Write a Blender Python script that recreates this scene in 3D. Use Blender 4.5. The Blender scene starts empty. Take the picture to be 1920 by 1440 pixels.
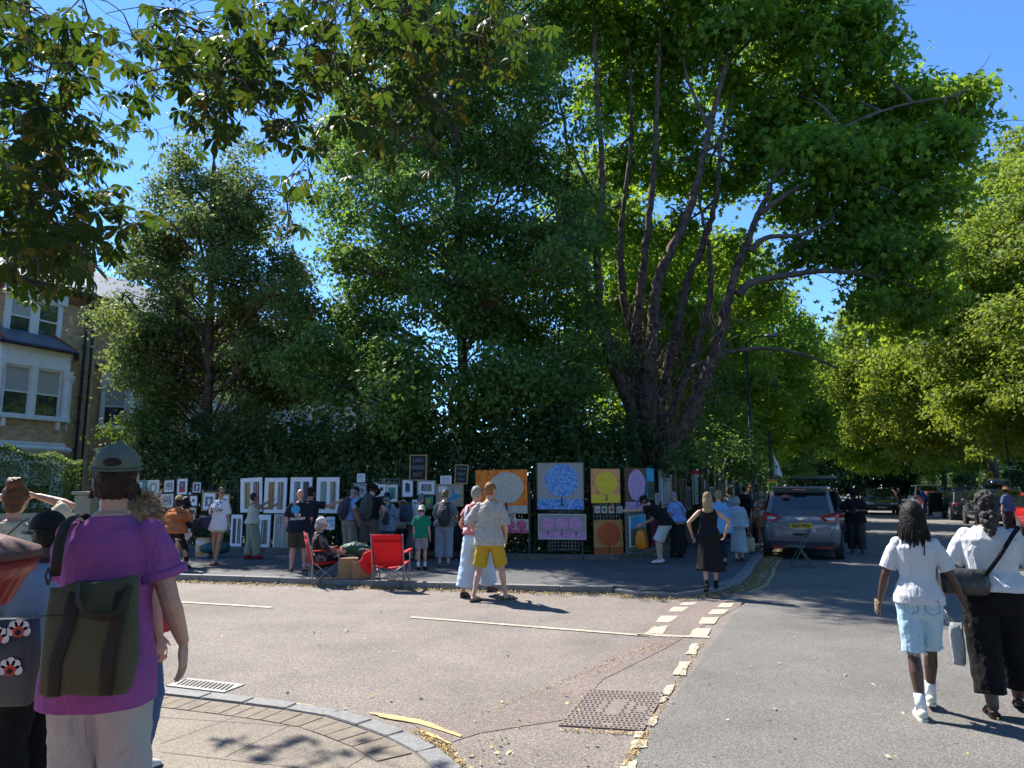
import bpy, bmesh, math, random
import numpy as np
from mathutils import Vector, Matrix
# ---------------------------------------------------------------- camera, sky, sun, exposure
sc = bpy.context.scene
COL = sc.collection
PITCH = math.radians(8.33); FPX = 1331.0; EYE = 1.7
cam_d = bpy.data.cameras.new("camera"); cam_d.sensor_width = 36; cam_d.lens = 36*FPX/1920
cam_d.clip_start = .05; cam_d.clip_end = 3000
cam = bpy.data.objects.new("camera", cam_d); COL.objects.link(cam)
cam.location = (0, 0, EYE); cam.rotation_euler = (math.radians(90)+PITCH, 0, 0)
sc.camera = cam
SUN_EL = math.radians(50); SUN_AZ = math.radians(-46)        # azimuth from +Y towards +X
sdir = Vector((math.sin(SUN_AZ)*math.cos(SUN_EL), math.cos(SUN_AZ)*math.cos(SUN_EL), math.sin(SUN_EL)))
w = bpy.data.worlds.new("World"); sc.world = w; w.use_nodes = True
nt = w.node_tree; bg = nt.nodes['Background']
sky = nt.nodes.new('ShaderNodeTexSky'); sky.sky_type = 'NISHITA'; sky.sun_disc = False
sky.sun_elevation = SUN_EL; sky.sun_rotation = SUN_AZ % (2*math.pi)
sky.air_density = .6; sky.dust_density = 0; sky.ozone_density = 6.5
hs = nt.nodes.new('ShaderNodeHueSaturation'); hs.inputs['Saturation'].default_value = 1.07; hs.inputs['Hue'].default_value = .497
nt.links.new(sky.outputs[0], hs.inputs['Color']); nt.links.new(hs.outputs[0], bg.inputs[0]); bg.inputs[1].default_value = .15
sl = bpy.data.lights.new("sun", 'SUN'); sl.energy = 4.6; sl.angle = math.radians(.53); sl.color = (1, .94, .84)
so = bpy.data.objects.new("sun", sl); COL.objects.link(so)
so.rotation_euler = (-sdir).to_track_quat('-Z', 'Y').to_euler(); so.location = (0, 0, 30)
sc.view_settings.view_transform = 'Standard'; sc.view_settings.look = 'None'
sc.view_settings.exposure = 1.32; sc.view_settings.gamma = 1; sc.view_settings.use_curve_mapping = False
try:
    sc.cycles.max_bounces = 6; sc.cycles.diffuse_bounces = 3; sc.cycles.transmission_bounces = 4; sc.cycles.glossy_bounces = 2
    sc.cycles.caustics_reflective = False; sc.cycles.caustics_refractive = False
except Exception: pass
# ---------------------------------------------------------------- geometry helpers
TH = math.radians(23.5)
RX, RY = math.sin(TH), math.cos(TH)        # along the main road
NX, NY = math.cos(TH), -math.sin(TH)       # across it, to the right
def ray(px, py):
    a = (px-960)/FPX; u = -(py-720)/FPX
    return Vector((a, math.cos(PITCH)-u*math.sin(PITCH), math.sin(PITCH)+u*math.cos(PITCH)))
def G(px, py, z=0):
    r = ray(px, py); t = (z-EYE)/r.z; return Vector((r.x*t, r.y*t, z))
def P(px, py, Y):
    r = ray(px, py); t = Y/r.y; return Vector((r.x*t, Y, EYE+r.z*t))
def SN(s, n, z=0): return Vector((RX*s+NX*n, RY*s+NY*n, z))
def rnd(a, b): return random.uniform(a, b)
# ---------------------------------------------------------------- materials
MATS = {}
def mat(name, col, rough=.6, bump=0, bscale=30, var=0, vscale=4, col2=None, metal=0, spec=.5, wrinkle=0, coat=0, emit=0, sheen=0):
    if name in MATS: return MATS[name]
    m = bpy.data.materials.new(name); m.use_nodes = True; MATS[name] = m
    n = m.node_tree.nodes; l = m.node_tree.links; b = n['Principled BSDF']
    c = tuple(col)+(1,); b.inputs['Base Color'].default_value = c
    b.inputs['Roughness'].default_value = rough; b.inputs['Metallic'].default_value = metal
    b.inputs['Specular IOR Level'].default_value = spec; b.inputs['Coat Weight'].default_value = coat
    b.inputs['Sheen Weight'].default_value = sheen
    if emit: b.inputs['Emission Color'].default_value = c; b.inputs['Emission Strength'].default_value = emit
    tc = n.new('ShaderNodeTexCoord')
    if var or col2:
        no = n.new('ShaderNodeTexNoise'); no.inputs['Scale'].default_value = vscale; no.inputs['Detail'].default_value = 6
        l.new(tc.outputs['Object'], no.inputs['Vector'])
        mx = n.new('ShaderNodeMix'); mx.data_type = 'RGBA'
        c2 = col2 if col2 else tuple(max(0, x*(1-var)) for x in col)
        mx.inputs[6].default_value = c; mx.inputs[7].default_value = tuple(c2)+(1,)
        cr = n.new('ShaderNodeMapRange'); cr.inputs[1].default_value = .35; cr.inputs[2].default_value = .65
        l.new(no.outputs[0], cr.inputs[0]); l.new(cr.outputs[0], mx.inputs[0]); l.new(mx.outputs[2], b.inputs['Base Color'])
    last = None
    if wrinkle:
        mp = n.new('ShaderNodeMapping'); mp.inputs['Scale'].default_value = (1, 1, .55); mp.inputs['Rotation'].default_value = (.3, .5, .2)
        wn = n.new('ShaderNodeTexNoise'); wn.inputs['Scale'].default_value = 9; wn.inputs['Detail'].default_value = 3; wn.inputs['Distortion'].default_value = 1.2
        l.new(tc.outputs['Object'], mp.inputs[0]); l.new(mp.outputs[0], wn.inputs['Vector'])
        bp = n.new('ShaderNodeBump'); bp.inputs['Strength'].default_value = min(1, wrinkle); bp.inputs['Distance'].default_value = .03
        l.new(wn.outputs[0], bp.inputs['Height']); last = bp
    if bump:
        bn = n.new('ShaderNodeTexNoise'); bn.inputs['Scale'].default_value = bscale; bn.inputs['Detail'].default_value = 5
        l.new(tc.outputs['Object'], bn.inputs['Vector'])
        b2 = n.new('ShaderNodeBump'); b2.inputs['Strength'].default_value = bump; b2.inputs['Distance'].default_value = .01
        l.new(bn.outputs[0], b2.inputs['Height'])
        if last: l.new(last.outputs[0], b2.inputs['Normal'])
        last = b2
    if last: l.new(last.outputs[0], b.inputs['Normal'])
    return m
def cloth(name, col, var=.12, rough=.85, wr=.8): return mat(name, col, rough, bump=.15, bscale=400, var=var, vscale=6, wrinkle=wr, spec=.2)
def two_tone(name, c1, c2, kind='voronoi', scale=20, thr=.5, soft=.05, rough=.8, c3=None, stretch=(1, 1, 1)):
    """surface with a pattern of its own: speckles, checks, stripes, flowers"""
    if name in MATS: return MATS[name]
    m = mat(name, c1, rough); n = m.node_tree.nodes; l = m.node_tree.links; b = n['Principled BSDF']
    tc = n.new('ShaderNodeTexCoord'); mp = n.new('ShaderNodeMapping'); mp.inputs['Scale'].default_value = stretch
    l.new(tc.outputs['Object'], mp.inputs[0])
    if kind == 'voronoi':
        t = n.new('ShaderNodeTexVoronoi'); t.inputs['Scale'].default_value = scale; out = t.outputs['Distance']
    elif kind == 'noise':
        t = n.new('ShaderNodeTexNoise'); t.inputs['Scale'].default_value = scale; t.inputs['Detail'].default_value = 4; out = t.outputs[0]
    elif kind == 'wave':
        t = n.new('ShaderNodeTexWave'); t.inputs['Scale'].default_value = scale; t.inputs['Distortion'].default_value = .3; out = t.outputs['Fac']
    elif kind == 'cells':
        t = n.new('ShaderNodeTexVoronoi'); t.inputs['Scale'].default_value = scale; sp = n.new('ShaderNodeSeparateColor'); l.new(t.outputs['Color'], sp.inputs[0]); out = sp.outputs[0]
    elif kind == 'check':
        t = n.new('ShaderNodeTexBrick'); t.inputs['Scale'].default_value = scale; t.offset = 0; t.inputs['Mortar Size'].default_value = .08
        t.inputs['Brick Width'].default_value = .5; t.inputs['Row Height'].default_value = .5; out = t.outputs['Fac']
    l.new(mp.outputs[0], t.inputs['Vector'])
    r = n.new('ShaderNodeValToRGB'); r.color_ramp.elements[0].position = max(0, thr-soft); r.color_ramp.elements[1].position = min(1, thr+soft)
    r.color_ramp.elements[0].color = tuple(c1)+(1,); r.color_ramp.elements[1].color = tuple(c2)+(1,)
    if c3: e = r.color_ramp.elements.new(min(.98, thr+.22)); e.color = tuple(c3)+(1,)
    l.new(out, r.inputs[0]); l.new(r.outputs[0], b.inputs['Base Color'])
    return m
def leaf_mat(name, cols, tr=.35, trcol=(.25, .42, .03), rough=.42, glossy=.5):
    if name in MATS: return MATS[name]
    m = bpy.data.materials.new(name); m.use_nodes = True; MATS[name] = m
    n = m.node_tree.nodes; l = m.node_tree.links; b = n['Principled BSDF']; out = n['Material Output']
    ge = n.new('ShaderNodeNewGeometry'); r = n.new('ShaderNodeValToRGB')
    els = r.color_ramp.elements
    for i, c in enumerate(cols):
        pos = i/(len(cols)-1)
        e = els[0] if i == 0 else (els[-1] if i == len(cols)-1 else els.new(pos))
        e.position = pos; e.color = tuple(c)+(1,)
    l.new(ge.outputs['Random Per Island'], r.inputs[0]); l.new(r.outputs[0], b.inputs['Base Color'])
    b.inputs['Roughness'].default_value = rough; b.inputs['Specular IOR Level'].default_value = glossy
    t = n.new('ShaderNodeBsdfTranslucent')
    mx = n.new('ShaderNodeMix'); mx.data_type = 'RGBA'; mx.blend_type = 'MULTIPLY'; mx.inputs[0].default_value = 1
    sc_ = n.new('ShaderNodeMix'); sc_.data_type = 'RGBA'; sc_.inputs[0].default_value = .45
    sc_.inputs[7].default_value = tuple(trcol)+(1,)
    l.new(r.outputs[0], sc_.inputs[6]); l.new(sc_.outputs[2], t.inputs[0])
    ms = n.new('ShaderNodeMixShader'); ms.inputs[0].default_value = tr
    l.new(b.outputs[0], ms.inputs[1]); l.new(t.outputs[0], ms.inputs[2]); l.new(ms.outputs[0], out.inputs['Surface'])
    return m
# ---------------------------------------------------------------- mesh builder
class MB:
    def __init__(s): s.v = []; s.f = []; s.m = []; s.mi = 0
    def add(s, vs, fs):
        k = len(s.v); s.v += [tuple(x) for x in vs]; s.f += [tuple(i+k for i in f) for f in fs]; s.m += [s.mi]*len(fs); return s
    def loft(s, rings, cap=True):
        n = len(rings[0]); vs = [p for r in rings for p in r]; fs = []
        for i in range(len(rings)-1):
            for j in range(n):
                a = i*n+j; b = i*n+(j+1) % n; fs.append((a, b, b+n, a+n))
        if cap: fs.append(tuple(range(n-1, -1, -1))); fs.append(tuple(range((len(rings)-1)*n, len(rings)*n)))
        return s.add(vs, fs)
    def tube(s, pts, rad, seg=10, flat=None, cap=True):
        """tube through pts, rad per point (number or (rx,ry)); flat = preferred x axis"""
        pts = [Vector(p) for p in pts]; rings = []; prev = None
        if not isinstance(rad, (list, tuple)): rad = [rad]*len(pts)
        for i, p in enumerate(pts):
            d = (pts[min(i+1, len(pts)-1)]-pts[max(i-1, 0)])
            if d.length < 1e-6: d = Vector((0, 0, 1))
            d.normalize()
            if prev is None:
                ref = Vector(flat) if flat else (Vector((1, 0, 0)) if abs(d.x) < .9 else Vector((0, 1, 0)))
            else: ref = prev
            x = ref-d*ref.dot(d)
            if x.length < 1e-5: x = d.orthogonal()
            x.normalize(); y = d.cross(x); prev = x
            r = rad[i]; rx, ry = r if isinstance(r, (list, tuple)) else (r, r)
            rings.append([p+x*(rx*math.cos(2*math.pi*k/seg))+y*(ry*math.sin(2*math.pi*k/seg)) for k in range(seg)])
        return s.loft(rings, cap)
    def capsule(s, pts, rad, seg=10):
        """tube with rounded ends"""
        pts = [Vector(p) for p in pts]; d0 = (pts[0]-pts[1]).normalized(); d1 = (pts[-1]-pts[-2]).normalized()
        def mul(r, k): return (r[0]*k, r[1]*k) if isinstance(r, (list, tuple)) else r*k
        def mx(r): return max(r) if isinstance(r, (list, tuple)) else r
        a, b = rad[0], rad[-1]
        P2 = [pts[0]+d0*mx(a)*.95, pts[0]+d0*mx(a)*.7]+pts+[pts[-1]+d1*mx(b)*.7, pts[-1]+d1*mx(b)*.95]
        R2 = [mul(a, .3), mul(a, .72)]+list(rad)+[mul(b, .72), mul(b, .3)]
        return s.tube(P2, R2, seg)
    def ell(s, c, r, rot=None, seg=12, rg=8, zmin=-1):
        c = Vector(c); rings = []
        if not isinstance(r, (tuple, list)): r = (r, r, r)
        lo = math.asin(max(-1, zmin))
        for i in range(rg+1):
            a = lo+(math.pi/2-lo)*i/rg; a = max(-1.5, min(1.5, a))
            ring = []
            for k in range(seg):
                t = 2*math.pi*k/seg
                p = Vector((r[0]*math.cos(a)*math.cos(t), r[1]*math.cos(a)*math.sin(t), r[2]*math.sin(a)))
                if rot is not None: p = rot @ p
                ring.append(c+p)
            rings.append(ring)
        return s.loft(rings)
    def box(s, c, d, rot=None, bev=0):
        c = Vector(c); x, y, z = d[0]/2, d[1]/2, d[2]/2
        if bev:
            b = min(bev, x*.9, y*.9, z*.9); ring = [(x-b, -y), (x, -y+b), (x, y-b), (x-b, y), (-x+b, y), (-x, y-b), (-x, -y+b), (-x+b, -y)]
            k = 1-b/max(x, y)
            rs = [[(px*k, py*k, -z) for px, py in ring], [(px, py, -z+b) for px, py in ring], [(px, py, z-b) for px, py in ring], [(px*k, py*k, z) for px, py in ring]]
            rs = [[c+(rot @ Vector(p) if rot is not None else Vector(p)) for p in r] for r in rs]
            return s.loft(rs)
        vs = [Vector((i*x, j*y, k*z)) for i in (-1, 1) for j in (-1, 1) for k in (-1, 1)]
        if rot is not None: vs = [rot @ v for v in vs]
        return s.add([c+v for v in vs], [(0, 1, 3, 2), (4, 6, 7, 5), (0, 4, 5, 1), (2, 3, 7, 6), (0, 2, 6, 4), (1, 5, 7, 3)])
    def prism(s, pts, z0, z1):
        n = len(pts)
        ar = sum(pts[i][0]*pts[(i+1) % n][1]-pts[(i+1) % n][0]*pts[i][1] for i in range(n))
        if ar < 0: pts = pts[::-1]
        return s.loft([[(p[0], p[1], z0) for p in pts], [(p[0], p[1], z1) for p in pts]])
    def poly(s, pts): return s.add(pts, [tuple(range(len(pts)))])
    def disc(s, c, rx, ry, X, Y, seg=28, wob=0):
        c = Vector(c); X = Vector(X); Y = Vector(Y); pts = []
        for k in range(seg):
            a = 2*math.pi*k/seg; q = 1+wob*math.sin(5*a+c.x)+wob*.6*math.sin(11*a)
            pts.append(c+X*rx*q*math.cos(a)+Y*ry*q*math.sin(a))
        return s.poly(pts)
    def build(s, name, mats, parent=None, smooth=False, remesh=0, sm=4, disp=0, dscale=.1, loc=None):
        me = bpy.data.meshes.new(name); me.from_pydata(s.v, [], s.f)
        if not isinstance(mats, (list, tuple)): mats = [mats]
        for m in mats: me.materials.append(m)
        if len(mats) > 1: me.polygons.foreach_set('material_index', s.m)
        if smooth: me.polygons.foreach_set('use_smooth', [True]*len(me.polygons))
        me.update()
        o = bpy.data.objects.new(name, me); COL.objects.link(o)
        if parent: o.parent = parent
        if loc is not None: o.location = loc
        if remesh:
            r = o.modifiers.new('union', 'REMESH'); r.mode = 'VOXEL'; r.voxel_size = remesh; r.use_smooth_shade = True
            if sm: k = o.modifiers.new('soften', 'SMOOTH'); k.factor = .5; k.iterations = sm
        if disp:
            t = bpy.data.textures.get('folds%g' % dscale)
            if not t: t = bpy.data.textures.new('folds%g' % dscale, 'CLOUDS'); t.noise_scale = dscale; t.noise_depth = 2
            d = o.modifiers.new('folds', 'DISPLACE'); d.texture = t; d.strength = disp; d.mid_level = .5; d.texture_coords = 'LOCAL'
        return o
def thing(name, label, cat, loc=(0, 0, 0), rz=0, group=None):
    o = bpy.data.objects.new(name, None); COL.objects.link(o); o.location = loc; o.rotation_euler = (0, 0, rz); o.empty_display_size = .2
    o['label'] = label; o['category'] = cat
    if group: o['group'] = group
    return o
def tag(o, label, cat, group=None):
    o['label'] = label; o['category'] = cat
    if group: o['group'] = group
    return o
def struct(o, kind='structure'): o['kind'] = kind; return o
def dup(o, parent=None):
    c = o.copy(); COL.objects.link(c)
    if parent: c.parent = parent
    for ch in list(o.children): dup(ch, c)
    return c
def text_mesh(s, size, m, name, parent, loc, X, Z, bold=0, thick=.002, align='CENTER', sx=1):
    """lettering as a real mesh; X = reading direction, Z = up"""
    cu = bpy.data.curves.new(name, 'FONT'); cu.body = s; cu.size = size; cu.extrude = thick; cu.align_x = align; cu.align_y = 'CENTER'; cu.offset = bold
    cu.resolution_u = 2
    t = bpy.data.objects.new(name, cu); COL.objects.link(t)
    me = bpy.data.meshes.new_from_object(t); bpy.data.objects.remove(t)
    me.materials.clear(); me.materials.append(m)
    o = bpy.data.objects.new(name, me); COL.objects.link(o); o.parent = parent
    X = Vector(X).normalized(); Z = Vector(Z).normalized(); Y = Z; Nn = X.cross(Y)
    M = Matrix((X, Y, Nn)).transposed().to_4x4(); M.translation = Vector(loc); o.matrix_local = M @ Matrix.Diagonal((sx, 1, 1, 1))
    return o
# ---------------------------------------------------------------- leaves
KITE = [(0, 0, 0), (.42, .30, .07), (1, 0, -.04), (.42, -.30, .07)]
KITE_F = [(0, 1, 2), (0, 2, 3)]
STAR = [(0, 0, 0), (.12, .34, .02), (.42, .16, .05), (.62, .5, 0), (.68, .16, .05), (1.05, 0, -.05), (.68, -.16, .05), (.62, -.5, 0), (.42, -.16, .05), (.12, -.34, .02)]
STAR_F = [(0, 1, 2), (0, 2, 4, 5), (2, 3, 4), (0, 5, 6, 8), (6, 7, 8), (0, 8, 9)]
def leaves_mesh(name, C, Nn, T, size, m, parent, tmpl=KITE, tf=KITE_F):
    """C centres, Nn normals, T leaf directions, size per leaf -> one mesh"""
    n = len(C); Nn = Nn/np.linalg.norm(Nn, axis=1, keepdims=True)
    T = T-Nn*np.sum(T*Nn, axis=1, keepdims=True); T = T/(np.linalg.norm(T, axis=1, keepdims=True)+1e-9)
    B = np.cross(Nn, T); tp = np.array(tmpl); K = len(tp)
    V = (C[:, None, :]+size[:, None, None]*(tp[None, :, 0:1]*T[:, None, :]+tp[None, :, 1:2]*B[:, None, :]+tp[None, :, 2:3]*Nn[:, None, :])).reshape(-1, 3)
    me = bpy.data.meshes.new(name); me.vertices.add(n*K); me.vertices.foreach_set('co', V.astype(np.float32).ravel())
    loops = np.array([i for f in tf for i in f]); L = len(loops); tot = np.array([len(f) for f in tf]); st = np.concatenate([[0], np.cumsum(tot)[:-1]])
    me.loops.add(n*L); me.loops.foreach_set('vertex_index', (loops[None, :]+(np.arange(n)*K)[:, None]).astype(np.int32).ravel())
    me.polygons.add(n*len(tf)); me.polygons.foreach_set('loop_start', (st[None, :]+(np.arange(n)*L)[:, None]).astype(np.int32).ravel())
    me.materials.append(m); me.update(calc_edges=True)
    o = bpy.data.objects.new(name, me); COL.objects.link(o)
    if parent: o.parent = parent
    return o
def crown_pts(blobs, per, sub_r, rng, flat=.6, shell=.55, leaves=70):
    """blobs: (centre, radius or (rx,ry,rz)); clumps sit in the outer part of every blob, leaves in every clump"""
    Cs = []; Ns = []
    for c, r in blobs:
        r = np.array(r if isinstance(r, (tuple, list)) else (r, r, r), float); c = np.array(c, float)
        k = max(3, int(per*(r[0]*r[1]*r[2])**(2/3)))
        d = rng.normal(size=(k, 3)); d /= np.linalg.norm(d, axis=1, keepdims=True)
        rad = shell+(1-shell)*rng.random((k, 1))**.7; rad[rng.random(k) < .2] *= .55
        sc_ = c+d*rad*r; rs = sub_r*(.6+.8*rng.random(k))
        nl = np.maximum(6, (leaves*(rs/sub_r)**2).astype(int))
        idx = np.repeat(np.arange(k), nl)
        off = rng.normal(size=(len(idx), 3))*.48*rs[idx][:, None]; off[:, 2] *= flat
        off[:, 2] -= .25*(off[:, 0]**2+off[:, 1]**2)/np.maximum(.1, rs[idx])
        Cs.append(sc_[idx]+off); Ns.append(d[idx]*.5+off/(rs[idx][:, None]+.01)*.5)
    return np.concatenate(Cs), np.concatenate(Ns)
def crown(name, blobs, m, parent, leaf=.14, per=5, sub_r=.8, seed=1, flat=.6, shell=.55, leaves=70, up=.7, hang=.5, tmpl=KITE, tf=KITE_F, cull=None):
    rng = np.random.default_rng(seed)
    C, O = crown_pts(blobs, per, sub_r, rng, flat, shell, leaves)
    if cull is not None: k = cull(C); C = C[k]; O = O[k]
    n = len(C); r = rng.normal(size=(n, 3))
    N_ = O+r*.55+np.array([0, 0, up]); T = rng.normal(size=(n, 3))+O*.6+np.array([0, 0, -hang])
    return leaves_mesh(name, C, N_, T, leaf*(.6+.7*rng.random(n)), m, parent, tmpl, tf)
def limb(mb, p0, p1, r0, r1, bow=.1, seg=7, n=6, rs=random, droop=0):
    p0 = Vector(p0); p1 = Vector(p1); L = (p1-p0).length; pts = []; rad = []
    o = Vector((rs.uniform(-1, 1), rs.uniform(-1, 1), rs.uniform(-.2, 1)))*L*bow
    for i in range(n+1):
        t = i/n; q = p0.lerp(p1, t)+o*math.sin(math.pi*t)+Vector((rs.uniform(-1, 1), rs.uniform(-1, 1), rs.uniform(-1, 1)))*L*.012
        q.z -= droop*t*t; pts.append(q); rad.append(r0+(r1-r0)*t)
    mb.tube(pts, rad, seg); return pts
def path_limb(mb, pts, r0, r1, seg=9, jit=.03):
    """smooth tube through authored points"""
    P_ = [Vector(p) for p in pts]; out = []; n = len(P_)
    for i in range(n-1):
        a = P_[max(i-1, 0)]; b = P_[i]; c = P_[i+1]; d = P_[min(i+2, n-1)]
        for k in range(8):
            t = k/8; out.append(.5*((2*b)+(c-a)*t+(2*a-5*b+4*c-d)*t*t+(3*b-a-3*c+d)*t**3)+Vector((rnd(-jit, jit)*.5, rnd(-jit, jit)*.5, 0)))
    out.append(P_[-1]); m = len(out)
    mb.tube(out, [(r0+(r1-r0)*(i/(m-1))**.8)*rnd(.93, 1.07) for i in range(m)], seg); return out
def twigs(mb, pts, n, L, r, rs):
    for _ in range(n):
        p = rs.choice(pts); d = Vector((rs.gauss(0, 1), rs.gauss(0, 1), rs.gauss(.1, .6))).normalized()
        limb(mb, p, p+d*L*rs.uniform(.5, 1), r, r*.3, .12, 4, 4, rs)
# ================================================================ SETTING
random.seed(7)
def asphalt(name, c1, c2, c3, fine=180, crack=None, big=None):
    m = bpy.data.materials.new(name); m.use_nodes = True; MATS[name] = m
    n = m.node_tree.nodes; l = m.node_tree.links; b = n['Principled BSDF']; tc = n.new('ShaderNodeTexCoord')
    v = n.new('ShaderNodeTexVoronoi'); v.inputs['Scale'].default_value = fine; l.new(tc.outputs['Object'], v.inputs['Vector'])
    sp = n.new('ShaderNodeSeparateColor'); l.new(v.outputs['Color'], sp.inputs[0])
    r = n.new('ShaderNodeValToRGB'); e = r.color_ramp.elements; e[0].color = tuple(c1)+(1,); e[1].color = tuple(c3)+(1,); k = e.new(.5); k.color = tuple(c2)+(1,)
    l.new(sp.outputs[0], r.inputs[0])
    no = n.new('ShaderNodeTexNoise'); no.inputs['Scale'].default_value = .9; no.inputs['Detail'].default_value = 8; no.inputs['Roughness'].default_value = .65
    l.new(tc.outputs['Object'], no.inputs['Vector'])
    mr = n.new('ShaderNodeMapRange'); mr.inputs[1].default_value = .3; mr.inputs[2].default_value = .7; mr.inputs[3].default_value = .8; mr.inputs[4].default_value = 1.15
    l.new(no.outputs[0], mr.inputs[0])
    mx = n.new('ShaderNodeMix'); mx.data_type = 'RGBA'; mx.blend_type = 'MULTIPLY'; mx.inputs[0].default_value = 1
    l.new(r.outputs[0], mx.inputs[6]); l.new(mr.outputs[0], mx.inputs[7])
    # oil and tyre stains of their own shape
    n3 = n.new('ShaderNodeTexNoise'); n3.inputs['Scale'].default_value = .35; n3.inputs['Detail'].default_value = 3; l.new(tc.outputs['Object'], n3.inputs['Vector'])
    m3 = n.new('ShaderNodeMapRange'); m3.inputs[1].default_value = .55; m3.inputs[2].default_value = .72; m3.inputs[3].default_value = 0; m3.inputs[4].default_value = .45
    l.new(n3.outputs[0], m3.inputs[0])
    my = n.new('ShaderNodeMix'); my.data_type = 'RGBA'; my.inputs[7].default_value = tuple(x*.72 for x in c1)+(1,)
    l.new(m3.outputs[0], my.inputs[0]); l.new(mx.outputs[2], my.inputs[6]); l.new(my.outputs[2], b.inputs['Base Color'])
    b.inputs['Roughness'].default_value = .8; b.inputs['Specular IOR Level'].default_value = .35
    bp = n.new('ShaderNodeBump'); bp.inputs['Strength'].default_value = .8; bp.inputs['Distance'].default_value = .006
    l.new(v.outputs['Distance'], bp.inputs['Height']); l.new(bp.outputs[0], b.inputs['Normal'])
    return m
A_side = asphalt('asphalt_worn', (.10, .084, .077), (.175, .15, .138), (.36, .315, .285), 150)
A_main = asphalt('asphalt_grey', (.085, .08, .076), (.145, .137, .13), (.28, .265, .25), 170)
A_red = asphalt('asphalt_red_patch', (.105, .078, .072), (.178, .138, .127), (.34, .29, .265), 150)
A_pave = asphalt('asphalt_pavement', (.07, .07, .075), (.10, .10, .105), (.15, .15, .15), 120)
M_paint = mat('road_paint', (.46, .43, .34), .7, bump=.5, bscale=60, var=.35, vscale=14)
M_kerb = mat('granite_kerb', (.21, .21, .215), .75, bump=.5, bscale=90, var=.3, vscale=30)
M_soil = mat('garden_ground', (.045, .05, .02), .95, bump=.8, bscale=20, col2=(.06, .05, .03), vscale=3)
ground = MB().poly([(-900, -300, -.04), (900, -300, -.04), (900, 1500, -.04), (-900, 1500, -.04)]).build('ground', M_soil); struct(ground)
side_kerb = [Vector((-70, 29.2, 0)), Vector((-25, 18.1, 0)), G(100, 1081), G(300, 1088), G(450, 1093), G(600, 1098), G(750, 1103), G(900, 1108), G(1050, 1112), G(1150, 1113), G(1200, 1120), G(1271, 1122), G(1323, 1116), G(1360, 1108), G(1392, 1096), G(1408, 1078), SN(16.6, -1.47), SN(19.3, -1.47), SN(60, -1.45), SN(250, -1.45)]
near_kerb = [G(870, 1440, .11)+Vector((.25, -1.4, 0)), G(870, 1440, .11)+Vector((.1, -.5, 0)), G(870, 1440, .11), G(820, 1400, .11), G(760, 1370, .11), G(700, 1349, .11), G(640, 1331, .11), G(560, 1318, .11), G(480, 1308, .11), G(400, 1299, .11), G(300, 1288, .11), G(150, 1272, .11), Vector((-9, 9.1, 0)), Vector((-30, 14.5, 0)), Vector((-70, 24, 0))]
near_kerb = [Vector((p.x, p.y, 0)) for p in near_kerb]
road_side = MB().poly([(-70, 29.2, 0), (-70, 23, 0), (-30, 13, 0), (-12, 8, 0), (-5, 4.5, 0), (-1.5, -6, 0)]+[tuple(SN(-8, 4)), tuple(SN(22, 4)), tuple(SN(22, -2.5)), (1, 14.5, 0), (-25, 19.5, 0)]).build('road', A_side); struct(road_side)
def strip(pa, pb, z, name, m):
    n = len(pa); mb = MB(); vs = [(p[0], p[1], z) for p in pa]+[(p[0], p[1], z) for p in pb]
    mb.add(vs, [(i, i+1, n+i+1, n+i) for i in range(n-1)]); return mb.build(name, m)
ed = [-12, -4, 0, 2, 4, 6, 8, 10, 12, 13.5, 15, 20, 260]
struct(strip([SN(s, -1.22 if s < 13 else -1.6) for s in ed], [SN(s, 8.8) for s in ed], .004, 'road', A_main))
# reddish reinstated trench running diagonally to the crossing
tr_a = [G(920, 1108), G(700, 1337), G(830, 1335)]
pa = [G(1345, 1130), G(1220, 1195), G(1120, 1245), G(1030, 1295), G(960, 1325), G(860, 1338), G(745, 1338)]
pb = [G(1400, 1130), G(1300, 1185), G(1250, 1215), G(1130, 1275), G(1060, 1350), G(900, 1375), G(830, 1398)]
struct(strip(pa, pb, .004, 'road_patch', A_red))
pc = [G(1280, 1115), G(1222, 1150), G(1200, 1192)]; pd = [G(1375, 1115), G(1345, 1150), G(1295, 1192)]
struct(strip(pc, pd, .0065, 'road_patch', A_red))
pe = None; _ = [G(900, 1362), G(1010, 1352), G(1040, 1378), G(960, 1440), G(880, 1440)]
# pavements
fence_line = [Vector((-60, 34.5, 0)), Vector((-25, 24.2, 0)), Vector((-7.6, 19.05, 0)), Vector((-4, 18.0, 0)), Vector((-1.5, 17.28, 0)), Vector((.4, 16.75, 0)), Vector((1.6, 16.55, 0)), Vector((2.3, 16.75, 0)), Vector((2.95, 17.4, 0)), SN(18.5, -4.2), SN(22, -4.2), SN(40, -4.2), SN(80, -4.2), SN(250, -4.2)]
M_flag = asphalt('pavement_slabs', (.16, .135, .11), (.21, .18, .15), (.29, .255, .215), 110)
def pave(pts, z, name, m): return struct(MB().prism([(p[0], p[1]) for p in pts], -.05, z).build(name, m))
def offset(line, d):
    out = []
    for i, p in enumerate(line):
        t = (line[min(i+1, len(line)-1)]-line[max(i-1, 0)]).normalized(); out.append(p+Vector((-t.y, t.x, 0))*d)
    return out
inner = offset(side_kerb, .16)
pave(inner+fence_line[::-1], .1, 'pavement', A_pave)
nin = offset(near_kerb, .15)
pave(nin+[Vector((-70, -12, 0)), Vector((.3, -12, 0))], .1, 'pavement', M_flag)
ro = [SN(-12, 8.2), SN(260, 8.2)]; pave([SN(-12, 8.35), SN(260, 8.35), SN(260, 12), SN(-12, 12)], .1, 'pavement', A_pave)
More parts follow.
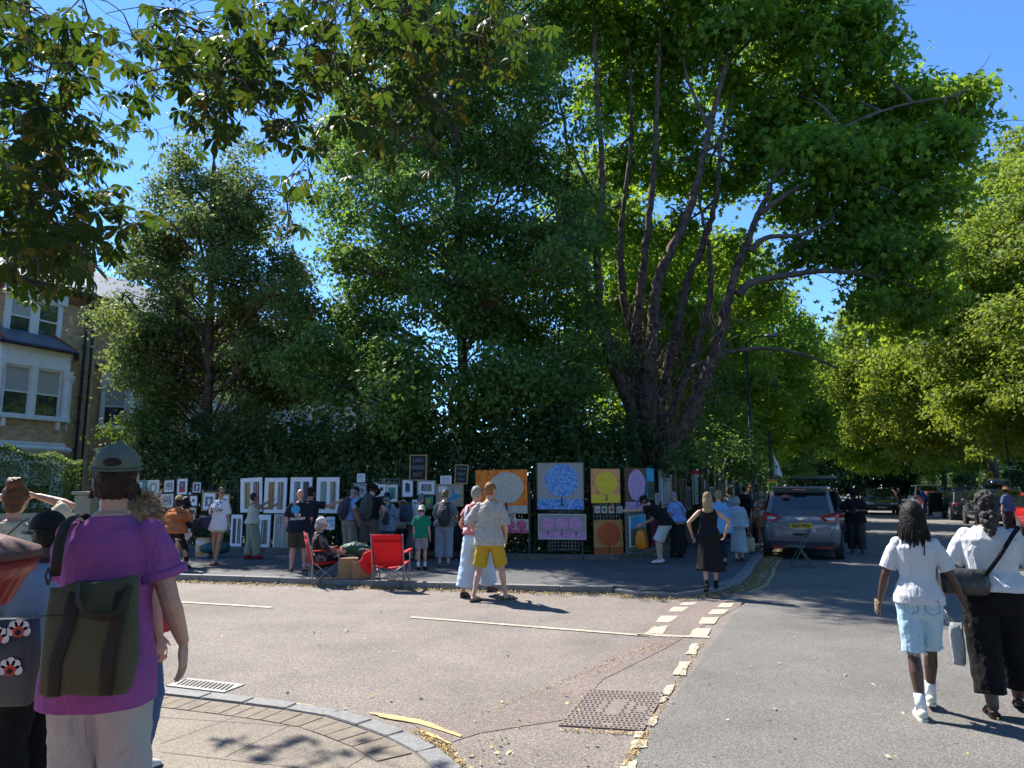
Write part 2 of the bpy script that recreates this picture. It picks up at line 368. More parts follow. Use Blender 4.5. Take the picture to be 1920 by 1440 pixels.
def kerbs(line, d, label, z=.11, L=.9, dropped=()):
    """granite kerb stones, one mesh of bevelled lengths"""
    mb = MB(); acc = []
    for a, b in zip(line[:-1], line[1:]):
        k = max(1, int((b-a).length/L+.5)) if (b-a).length < 60 else 40
        for i in range(k): acc.append(a.lerp(b, i/k))
    acc.append(line[-1])
    for i, (a, b) in enumerate(zip(acc[:-1], acc[1:])):
        t = (b-a).normalized(); nn = Vector((-t.y, t.x, 0)); ang = math.atan2(t.y, t.x); L_ = (b-a).length
        c = (a+b)/2+nn*d/2; zz = z+rnd(-.004, .004)
        for q0, q1 in dropped:
            if (c-q0).length < q1: zz = .075
        mb.box((c.x, c.y, zz/2-.03), (L_-.008, abs(d), zz+.06), Matrix.Rotation(ang, 3, 'Z'), .012)
    return mb.build(label, M_kerb)
struct(kerbs(side_kerb, .155, 'kerb', .112, .9, [(G(1270, 1120), .95)]))
struct(kerbs(near_kerb, .145, 'kerb', .112))
struct(kerbs(ro[::-1], .145, 'kerb', .112, 1.2))
# brick edging and slab joints on the near pavement
M_brick_edge = mat('edging_bricks', (.20, .165, .13), .85, bump=.5, bscale=60, var=.3, vscale=12)
M_joint = mat('joint_sand', (.17, .14, .11), .95, bump=.4)
mb = MB(); l1 = offset(near_kerb, .17); l2 = offset(near_kerb, .40)
for i in range(3, 12):
    a0, a1, b0, b1 = l1[i], l1[i+1], l2[i], l2[i+1]; k = max(1, round((a1-a0).length/.15))
    for j in range(k):
        t0, t1 = (j+.04)/k, (j+.96)/k; q = [a0.lerp(a1, t0), a0.lerp(a1, t1), b0.lerp(b1, t1), b0.lerp(b1, t0)]; zz = .104+rnd(0, .003)
        mb.prism([(p.x, p.y) for p in q], .09, zz)
struct(mb.build('edging', M_brick_edge))
mb = MB()
for a, b in [((300, 1345), (700, 1372)), ((700, 1372), (900, 1440)), ((560, 1352), (420, 1420)), ((730, 1390), (650, 1440)), ((300, 1410), (560, 1440)), ((480, 1330), (300, 1395))]:
    A, B = G(*a, .1), G(*b, .1); t = (B-A).normalized(); nn = Vector((-t.y, t.x, 0))*.003
    mb.poly([A-nn+Vector((0, 0, .0035)), B-nn+Vector((0, 0, .0035)), B+nn+Vector((0, 0, .0035)), A+nn+Vector((0, 0, .0035))])
struct(mb.build('slab_joints', M_joint))
# markings
mk = MB()
def mark_line(a, b, w0, z=.009, wob=.006):
    n = max(2, int((b-a).length/.3)); t = (b-a).normalized(); nn = Vector((-t.y, t.x, 0)); L = []; Rr = []
    for i in range(n+1):
        q = a.lerp(b, i/n); L.append(q+nn*(w0/2+rnd(-wob, wob))); Rr.append(q-nn*(w0/2+rnd(-wob, wob)))
    k = n+1; mk.add([(p.x, p.y, z) for p in L+Rr], [(i+k, i+k+1, i+1, i) for i in range(n)])
mark_line(G(200, 1121), G(510, 1140), .09); mark_line(G(770, 1158), G(1225, 1194), .09)
mark_line(G(1195, 1191), G(1330, 1196), .10)
def mark_quad(pts, z=.0105):
    c = sum((Vector(G(*p)) for p in pts), Vector())/len(pts); out = []
    for i in range(len(pts)):
        a = G(*pts[i]); b = G(*pts[(i+1) % len(pts)])
        for k in range(3): q = a.lerp(b, k/3); out.append((q.x+rnd(-.012, .012), q.y+rnd(-.012, .012), z))
    mk.poly(out)
for q in [[(1228, 1175), (1252, 1175), (1244, 1190), (1207, 1190)], [(1224, 1176), (1253, 1176), (1254, 1174), (1240, 1174)],
          [(1238, 1156), (1272, 1156), (1258, 1168), (1229, 1168)], [(1263, 1139), (1293, 1139), (1280, 1148), (1254, 1148)], [(1281, 1130), (1308, 1130), (1297, 1136), (1271, 1136)], [(1299, 1122), (1320, 1122), (1312, 1127), (1292, 1127)],
          [(1304, 1179), (1334, 1179), (1324, 1196), (1290, 1196)], [(1318, 1159), (1349, 1159), (1340, 1171), (1309, 1171)], [(1337, 1144), (1367, 1144), (1357, 1153), (1327, 1153)], [(1352, 1132), (1378, 1132), (1370, 1140), (1343, 1140)], [(1363, 1122), (1386, 1122), (1381, 1128), (1356, 1128)],
          [(1298, 1208), (1314, 1208), (1304, 1228), (1286, 1228)], [(1275, 1242), (1294, 1242), (1284, 1268), (1262, 1266)], [(1248, 1288), (1268, 1284), (1256, 1306), (1240, 1304)], [(1236, 1308), (1254, 1308), (1248, 1318), (1232, 1320)],
          [(1218, 1348), (1236, 1344), (1226, 1364), (1212, 1362)], [(1192, 1374), (1206, 1372), (1202, 1384), (1188, 1386)], [(1186, 1390), (1216, 1390), (1212, 1404), (1184, 1406)], [(1168, 1430), (1196, 1428), (1192, 1448), (1160, 1448)]]:
    mark_quad(q)
# double yellow lines
M_yel = mat('yellow_paint', (.62, .47, .20), .75, bump=.4, bscale=60, var=.45, vscale=16)
struct(mk.build('road_marking', M_paint)); mk = MB()
for off in (.22, .40):
    L_ = offset(side_kerb, -off)[13:]
    L_[1:1] = []
    for a, b in zip(L_[:-1], L_[1:]):
        if (a-b).length > 60: b = a.lerp(b, .35)
        if (a-b).length > .05: mark_line(a, b, .06, .0095, .004)
for q in [[(690, 1337), (720, 1340), (790, 1352), (865, 1380), (862, 1384), (780, 1358), (715, 1346)], [(780, 1370), (800, 1374), (848, 1396), (840, 1398)], [(440, 1306), (500, 1313), (520, 1318), (436, 1309)], [(520, 1317), (590, 1324), (588, 1328), (518, 1320)]]: mark_quad(q)
struct(mk.build('road_marking', M_yel))
# leaf litter, gravel along kerbs and joints: uncountable
rng = np.random.default_rng(3)
def litter(name, pts, m, size=.03, up=.9):
    C = np.array(pts, float); n = len(C); N_ = rng.normal(size=(n, 3))*.45+np.array([0, 0, up]); T = rng.normal(size=(n, 3)); T[:, 2] *= .2
    o = leaves_mesh(name, C, N_, T, size*(.5+rng.random(n)), m, None); return struct(o, 'stuff')
Ml_dry = leaf_mat('dry_leaves', [(.38, .28, .12), (.45, .36, .18), (.22, .13, .05), (.5, .44, .25), (.30, .17, .06)], .1, (.5, .4, .1), .7, .2)
def along(line, n, w0, off, z):
    seg = [((b-a).length, a, b) for a, b in zip(line[:-1], line[1:]) if (b-a).length < 50]; tot = sum(s[0] for s in seg); out = []
    for L_, a, b in seg:
        t = (b-a).normalized(); nn = Vector((-t.y, t.x, 0))
        for _ in range(int(n*L_/tot)):
            q = a.lerp(b, random.random())+nn*(off+abs(random.gauss(0, w0))*(-1)); out.append((q.x, q.y, z+random.random()*.012))
    return out
pts = along(side_kerb[2:18], 6500, .13, -.03, .008)+along(side_kerb[13:18], 3500, .16, -.05, .008)+along(fence_line[2:11], 5000, .22, -.02, .108)+along(near_kerb[1:5], 900, .05, -.02, .008)
litter('leaf_litter', pts, Ml_dry, .035)
pts = []
for a, b, k in [((690, 1335), (1000, 1315), 0), ((900, 1340), (1260, 1195), 260), ((1060, 1365), (1105, 1297), 60), ((1050, 1370), (1200, 1378), 150), ((1210, 1372), (1320, 1200), 380), ((1110, 1270), (1270, 1200), 130), ((820, 1400), (870, 1440), 250), ((1170, 1440), (1215, 1375), 300), ((780, 1372), (850, 1410), 300)]:
    A, B = G(*a), G(*b)
    for _ in range(k): q = A.lerp(B, random.random()); pts.append((q.x+random.gauss(0, .018), q.y+random.gauss(0, .018), .012))
litter('seed_litter', pts, leaf_mat('orange_litter', [(.5, .33, .13), (.55, .42, .2), (.36, .2, .08)], .05, (.5, .3, .1), .8, .2), .016)
pts = []
for _ in range(150):
    q = G(rnd(300, 1900), rnd(1090, 1440)); pts.append((q.x, q.y, .014))
for _ in range(26): q = G(rnd(880, 960), rnd(1380, 1440)); pts.append((q.x, q.y, .014))
litter('fallen_leaves', pts, leaf_mat('fallen_leaf', [(.5, .46, .22), (.55, .5, .35), (.40, .42, .10), (.6, .55, .4)], .15, (.6, .6, .2), .6, .2), .036)
# manhole cover
M_iron = mat('cast_iron', (.25, .205, .195), .6, bump=.4, bscale=120, var=.25, vscale=20, metal=.35)
M_hole = mat('grate_hole', (.02, .018, .016), .9)
c0, c1, c2, c3 = G(1048, 1362), G(1105, 1296), G(1246, 1301), G(1206, 1372)
mh = thing('manhole_cover', 'large rusty rectangular manhole cover set in the road', 'manhole cover', (c0+c2)/2)
o_ = (c0+c2)/2; mb = MB(); mb.prism([((p-o_).x, (p-o_).y) for p in (c0, c1, c2, c3)], -.03, .012); mb.build('plate', M_iron, mh)
mb = MB(); mh_t = MB(); NXc, NYc = 17, 19
for i in range(NXc):
    for j in range(NYc):
        if (7 <= i <= 9 and 6 <= j <= 13) or (5 <= i < 6 and 7 <= j <= 12) or (i in (11,) and 7 <= j <= 12) or (13 <= i <= 14 and 8 <= j <= 10) or (8 <= i <= 9 and j in (1, 17)): continue
        u = (i+.5+(.25 if j % 2 else -.05))/NXc; v = (j+.5)/NYc; du, dv = .52/NXc, .42/NYc
        if u+du/2 > .985: continue
        q = []
        for a, b in ((-1, -1), (1, -1), (1, 1), (-1, 1)):
            uu, vv = u+a*du/2, v+b*dv/2; p = (c0.lerp(c3, uu)).lerp(c1.lerp(c2, uu), vv)-o_; q.append((p.x, p.y, .0145))
        mb.poly(q)
mb.build('slots', M_hole, mh)
# drain grate in the near gutter
dr = thing('drain_grate', 'slotted iron drain grate in the gutter by the near kerb', 'drain', G(385, 1286)); mb = MB()
d0 = G(388, 1297); t = (G(440, 1304)-G(340, 1292)).normalized(); ang = math.atan2(t.y, t.x); Rz = Matrix.Rotation(ang, 3, 'Z')
mb.box((0, 0, -.005), (.62, .26, .03), Rz); mb.build('frame', mat('grate_iron', (.34, .33, .32), .55, bump=.3, var=.3, vscale=30, metal=.3), dr)
mb = MB()
for i in range(13):
    x = -.26+i*.043; pt = Rz @ Vector((x, 0, 0)); mb.box((pt.x, pt.y, .0115), (.02, .17, .003), Rz @ Matrix.Rotation(.35, 3, 'Z'))
mb.build('slots', M_hole, dr)
pc = thing('access_cover', 'small dark utility cover in the far pavement', 'utility cover', G(1190, 1096, .1)); MB().box((0, 0, .003), (.32, .14, .008), None).build('plate', M_iron, pc)
cup = G(405, 1083); ct = thing('litter_cup', 'small crushed pale cup lying in the gutter', 'litter', cup); mb = MB(); mb.ell((0, 0, .035), (.045, .035, .035)); mb.build('cup', mat('pale_plastic', (.55, .65, .62), .4), ct, True)
# ================================================================ HOUSES
def brickm(name, c1, c2, mort, sc_=1.0):
    m = bpy.data.materials.new(name); m.use_nodes = True; n = m.node_tree.nodes; l = m.node_tree.links; b = n['Principled BSDF']
    tc = n.new('ShaderNodeTexCoord'); sx = n.new('ShaderNodeSeparateXYZ'); l.new(tc.outputs['Object'], sx.inputs[0])
    ad = n.new('ShaderNodeMath'); ad.operation = 'ADD'; l.new(sx.outputs[0], ad.inputs[0]); l.new(sx.outputs[1], ad.inputs[1])
    cb = n.new('ShaderNodeCombineXYZ'); l.new(ad.outputs[0], cb.inputs[0]); l.new(sx.outputs[2], cb.inputs[1])
    t = n.new('ShaderNodeTexBrick'); t.inputs['Scale'].default_value = 1; t.inputs['Brick Width'].default_value = .235; t.inputs['Row Height'].default_value = .085
    t.inputs['Mortar Size'].default_value = .009; t.inputs['Bias'].default_value = -.2
    t.inputs['Color1'].default_value = tuple(c1)+(1,); t.inputs['Color2'].default_value = tuple(c2)+(1,); t.inputs['Mortar'].default_value = tuple(mort)+(1,)
    l.new(cb.outputs[0], t.inputs['Vector'])
    no = n.new('ShaderNodeTexNoise'); no.inputs['Scale'].default_value = 5; no.inputs['Detail'].default_value = 5; l.new(tc.outputs['Object'], no.inputs['Vector'])
    mr = n.new('ShaderNodeMapRange'); mr.inputs[3].default_value = .5; mr.inputs[4].default_value = 1.5; l.new(no.outputs[0], mr.inputs[0])
    mx = n.new('ShaderNodeMix'); mx.data_type = 'RGBA'; mx.blend_type = 'MULTIPLY'; mx.inputs[0].default_value = 1
    l.new(t.outputs['Color'], mx.inputs[6]); l.new(mr.outputs[0], mx.inputs[7]); l.new(mx.outputs[2], b.inputs['Base Color']); b.inputs['Roughness'].default_value = .9
    bp = n.new('ShaderNodeBump'); bp.inputs['Strength'].default_value = .6; bp.inputs['Distance'].default_value = .01; bp.invert = True
    l.new(t.outputs['Fac'], bp.inputs['Height']); l.new(bp.outputs[0], b.inputs['Normal']); return m
B_stock = brickm('stock_brick', (.62, .40, .20), (.42, .25, .12), (.44, .38, .28))
M_white = mat('white_stucco', (.82, .82, .80), .6, bump=.2, bscale=40, var=.1)
M_slate = mat('slate', (.16, .165, .19), .5, bump=.8, bscale=14, var=.3, vscale=9)
M_rtile = mat('red_ridge', (.38, .12, .07), .7, var=.3); M_black = mat('black_iron', (.02, .02, .022), .45)
M_glass = mat('window_glass', (.03, .04, .05), .04, spec=1.0); M_blind = two_tone('blinds', (.42, .42, .38), (.2, .2, .18), 'wave', 7, .5, .2, stretch=(0, 0, 1))
HROT = math.pi/2-TH            # local x along the road, local y away from it
def house_frame(s, n, name, label):
    return thing(name, label, 'house', SN(s, n), HROT)
def sash(par, x0, x1, z0, z1, y=-.02, split=.5, blind=True, ax='x', base=None, curt=False):
    """a sash window: frame with two panes"""
    fr = MB(); w_ = x1-x0; h = z1-z0; f = .07
    def T(x, yy, z): return base(x, yy, z) if base else Vector((x, yy, z))
    def bx(a, b, c, d, y0, y1):
        vs = [T(X, Y_, Z) for X in (a, b) for Y_ in (y0, y1) for Z in (c, d)]; fr.add(vs, [(0, 1, 3, 2), (4, 6, 7, 5), (0, 4, 5, 1), (2, 3, 7, 6), (0, 2, 6, 4), (1, 5, 7, 3)])
    bx(x0, x0+f, z0, z1, y-.05, y+.06); bx(x1-f, x1, z0, z1, y-.05, y+.06); bx(x0+f, x1-f, z1-f, z1, y-.048, y+.06); bx(x0+f, x1-f, z0, z0+f*1.2, y-.048, y+.06)
    zm = z0+h*split; bx(x0+f, x1-f, zm-.03, zm+.03, y-.03, y+.06)
    win = fr.build('window', M_white, par)
    g = MB(); g.poly([T(x0+f, y+.02, z0+f), T(x1-f, y+.02, z0+f), T(x1-f, y+.02, z1-f), T(x0+f, y+.02, z1-f)]); g.build('pane', M_glass, win)
    if blind:
        g = MB(); g.poly([T(x0+f, y+.015, zm+.02), T(x1-f, y+.015, zm+.02), T(x1-f, y+.015, z1-f), T(x0+f, y+.015, z1-f)]); g.build('blind', M_blind if not curt else mat('curtain', (.5, .5, .48), .8, wrinkle=1), win)
    return win
def bay(par, xc, wd, z0, z1, dep=.95, roof=True, arch=False):
    """canted bay: front face between xc-wd/2 and xc+wd/2, splayed sides"""
    sp = .75; xs = [xc-wd/2-sp, xc-wd/2, xc+wd/2, xc+wd/2+sp]; ys = [0, -dep, -dep, 0]
    def poly(e): return [(xs[0]-e, .05), (xs[1]-e*.5, -dep-e), (xs[2]+e*.5, -dep-e), (xs[3]+e, .05)]
    b = MB(); b.prism(poly(0), z0-.95, z0); bw = b.build('bay_wall', B_stock, par)
    t = MB(); t.prism(poly(.14), z0-.002, z0+.10); t.prism(poly(.02), z1, z1+.62); t.prism(poly(.10), z1+.62, z1+.72); t.prism(poly(-.03), z0+.1, z0+.13)
    # columns at the corners
    for x, y_ in ((xs[1], -dep), (xs[2], -dep), (xs[0]+.1, -.12), (xs[3]-.1, -.12), (xs[1]+.02, -dep+.12), (xs[2]-.02, -dep+.12)):
        t.tube([(x, y_, z0+.1), (x, y_, z0+.2), (x, y_, z0+.24), (x, y_, z1-.3), (x, y_, z1-.26), (x, y_, z1-.1), (x, y_, z1)], [.15, .15, .105, .10, .13, .17, .18], 10)
    for x in (xs[1]+.25, xs[2]-.25, xs[2]+.3, xs[1]-.3):
        t.box((x, -dep-.02 if xs[1] <= x <= xs[2] else -dep/2-.1, z0-.16), (.1, .22, .3), None, .02)
    t.build('bay_trim', M_white, par)
    for i in range(3):
        a = Vector((xs[i], ys[i], 0)); c = Vector((xs[i+1], ys[i+1], 0)); d = (c-a); L_ = d.length; d.normalize(); nn = Vector((-d.y, d.x, 0)) if False else Vector((d.y, -d.x, 0))
        def base(x, y, z, a=a, d=d, nn=nn): q = a+d*x-nn*(y); return Vector((q.x, q.y, z))
        m_ = .17
        if i == 1 and L_ > 1.9:
            h = L_/2; sash(par, m_, h-.08, z0+.1, z1, .1, .48, True, base=base); sash(par, h+.08, L_-m_, z0+.1, z1, .1, .48, True, base=base)
            q = MB(); vs = [base(h-.08, yy, zz) for yy in (-.0, .14) for zz in (z0+.1, z1)]; vs += [base(h+.08, yy, zz) for yy in (-.0, .14) for zz in (z0+.1, z1)]
            q.add(vs, [(0, 1, 3, 2), (4, 6, 7, 5), (0, 4, 5, 1), (2, 3, 7, 6), (0, 2, 6, 4), (1, 5, 7, 3)]); q.build('mullion', M_white, par)
        else: sash(par, m_, L_-m_, z0+.1, z1, .1, .48, True, base=base)
    if roof:
        r = MB(); zr = z1+.73; e = poly(.2); top = [(xs[1]+.1, .05), (xs[2]-.1, .05)]
        r.add([(x, y, zr) for x, y in e]+[(x, .02, zr+.72) for x, _ in top]+[(x, y, zr+.08) for x, y in e], [(6, 7, 8, 9)[::-1], (7, 8, 5, 4), (6, 7, 4), (8, 9, 5), (0, 1, 7, 6), (1, 2, 8, 7), (2, 3, 9, 8)]); r.build('bay_roof', M_slate, par)
        r = MB()
        for a, c in ((e[1], top[0]), (e[2], top[1])): r.tube([(a[0], a[1], zr+.1), (c[0], .02, zr+.76)], .045, 6)
        r.build('ridge_tiles', M_rtile, par)
        r = MB(); pl = poly(.24)
        for a, c in zip(pl[:-1], pl[1:]): r.tube([(a[0], a[1], zr-.02), (c[0], c[1], zr-.02)], .07, 6)
        r.build('gutter', M_black, par)
def terrace(s, n, W, label, bayx, winx, z_e=9.15, seed=0, arch=True, hip=True):
    h = house_frame(s, n, 'brick_house', label); D = 9
    w_ = MB(); w_.box((W/2, D/2, z_e/2), (W, D, z_e)); w_.build('wall', B_stock, h)
    r = MB(); o_ = .35; rz = 2.9; r.add([(-o_, -o_, z_e+.02), (W+o_, -o_, z_e+.02), (W+o_, D+o_, z_e+.02), (-o_, D+o_, z_e+.02), (2.2 if hip else -o_, D/2, z_e+rz), (W-2.2 if hip else W+o_, D/2, z_e+rz), (-o_, -o_, z_e+.2), (W+o_, -o_, z_e+.2), (W+o_, D+o_, z_e+.2), (-o_, D+o_, z_e+.2)],
        [(3, 2, 1, 0), (0, 1, 7, 6), (1, 2, 8, 7), (2, 3, 9, 8), (3, 0, 6, 9), (6, 7, 5, 4), (7, 8, 5), (8, 9, 4, 5), (9, 6, 4)]); rf = r.build('roof', M_slate, h)
    c = MB(); c.box((W-.5, D/2, z_e+2.6), (.9, 1.6, 2.6), None, .04); c.build('chimney', B_stock, rf)
    g = MB(); g.tube([(-o_, -o_-.05, z_e+.1), (W+o_, -o_-.05, z_e+.1)], .07, 6); g.tube([(W-.55, -.12, 0), (W-.55, -.12, z_e)], .06, 8); g.tube([(W-.25, -.1, 0), (W-.25, -.1, z_e-1)], .05, 8)
    for z in range(1, 9): g.box((W-.55, -.1, z+.2), (.2, .08, .05))
    g.build('drainpipe', M_black, h)
    q = MB(); q.box((W/2, -.05, z_e-.25), (W-.01, .1, .16)); q.build('string_course', mat('red_brick_band', (.3, .1, .06), .85, var=.3), h)
    for x0, x1 in winx:
        t = MB(); t.box(((x0+x1)/2, -.05, 7.05), (x1-x0+.3, .26, .1)); t.box(((x0+x1)/2, -.06, 8.83), (x1-x0+.5, .24, .4), None, .03); t.box(((x0+x1)/2, -.04, 7.86), (.2, .14, 1.54))
        for sx_ in (x0-.06, x1+.06): t.box((sx_, -.03, 7.86), (.12, .12, 1.54))
        t.build('window_surround', M_white, h); xm = (x0+x1)/2
        sash(h, x0, xm-.09, 7.12, 8.63, -.07, .52, True); sash(h, xm+.09, x1, 7.12, 8.63, -.07, .52, False)
    for xc, wd in bayx:
        bay(h, xc, wd, 4.1, 5.98); t = MB(); t.tube([(xc-wd/2-.8, -.2, 3.1), (xc-wd/2, -1.0, 3.1), (xc+wd/2, -1.0, 3.1), (xc+wd/2+.8, -.2, 3.1)], .12, 8); t.prism([(xc-wd/2-.8, .05), (xc-wd/2, -.98), (xc+wd/2, -.98), (xc+wd/2+.8, .05)], 2.75, 3.02)
        t.build('ground_floor_cornice', M_white, h); bay(h, xc, wd, 1.0, 2.6, roof=False)
    return h
terrace(10.2, -26.6, 8.9, 'brick house with white bay windows above the clipped hedge at the left edge', [(6.0, 2.4)], [(5.4, 7.25)])
terrace(19.6, -27.3, 8.2, 'brick house half hidden behind the leafy tree, next to the left house', [(1.8, 1.5), (6.2, 1.5)], [(1, 2.8), (5.4, 7.2)])
terrace(28.2, -26.4, 8.6, 'brick house glimpsed in the gap between the two left trees', [(1.9, 1.7), (5.9, 1.7)], [(1, 2.8), (5, 6.8)])
terrace(37.4, -26.6, 8.6, 'brick house mostly hidden behind the central tree', [(2, 1.7), (6.4, 1.7)], [(1, 2.8), (5, 6.8)])

# ================================================================ TREES, HEDGES, RAILINGS
random.seed(11)
M_bark = mat('bark', (.13, .10, .075), .95, bump=1, bscale=14, var=.45, vscale=7)
M_barkp = mat('plane_bark', (.17, .13, .10), .9, bump=.8, bscale=9, var=.5, vscale=5)
M_barkr = mat('reddish_bark', (.17, .11, .08), .95, bump=1, bscale=12, var=.75, vscale=6)
M_vine = mat('dry_stems', (.20, .15, .115), .9, bump=.4, var=.3)
L_cool = leaf_mat('leaf_cool', [(0.047, 0.111, 0.036), (0.084, 0.177, 0.048), (0.185, 0.277, 0.071), (0.101, 0.2, 0.054)], .42, (0.368, 0.598, 0.057), .58, .22)
L_grey = leaf_mat('leaf_greygreen', [(0.057, 0.103, 0.034), (0.115, 0.172, 0.053), (0.216, 0.261, 0.095), (0.122, 0.179, 0.045)], .4, (0.345, 0.437, 0.069), .58, .22)
L_plane = leaf_mat('leaf_plane', [(0.045, 0.117, 0.024), (0.089, 0.197, 0.031), (0.223, 0.35, 0.042), (0.127, 0.233, 0.031), (0.075, 0.161, 0.027)], .5, (0.575, 0.782, 0.034), .58, .22)
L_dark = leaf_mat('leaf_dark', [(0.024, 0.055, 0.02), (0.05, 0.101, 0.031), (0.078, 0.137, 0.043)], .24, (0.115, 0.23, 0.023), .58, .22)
L_lime = leaf_mat('leaf_lime', [(0.065, 0.111, 0.023), (0.13, 0.195, 0.029), (0.247, 0.286, 0.039), (0.117, 0.176, 0.029)], .45, (0.483, 0.598, 0.034), .58, .22)
L_hedge = leaf_mat('leaf_hedge', [(.05, .09, .02), (.09, .15, .03), (.13, .2, .04)], .3, (.3, .45, .04), .58, .22)
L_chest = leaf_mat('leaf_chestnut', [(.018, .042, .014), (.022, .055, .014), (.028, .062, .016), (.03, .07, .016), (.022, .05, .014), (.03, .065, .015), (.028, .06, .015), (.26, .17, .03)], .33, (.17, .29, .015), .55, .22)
def px_blobs(lst, Y, dz=0):
    """crown masses given as (x, y, radius) as seen, at distance Y (each may carry its own depth offset)"""
    out = []
    for b in lst:
        x, y, r = b[:3]; d = b[3] if len(b) > 3 else rnd(-1.2, 1.2); c = P(x, y, Y+d); R_ = r/FPX*(Y+d); out.append((tuple(c), (R_, R_*.95, R_*.85)))
    return out
def fill(x0, x1, y0, y1, n, r, d0, d1, sd=1, keep=None):
    rs = random.Random(sd); out = []
    while len(out) < n:
        x, y = rs.uniform(x0, x1), rs.uniform(y0, y1)
        if keep and not keep(x, y): continue
        out.append((x, y, r*rs.uniform(.75, 1.2), rs.uniform(d0, d1)))
    return out
def tree(name, label, base, Y, trunk, blobs, leafm, barkm, r0=.35, leaf=.14, per=5, sub=.8, seed=1, group=None, leaves=70, limbs=True, flat=.6, up=.7, hang=.5, tmpl=KITE, tf=KITE_F, extra=None, shell=.5, wx=None):
    t = thing(name, label, 'tree', base, group=group); rs = random.Random(seed); B = Vector(base)
    tr = MB(); pts = [P(x, y, Y)-B for x, y in trunk]; pts = [Vector((0, 0, -.05))]+pts; spine = path_limb(tr, pts, r0, r0*.25, 11)
    tr.build('trunk', barkm, t, True, disp=.12, dscale=.3)
    bl = [((Vector(c)-B), r) for c, r in blobs]
    if limbs:
        lm = MB()
        for c, r in bl:
            lo = [p for p in spine if p.z < c.z+.3] or spine[:1]
            if rs.random() < .35: continue
            p = min(lo, key=lambda q: (q-c).length+abs(q.z-(c.z-2.5))*.6)
            ps = limb(lm, p, c, r0*.2, .02, .16, 6, 8, rs)
            for _ in range(4):
                d = Vector((rs.gauss(0, 1), rs.gauss(0, 1), rs.gauss(.2, .7))).normalized(); limb(lm, rs.choice(ps[3:]), c+Vector((d.x*r[0], d.y*r[1], d.z*r[2]))*.8, .05, .012, .12, 5, 5, rs)
        lm.build('limbs', barkm, t, True)
    if extra: extra(t, B, spine)
    crown('crown', [(tuple(c), r) for c, r in bl], leafm, t, leaf, per, sub, seed, leaves=leaves, flat=flat, up=up, hang=hang, tmpl=tmpl, tf=tf, shell=shell)
    return t
# left tree: narrow grey-green crown over a reddish stem
Yb = 21.5; base = P(385, 905, Yb); base.z = 0
tree('broadleaf_tree', 'narrow grey-green tree with a reddish stem before the left houses', base, Yb, [(388, 860), (390, 720), (395, 560), (400, 400), (402, 280)],
     px_blobs([(400, 235, 34), (360, 290, 45), (450, 300, 50), (330, 350, 55), (470, 370, 60), (400, 350, 60), (290, 430, 60), (380, 440, 70), (510, 450, 60), (240, 505, 50, 0), (320, 520, 75), (440, 530, 80), (540, 530, 45), (222, 565, 36, 0), (275, 620, 55), (380, 620, 85), (500, 620, 70), (265, 690, 50), (350, 700, 70), (460, 700, 70), (540, 640, 45), (315, 765, 45), (450, 760, 50)]+fill(245, 330, 600, 780, 12, 34, -1, 1, 4)+fill(470, 600, 500, 760, 14, 38, -1, 2, 6)+fill(220, 580, 360, 740, 32, 42, -2.4, 2, 3, lambda x, y: abs(x-400) < 60+(y-300)*.42), Yb),
     L_grey, M_barkr, .21, .125, 15, .5, 5, leaves=150, up=.35)
# centre tree: cool dark green, drooping, straight dark trunk
Yb = 20.5; base = P(872, 905, Yb); base.z = 0
cb = [(760, -60, 110), (900, -90, 120), (1010, -40, 110), (820, 60, 100), (930, 60, 110), (1020, 90, 90), (720, 110, 90), (690, 200, 85), (830, 190, 100), (960, 190, 100), (1040, 210, 80), (650, 290, 80), (760, 300, 95), (890, 310, 100), (1000, 330, 90), (640, 380, 75), (740, 410, 90), (860, 430, 100), (980, 440, 90), (1050, 440, 70), (640, 470, 60), (720, 520, 85), (840, 560, 95), (960, 560, 95), (1060, 560, 70), (660, 590, 60), (600, 640, 50, -2), (545, 680, 32, -2), (700, 660, 80), (810, 690, 85, -2.5), (930, 700, 90, -2.5), (1030, 680, 75, -2), (640, 720, 55, -2), (740, 750, 60, -2.5), (590, 715, 36, -2), (850, 760, 60, -2.5), (960, 770, 60, -2.5), (1050, 770, 50)]
tree('broadleaf_tree', 'tall dark drooping tree with a straight trunk behind the middle of the railings', base, Yb, [(872, 850), (868, 700), (862, 500), (858, 300), (850, 100), (845, -60)],
     px_blobs(cb+fill(600, 1100, 0, 740, 60, 62, -3, 3, 5, lambda x, y: x > 700-y*.25), Yb), L_cool, M_bark, .22, .15, 11, .6, 8, leaves=150, up=.35, hang=.8)
# plane tree: many stems spreading from one ivy-clad base
Yp = 21.0; base = P(1215, 905, Yp); base.z = 0
stems = [([(1200, 880), (1180, 760), (1135, 640), (1120, 480), (1128, 330), (1118, 150), (1110, -40)], .21, .05, -.3),
         ([(1205, 880), (1190, 740), (1195, 600), (1210, 470), (1225, 330), (1235, 120), (1250, -20)], .24, .03, .2),
         ([(1215, 870), (1215, 740), (1225, 610), (1235, 520), (1290, 400), (1330, 240), (1362, 110), (1375, 10)], .25, .05, -.4),
         ([(1210, 860), (1180, 700), (1110, 590), (1090, 520), (1060, 400), (1065, 280), (1040, 150)], .22, .03, .5),
         ([(1225, 870), (1235, 760), (1265, 640), (1285, 540), (1325, 440), (1345, 360), (1350, 270), (1375, 180)], .22, .03, .6),
         ([(1240, 880), (1300, 760), (1345, 650), (1365, 560), (1395, 470), (1425, 395), (1455, 330), (1475, 300)], .23, .04, -.8),
         ([(1220, 850), (1210, 700), (1170, 560), (1165, 420), (1185, 250), (1180, 90)], .2, .03, .8),
         ([(1225, 860), (1290, 690), (1330, 560), (1330, 470), (1310, 360), (1325, 260)], .15, .02, .4)]
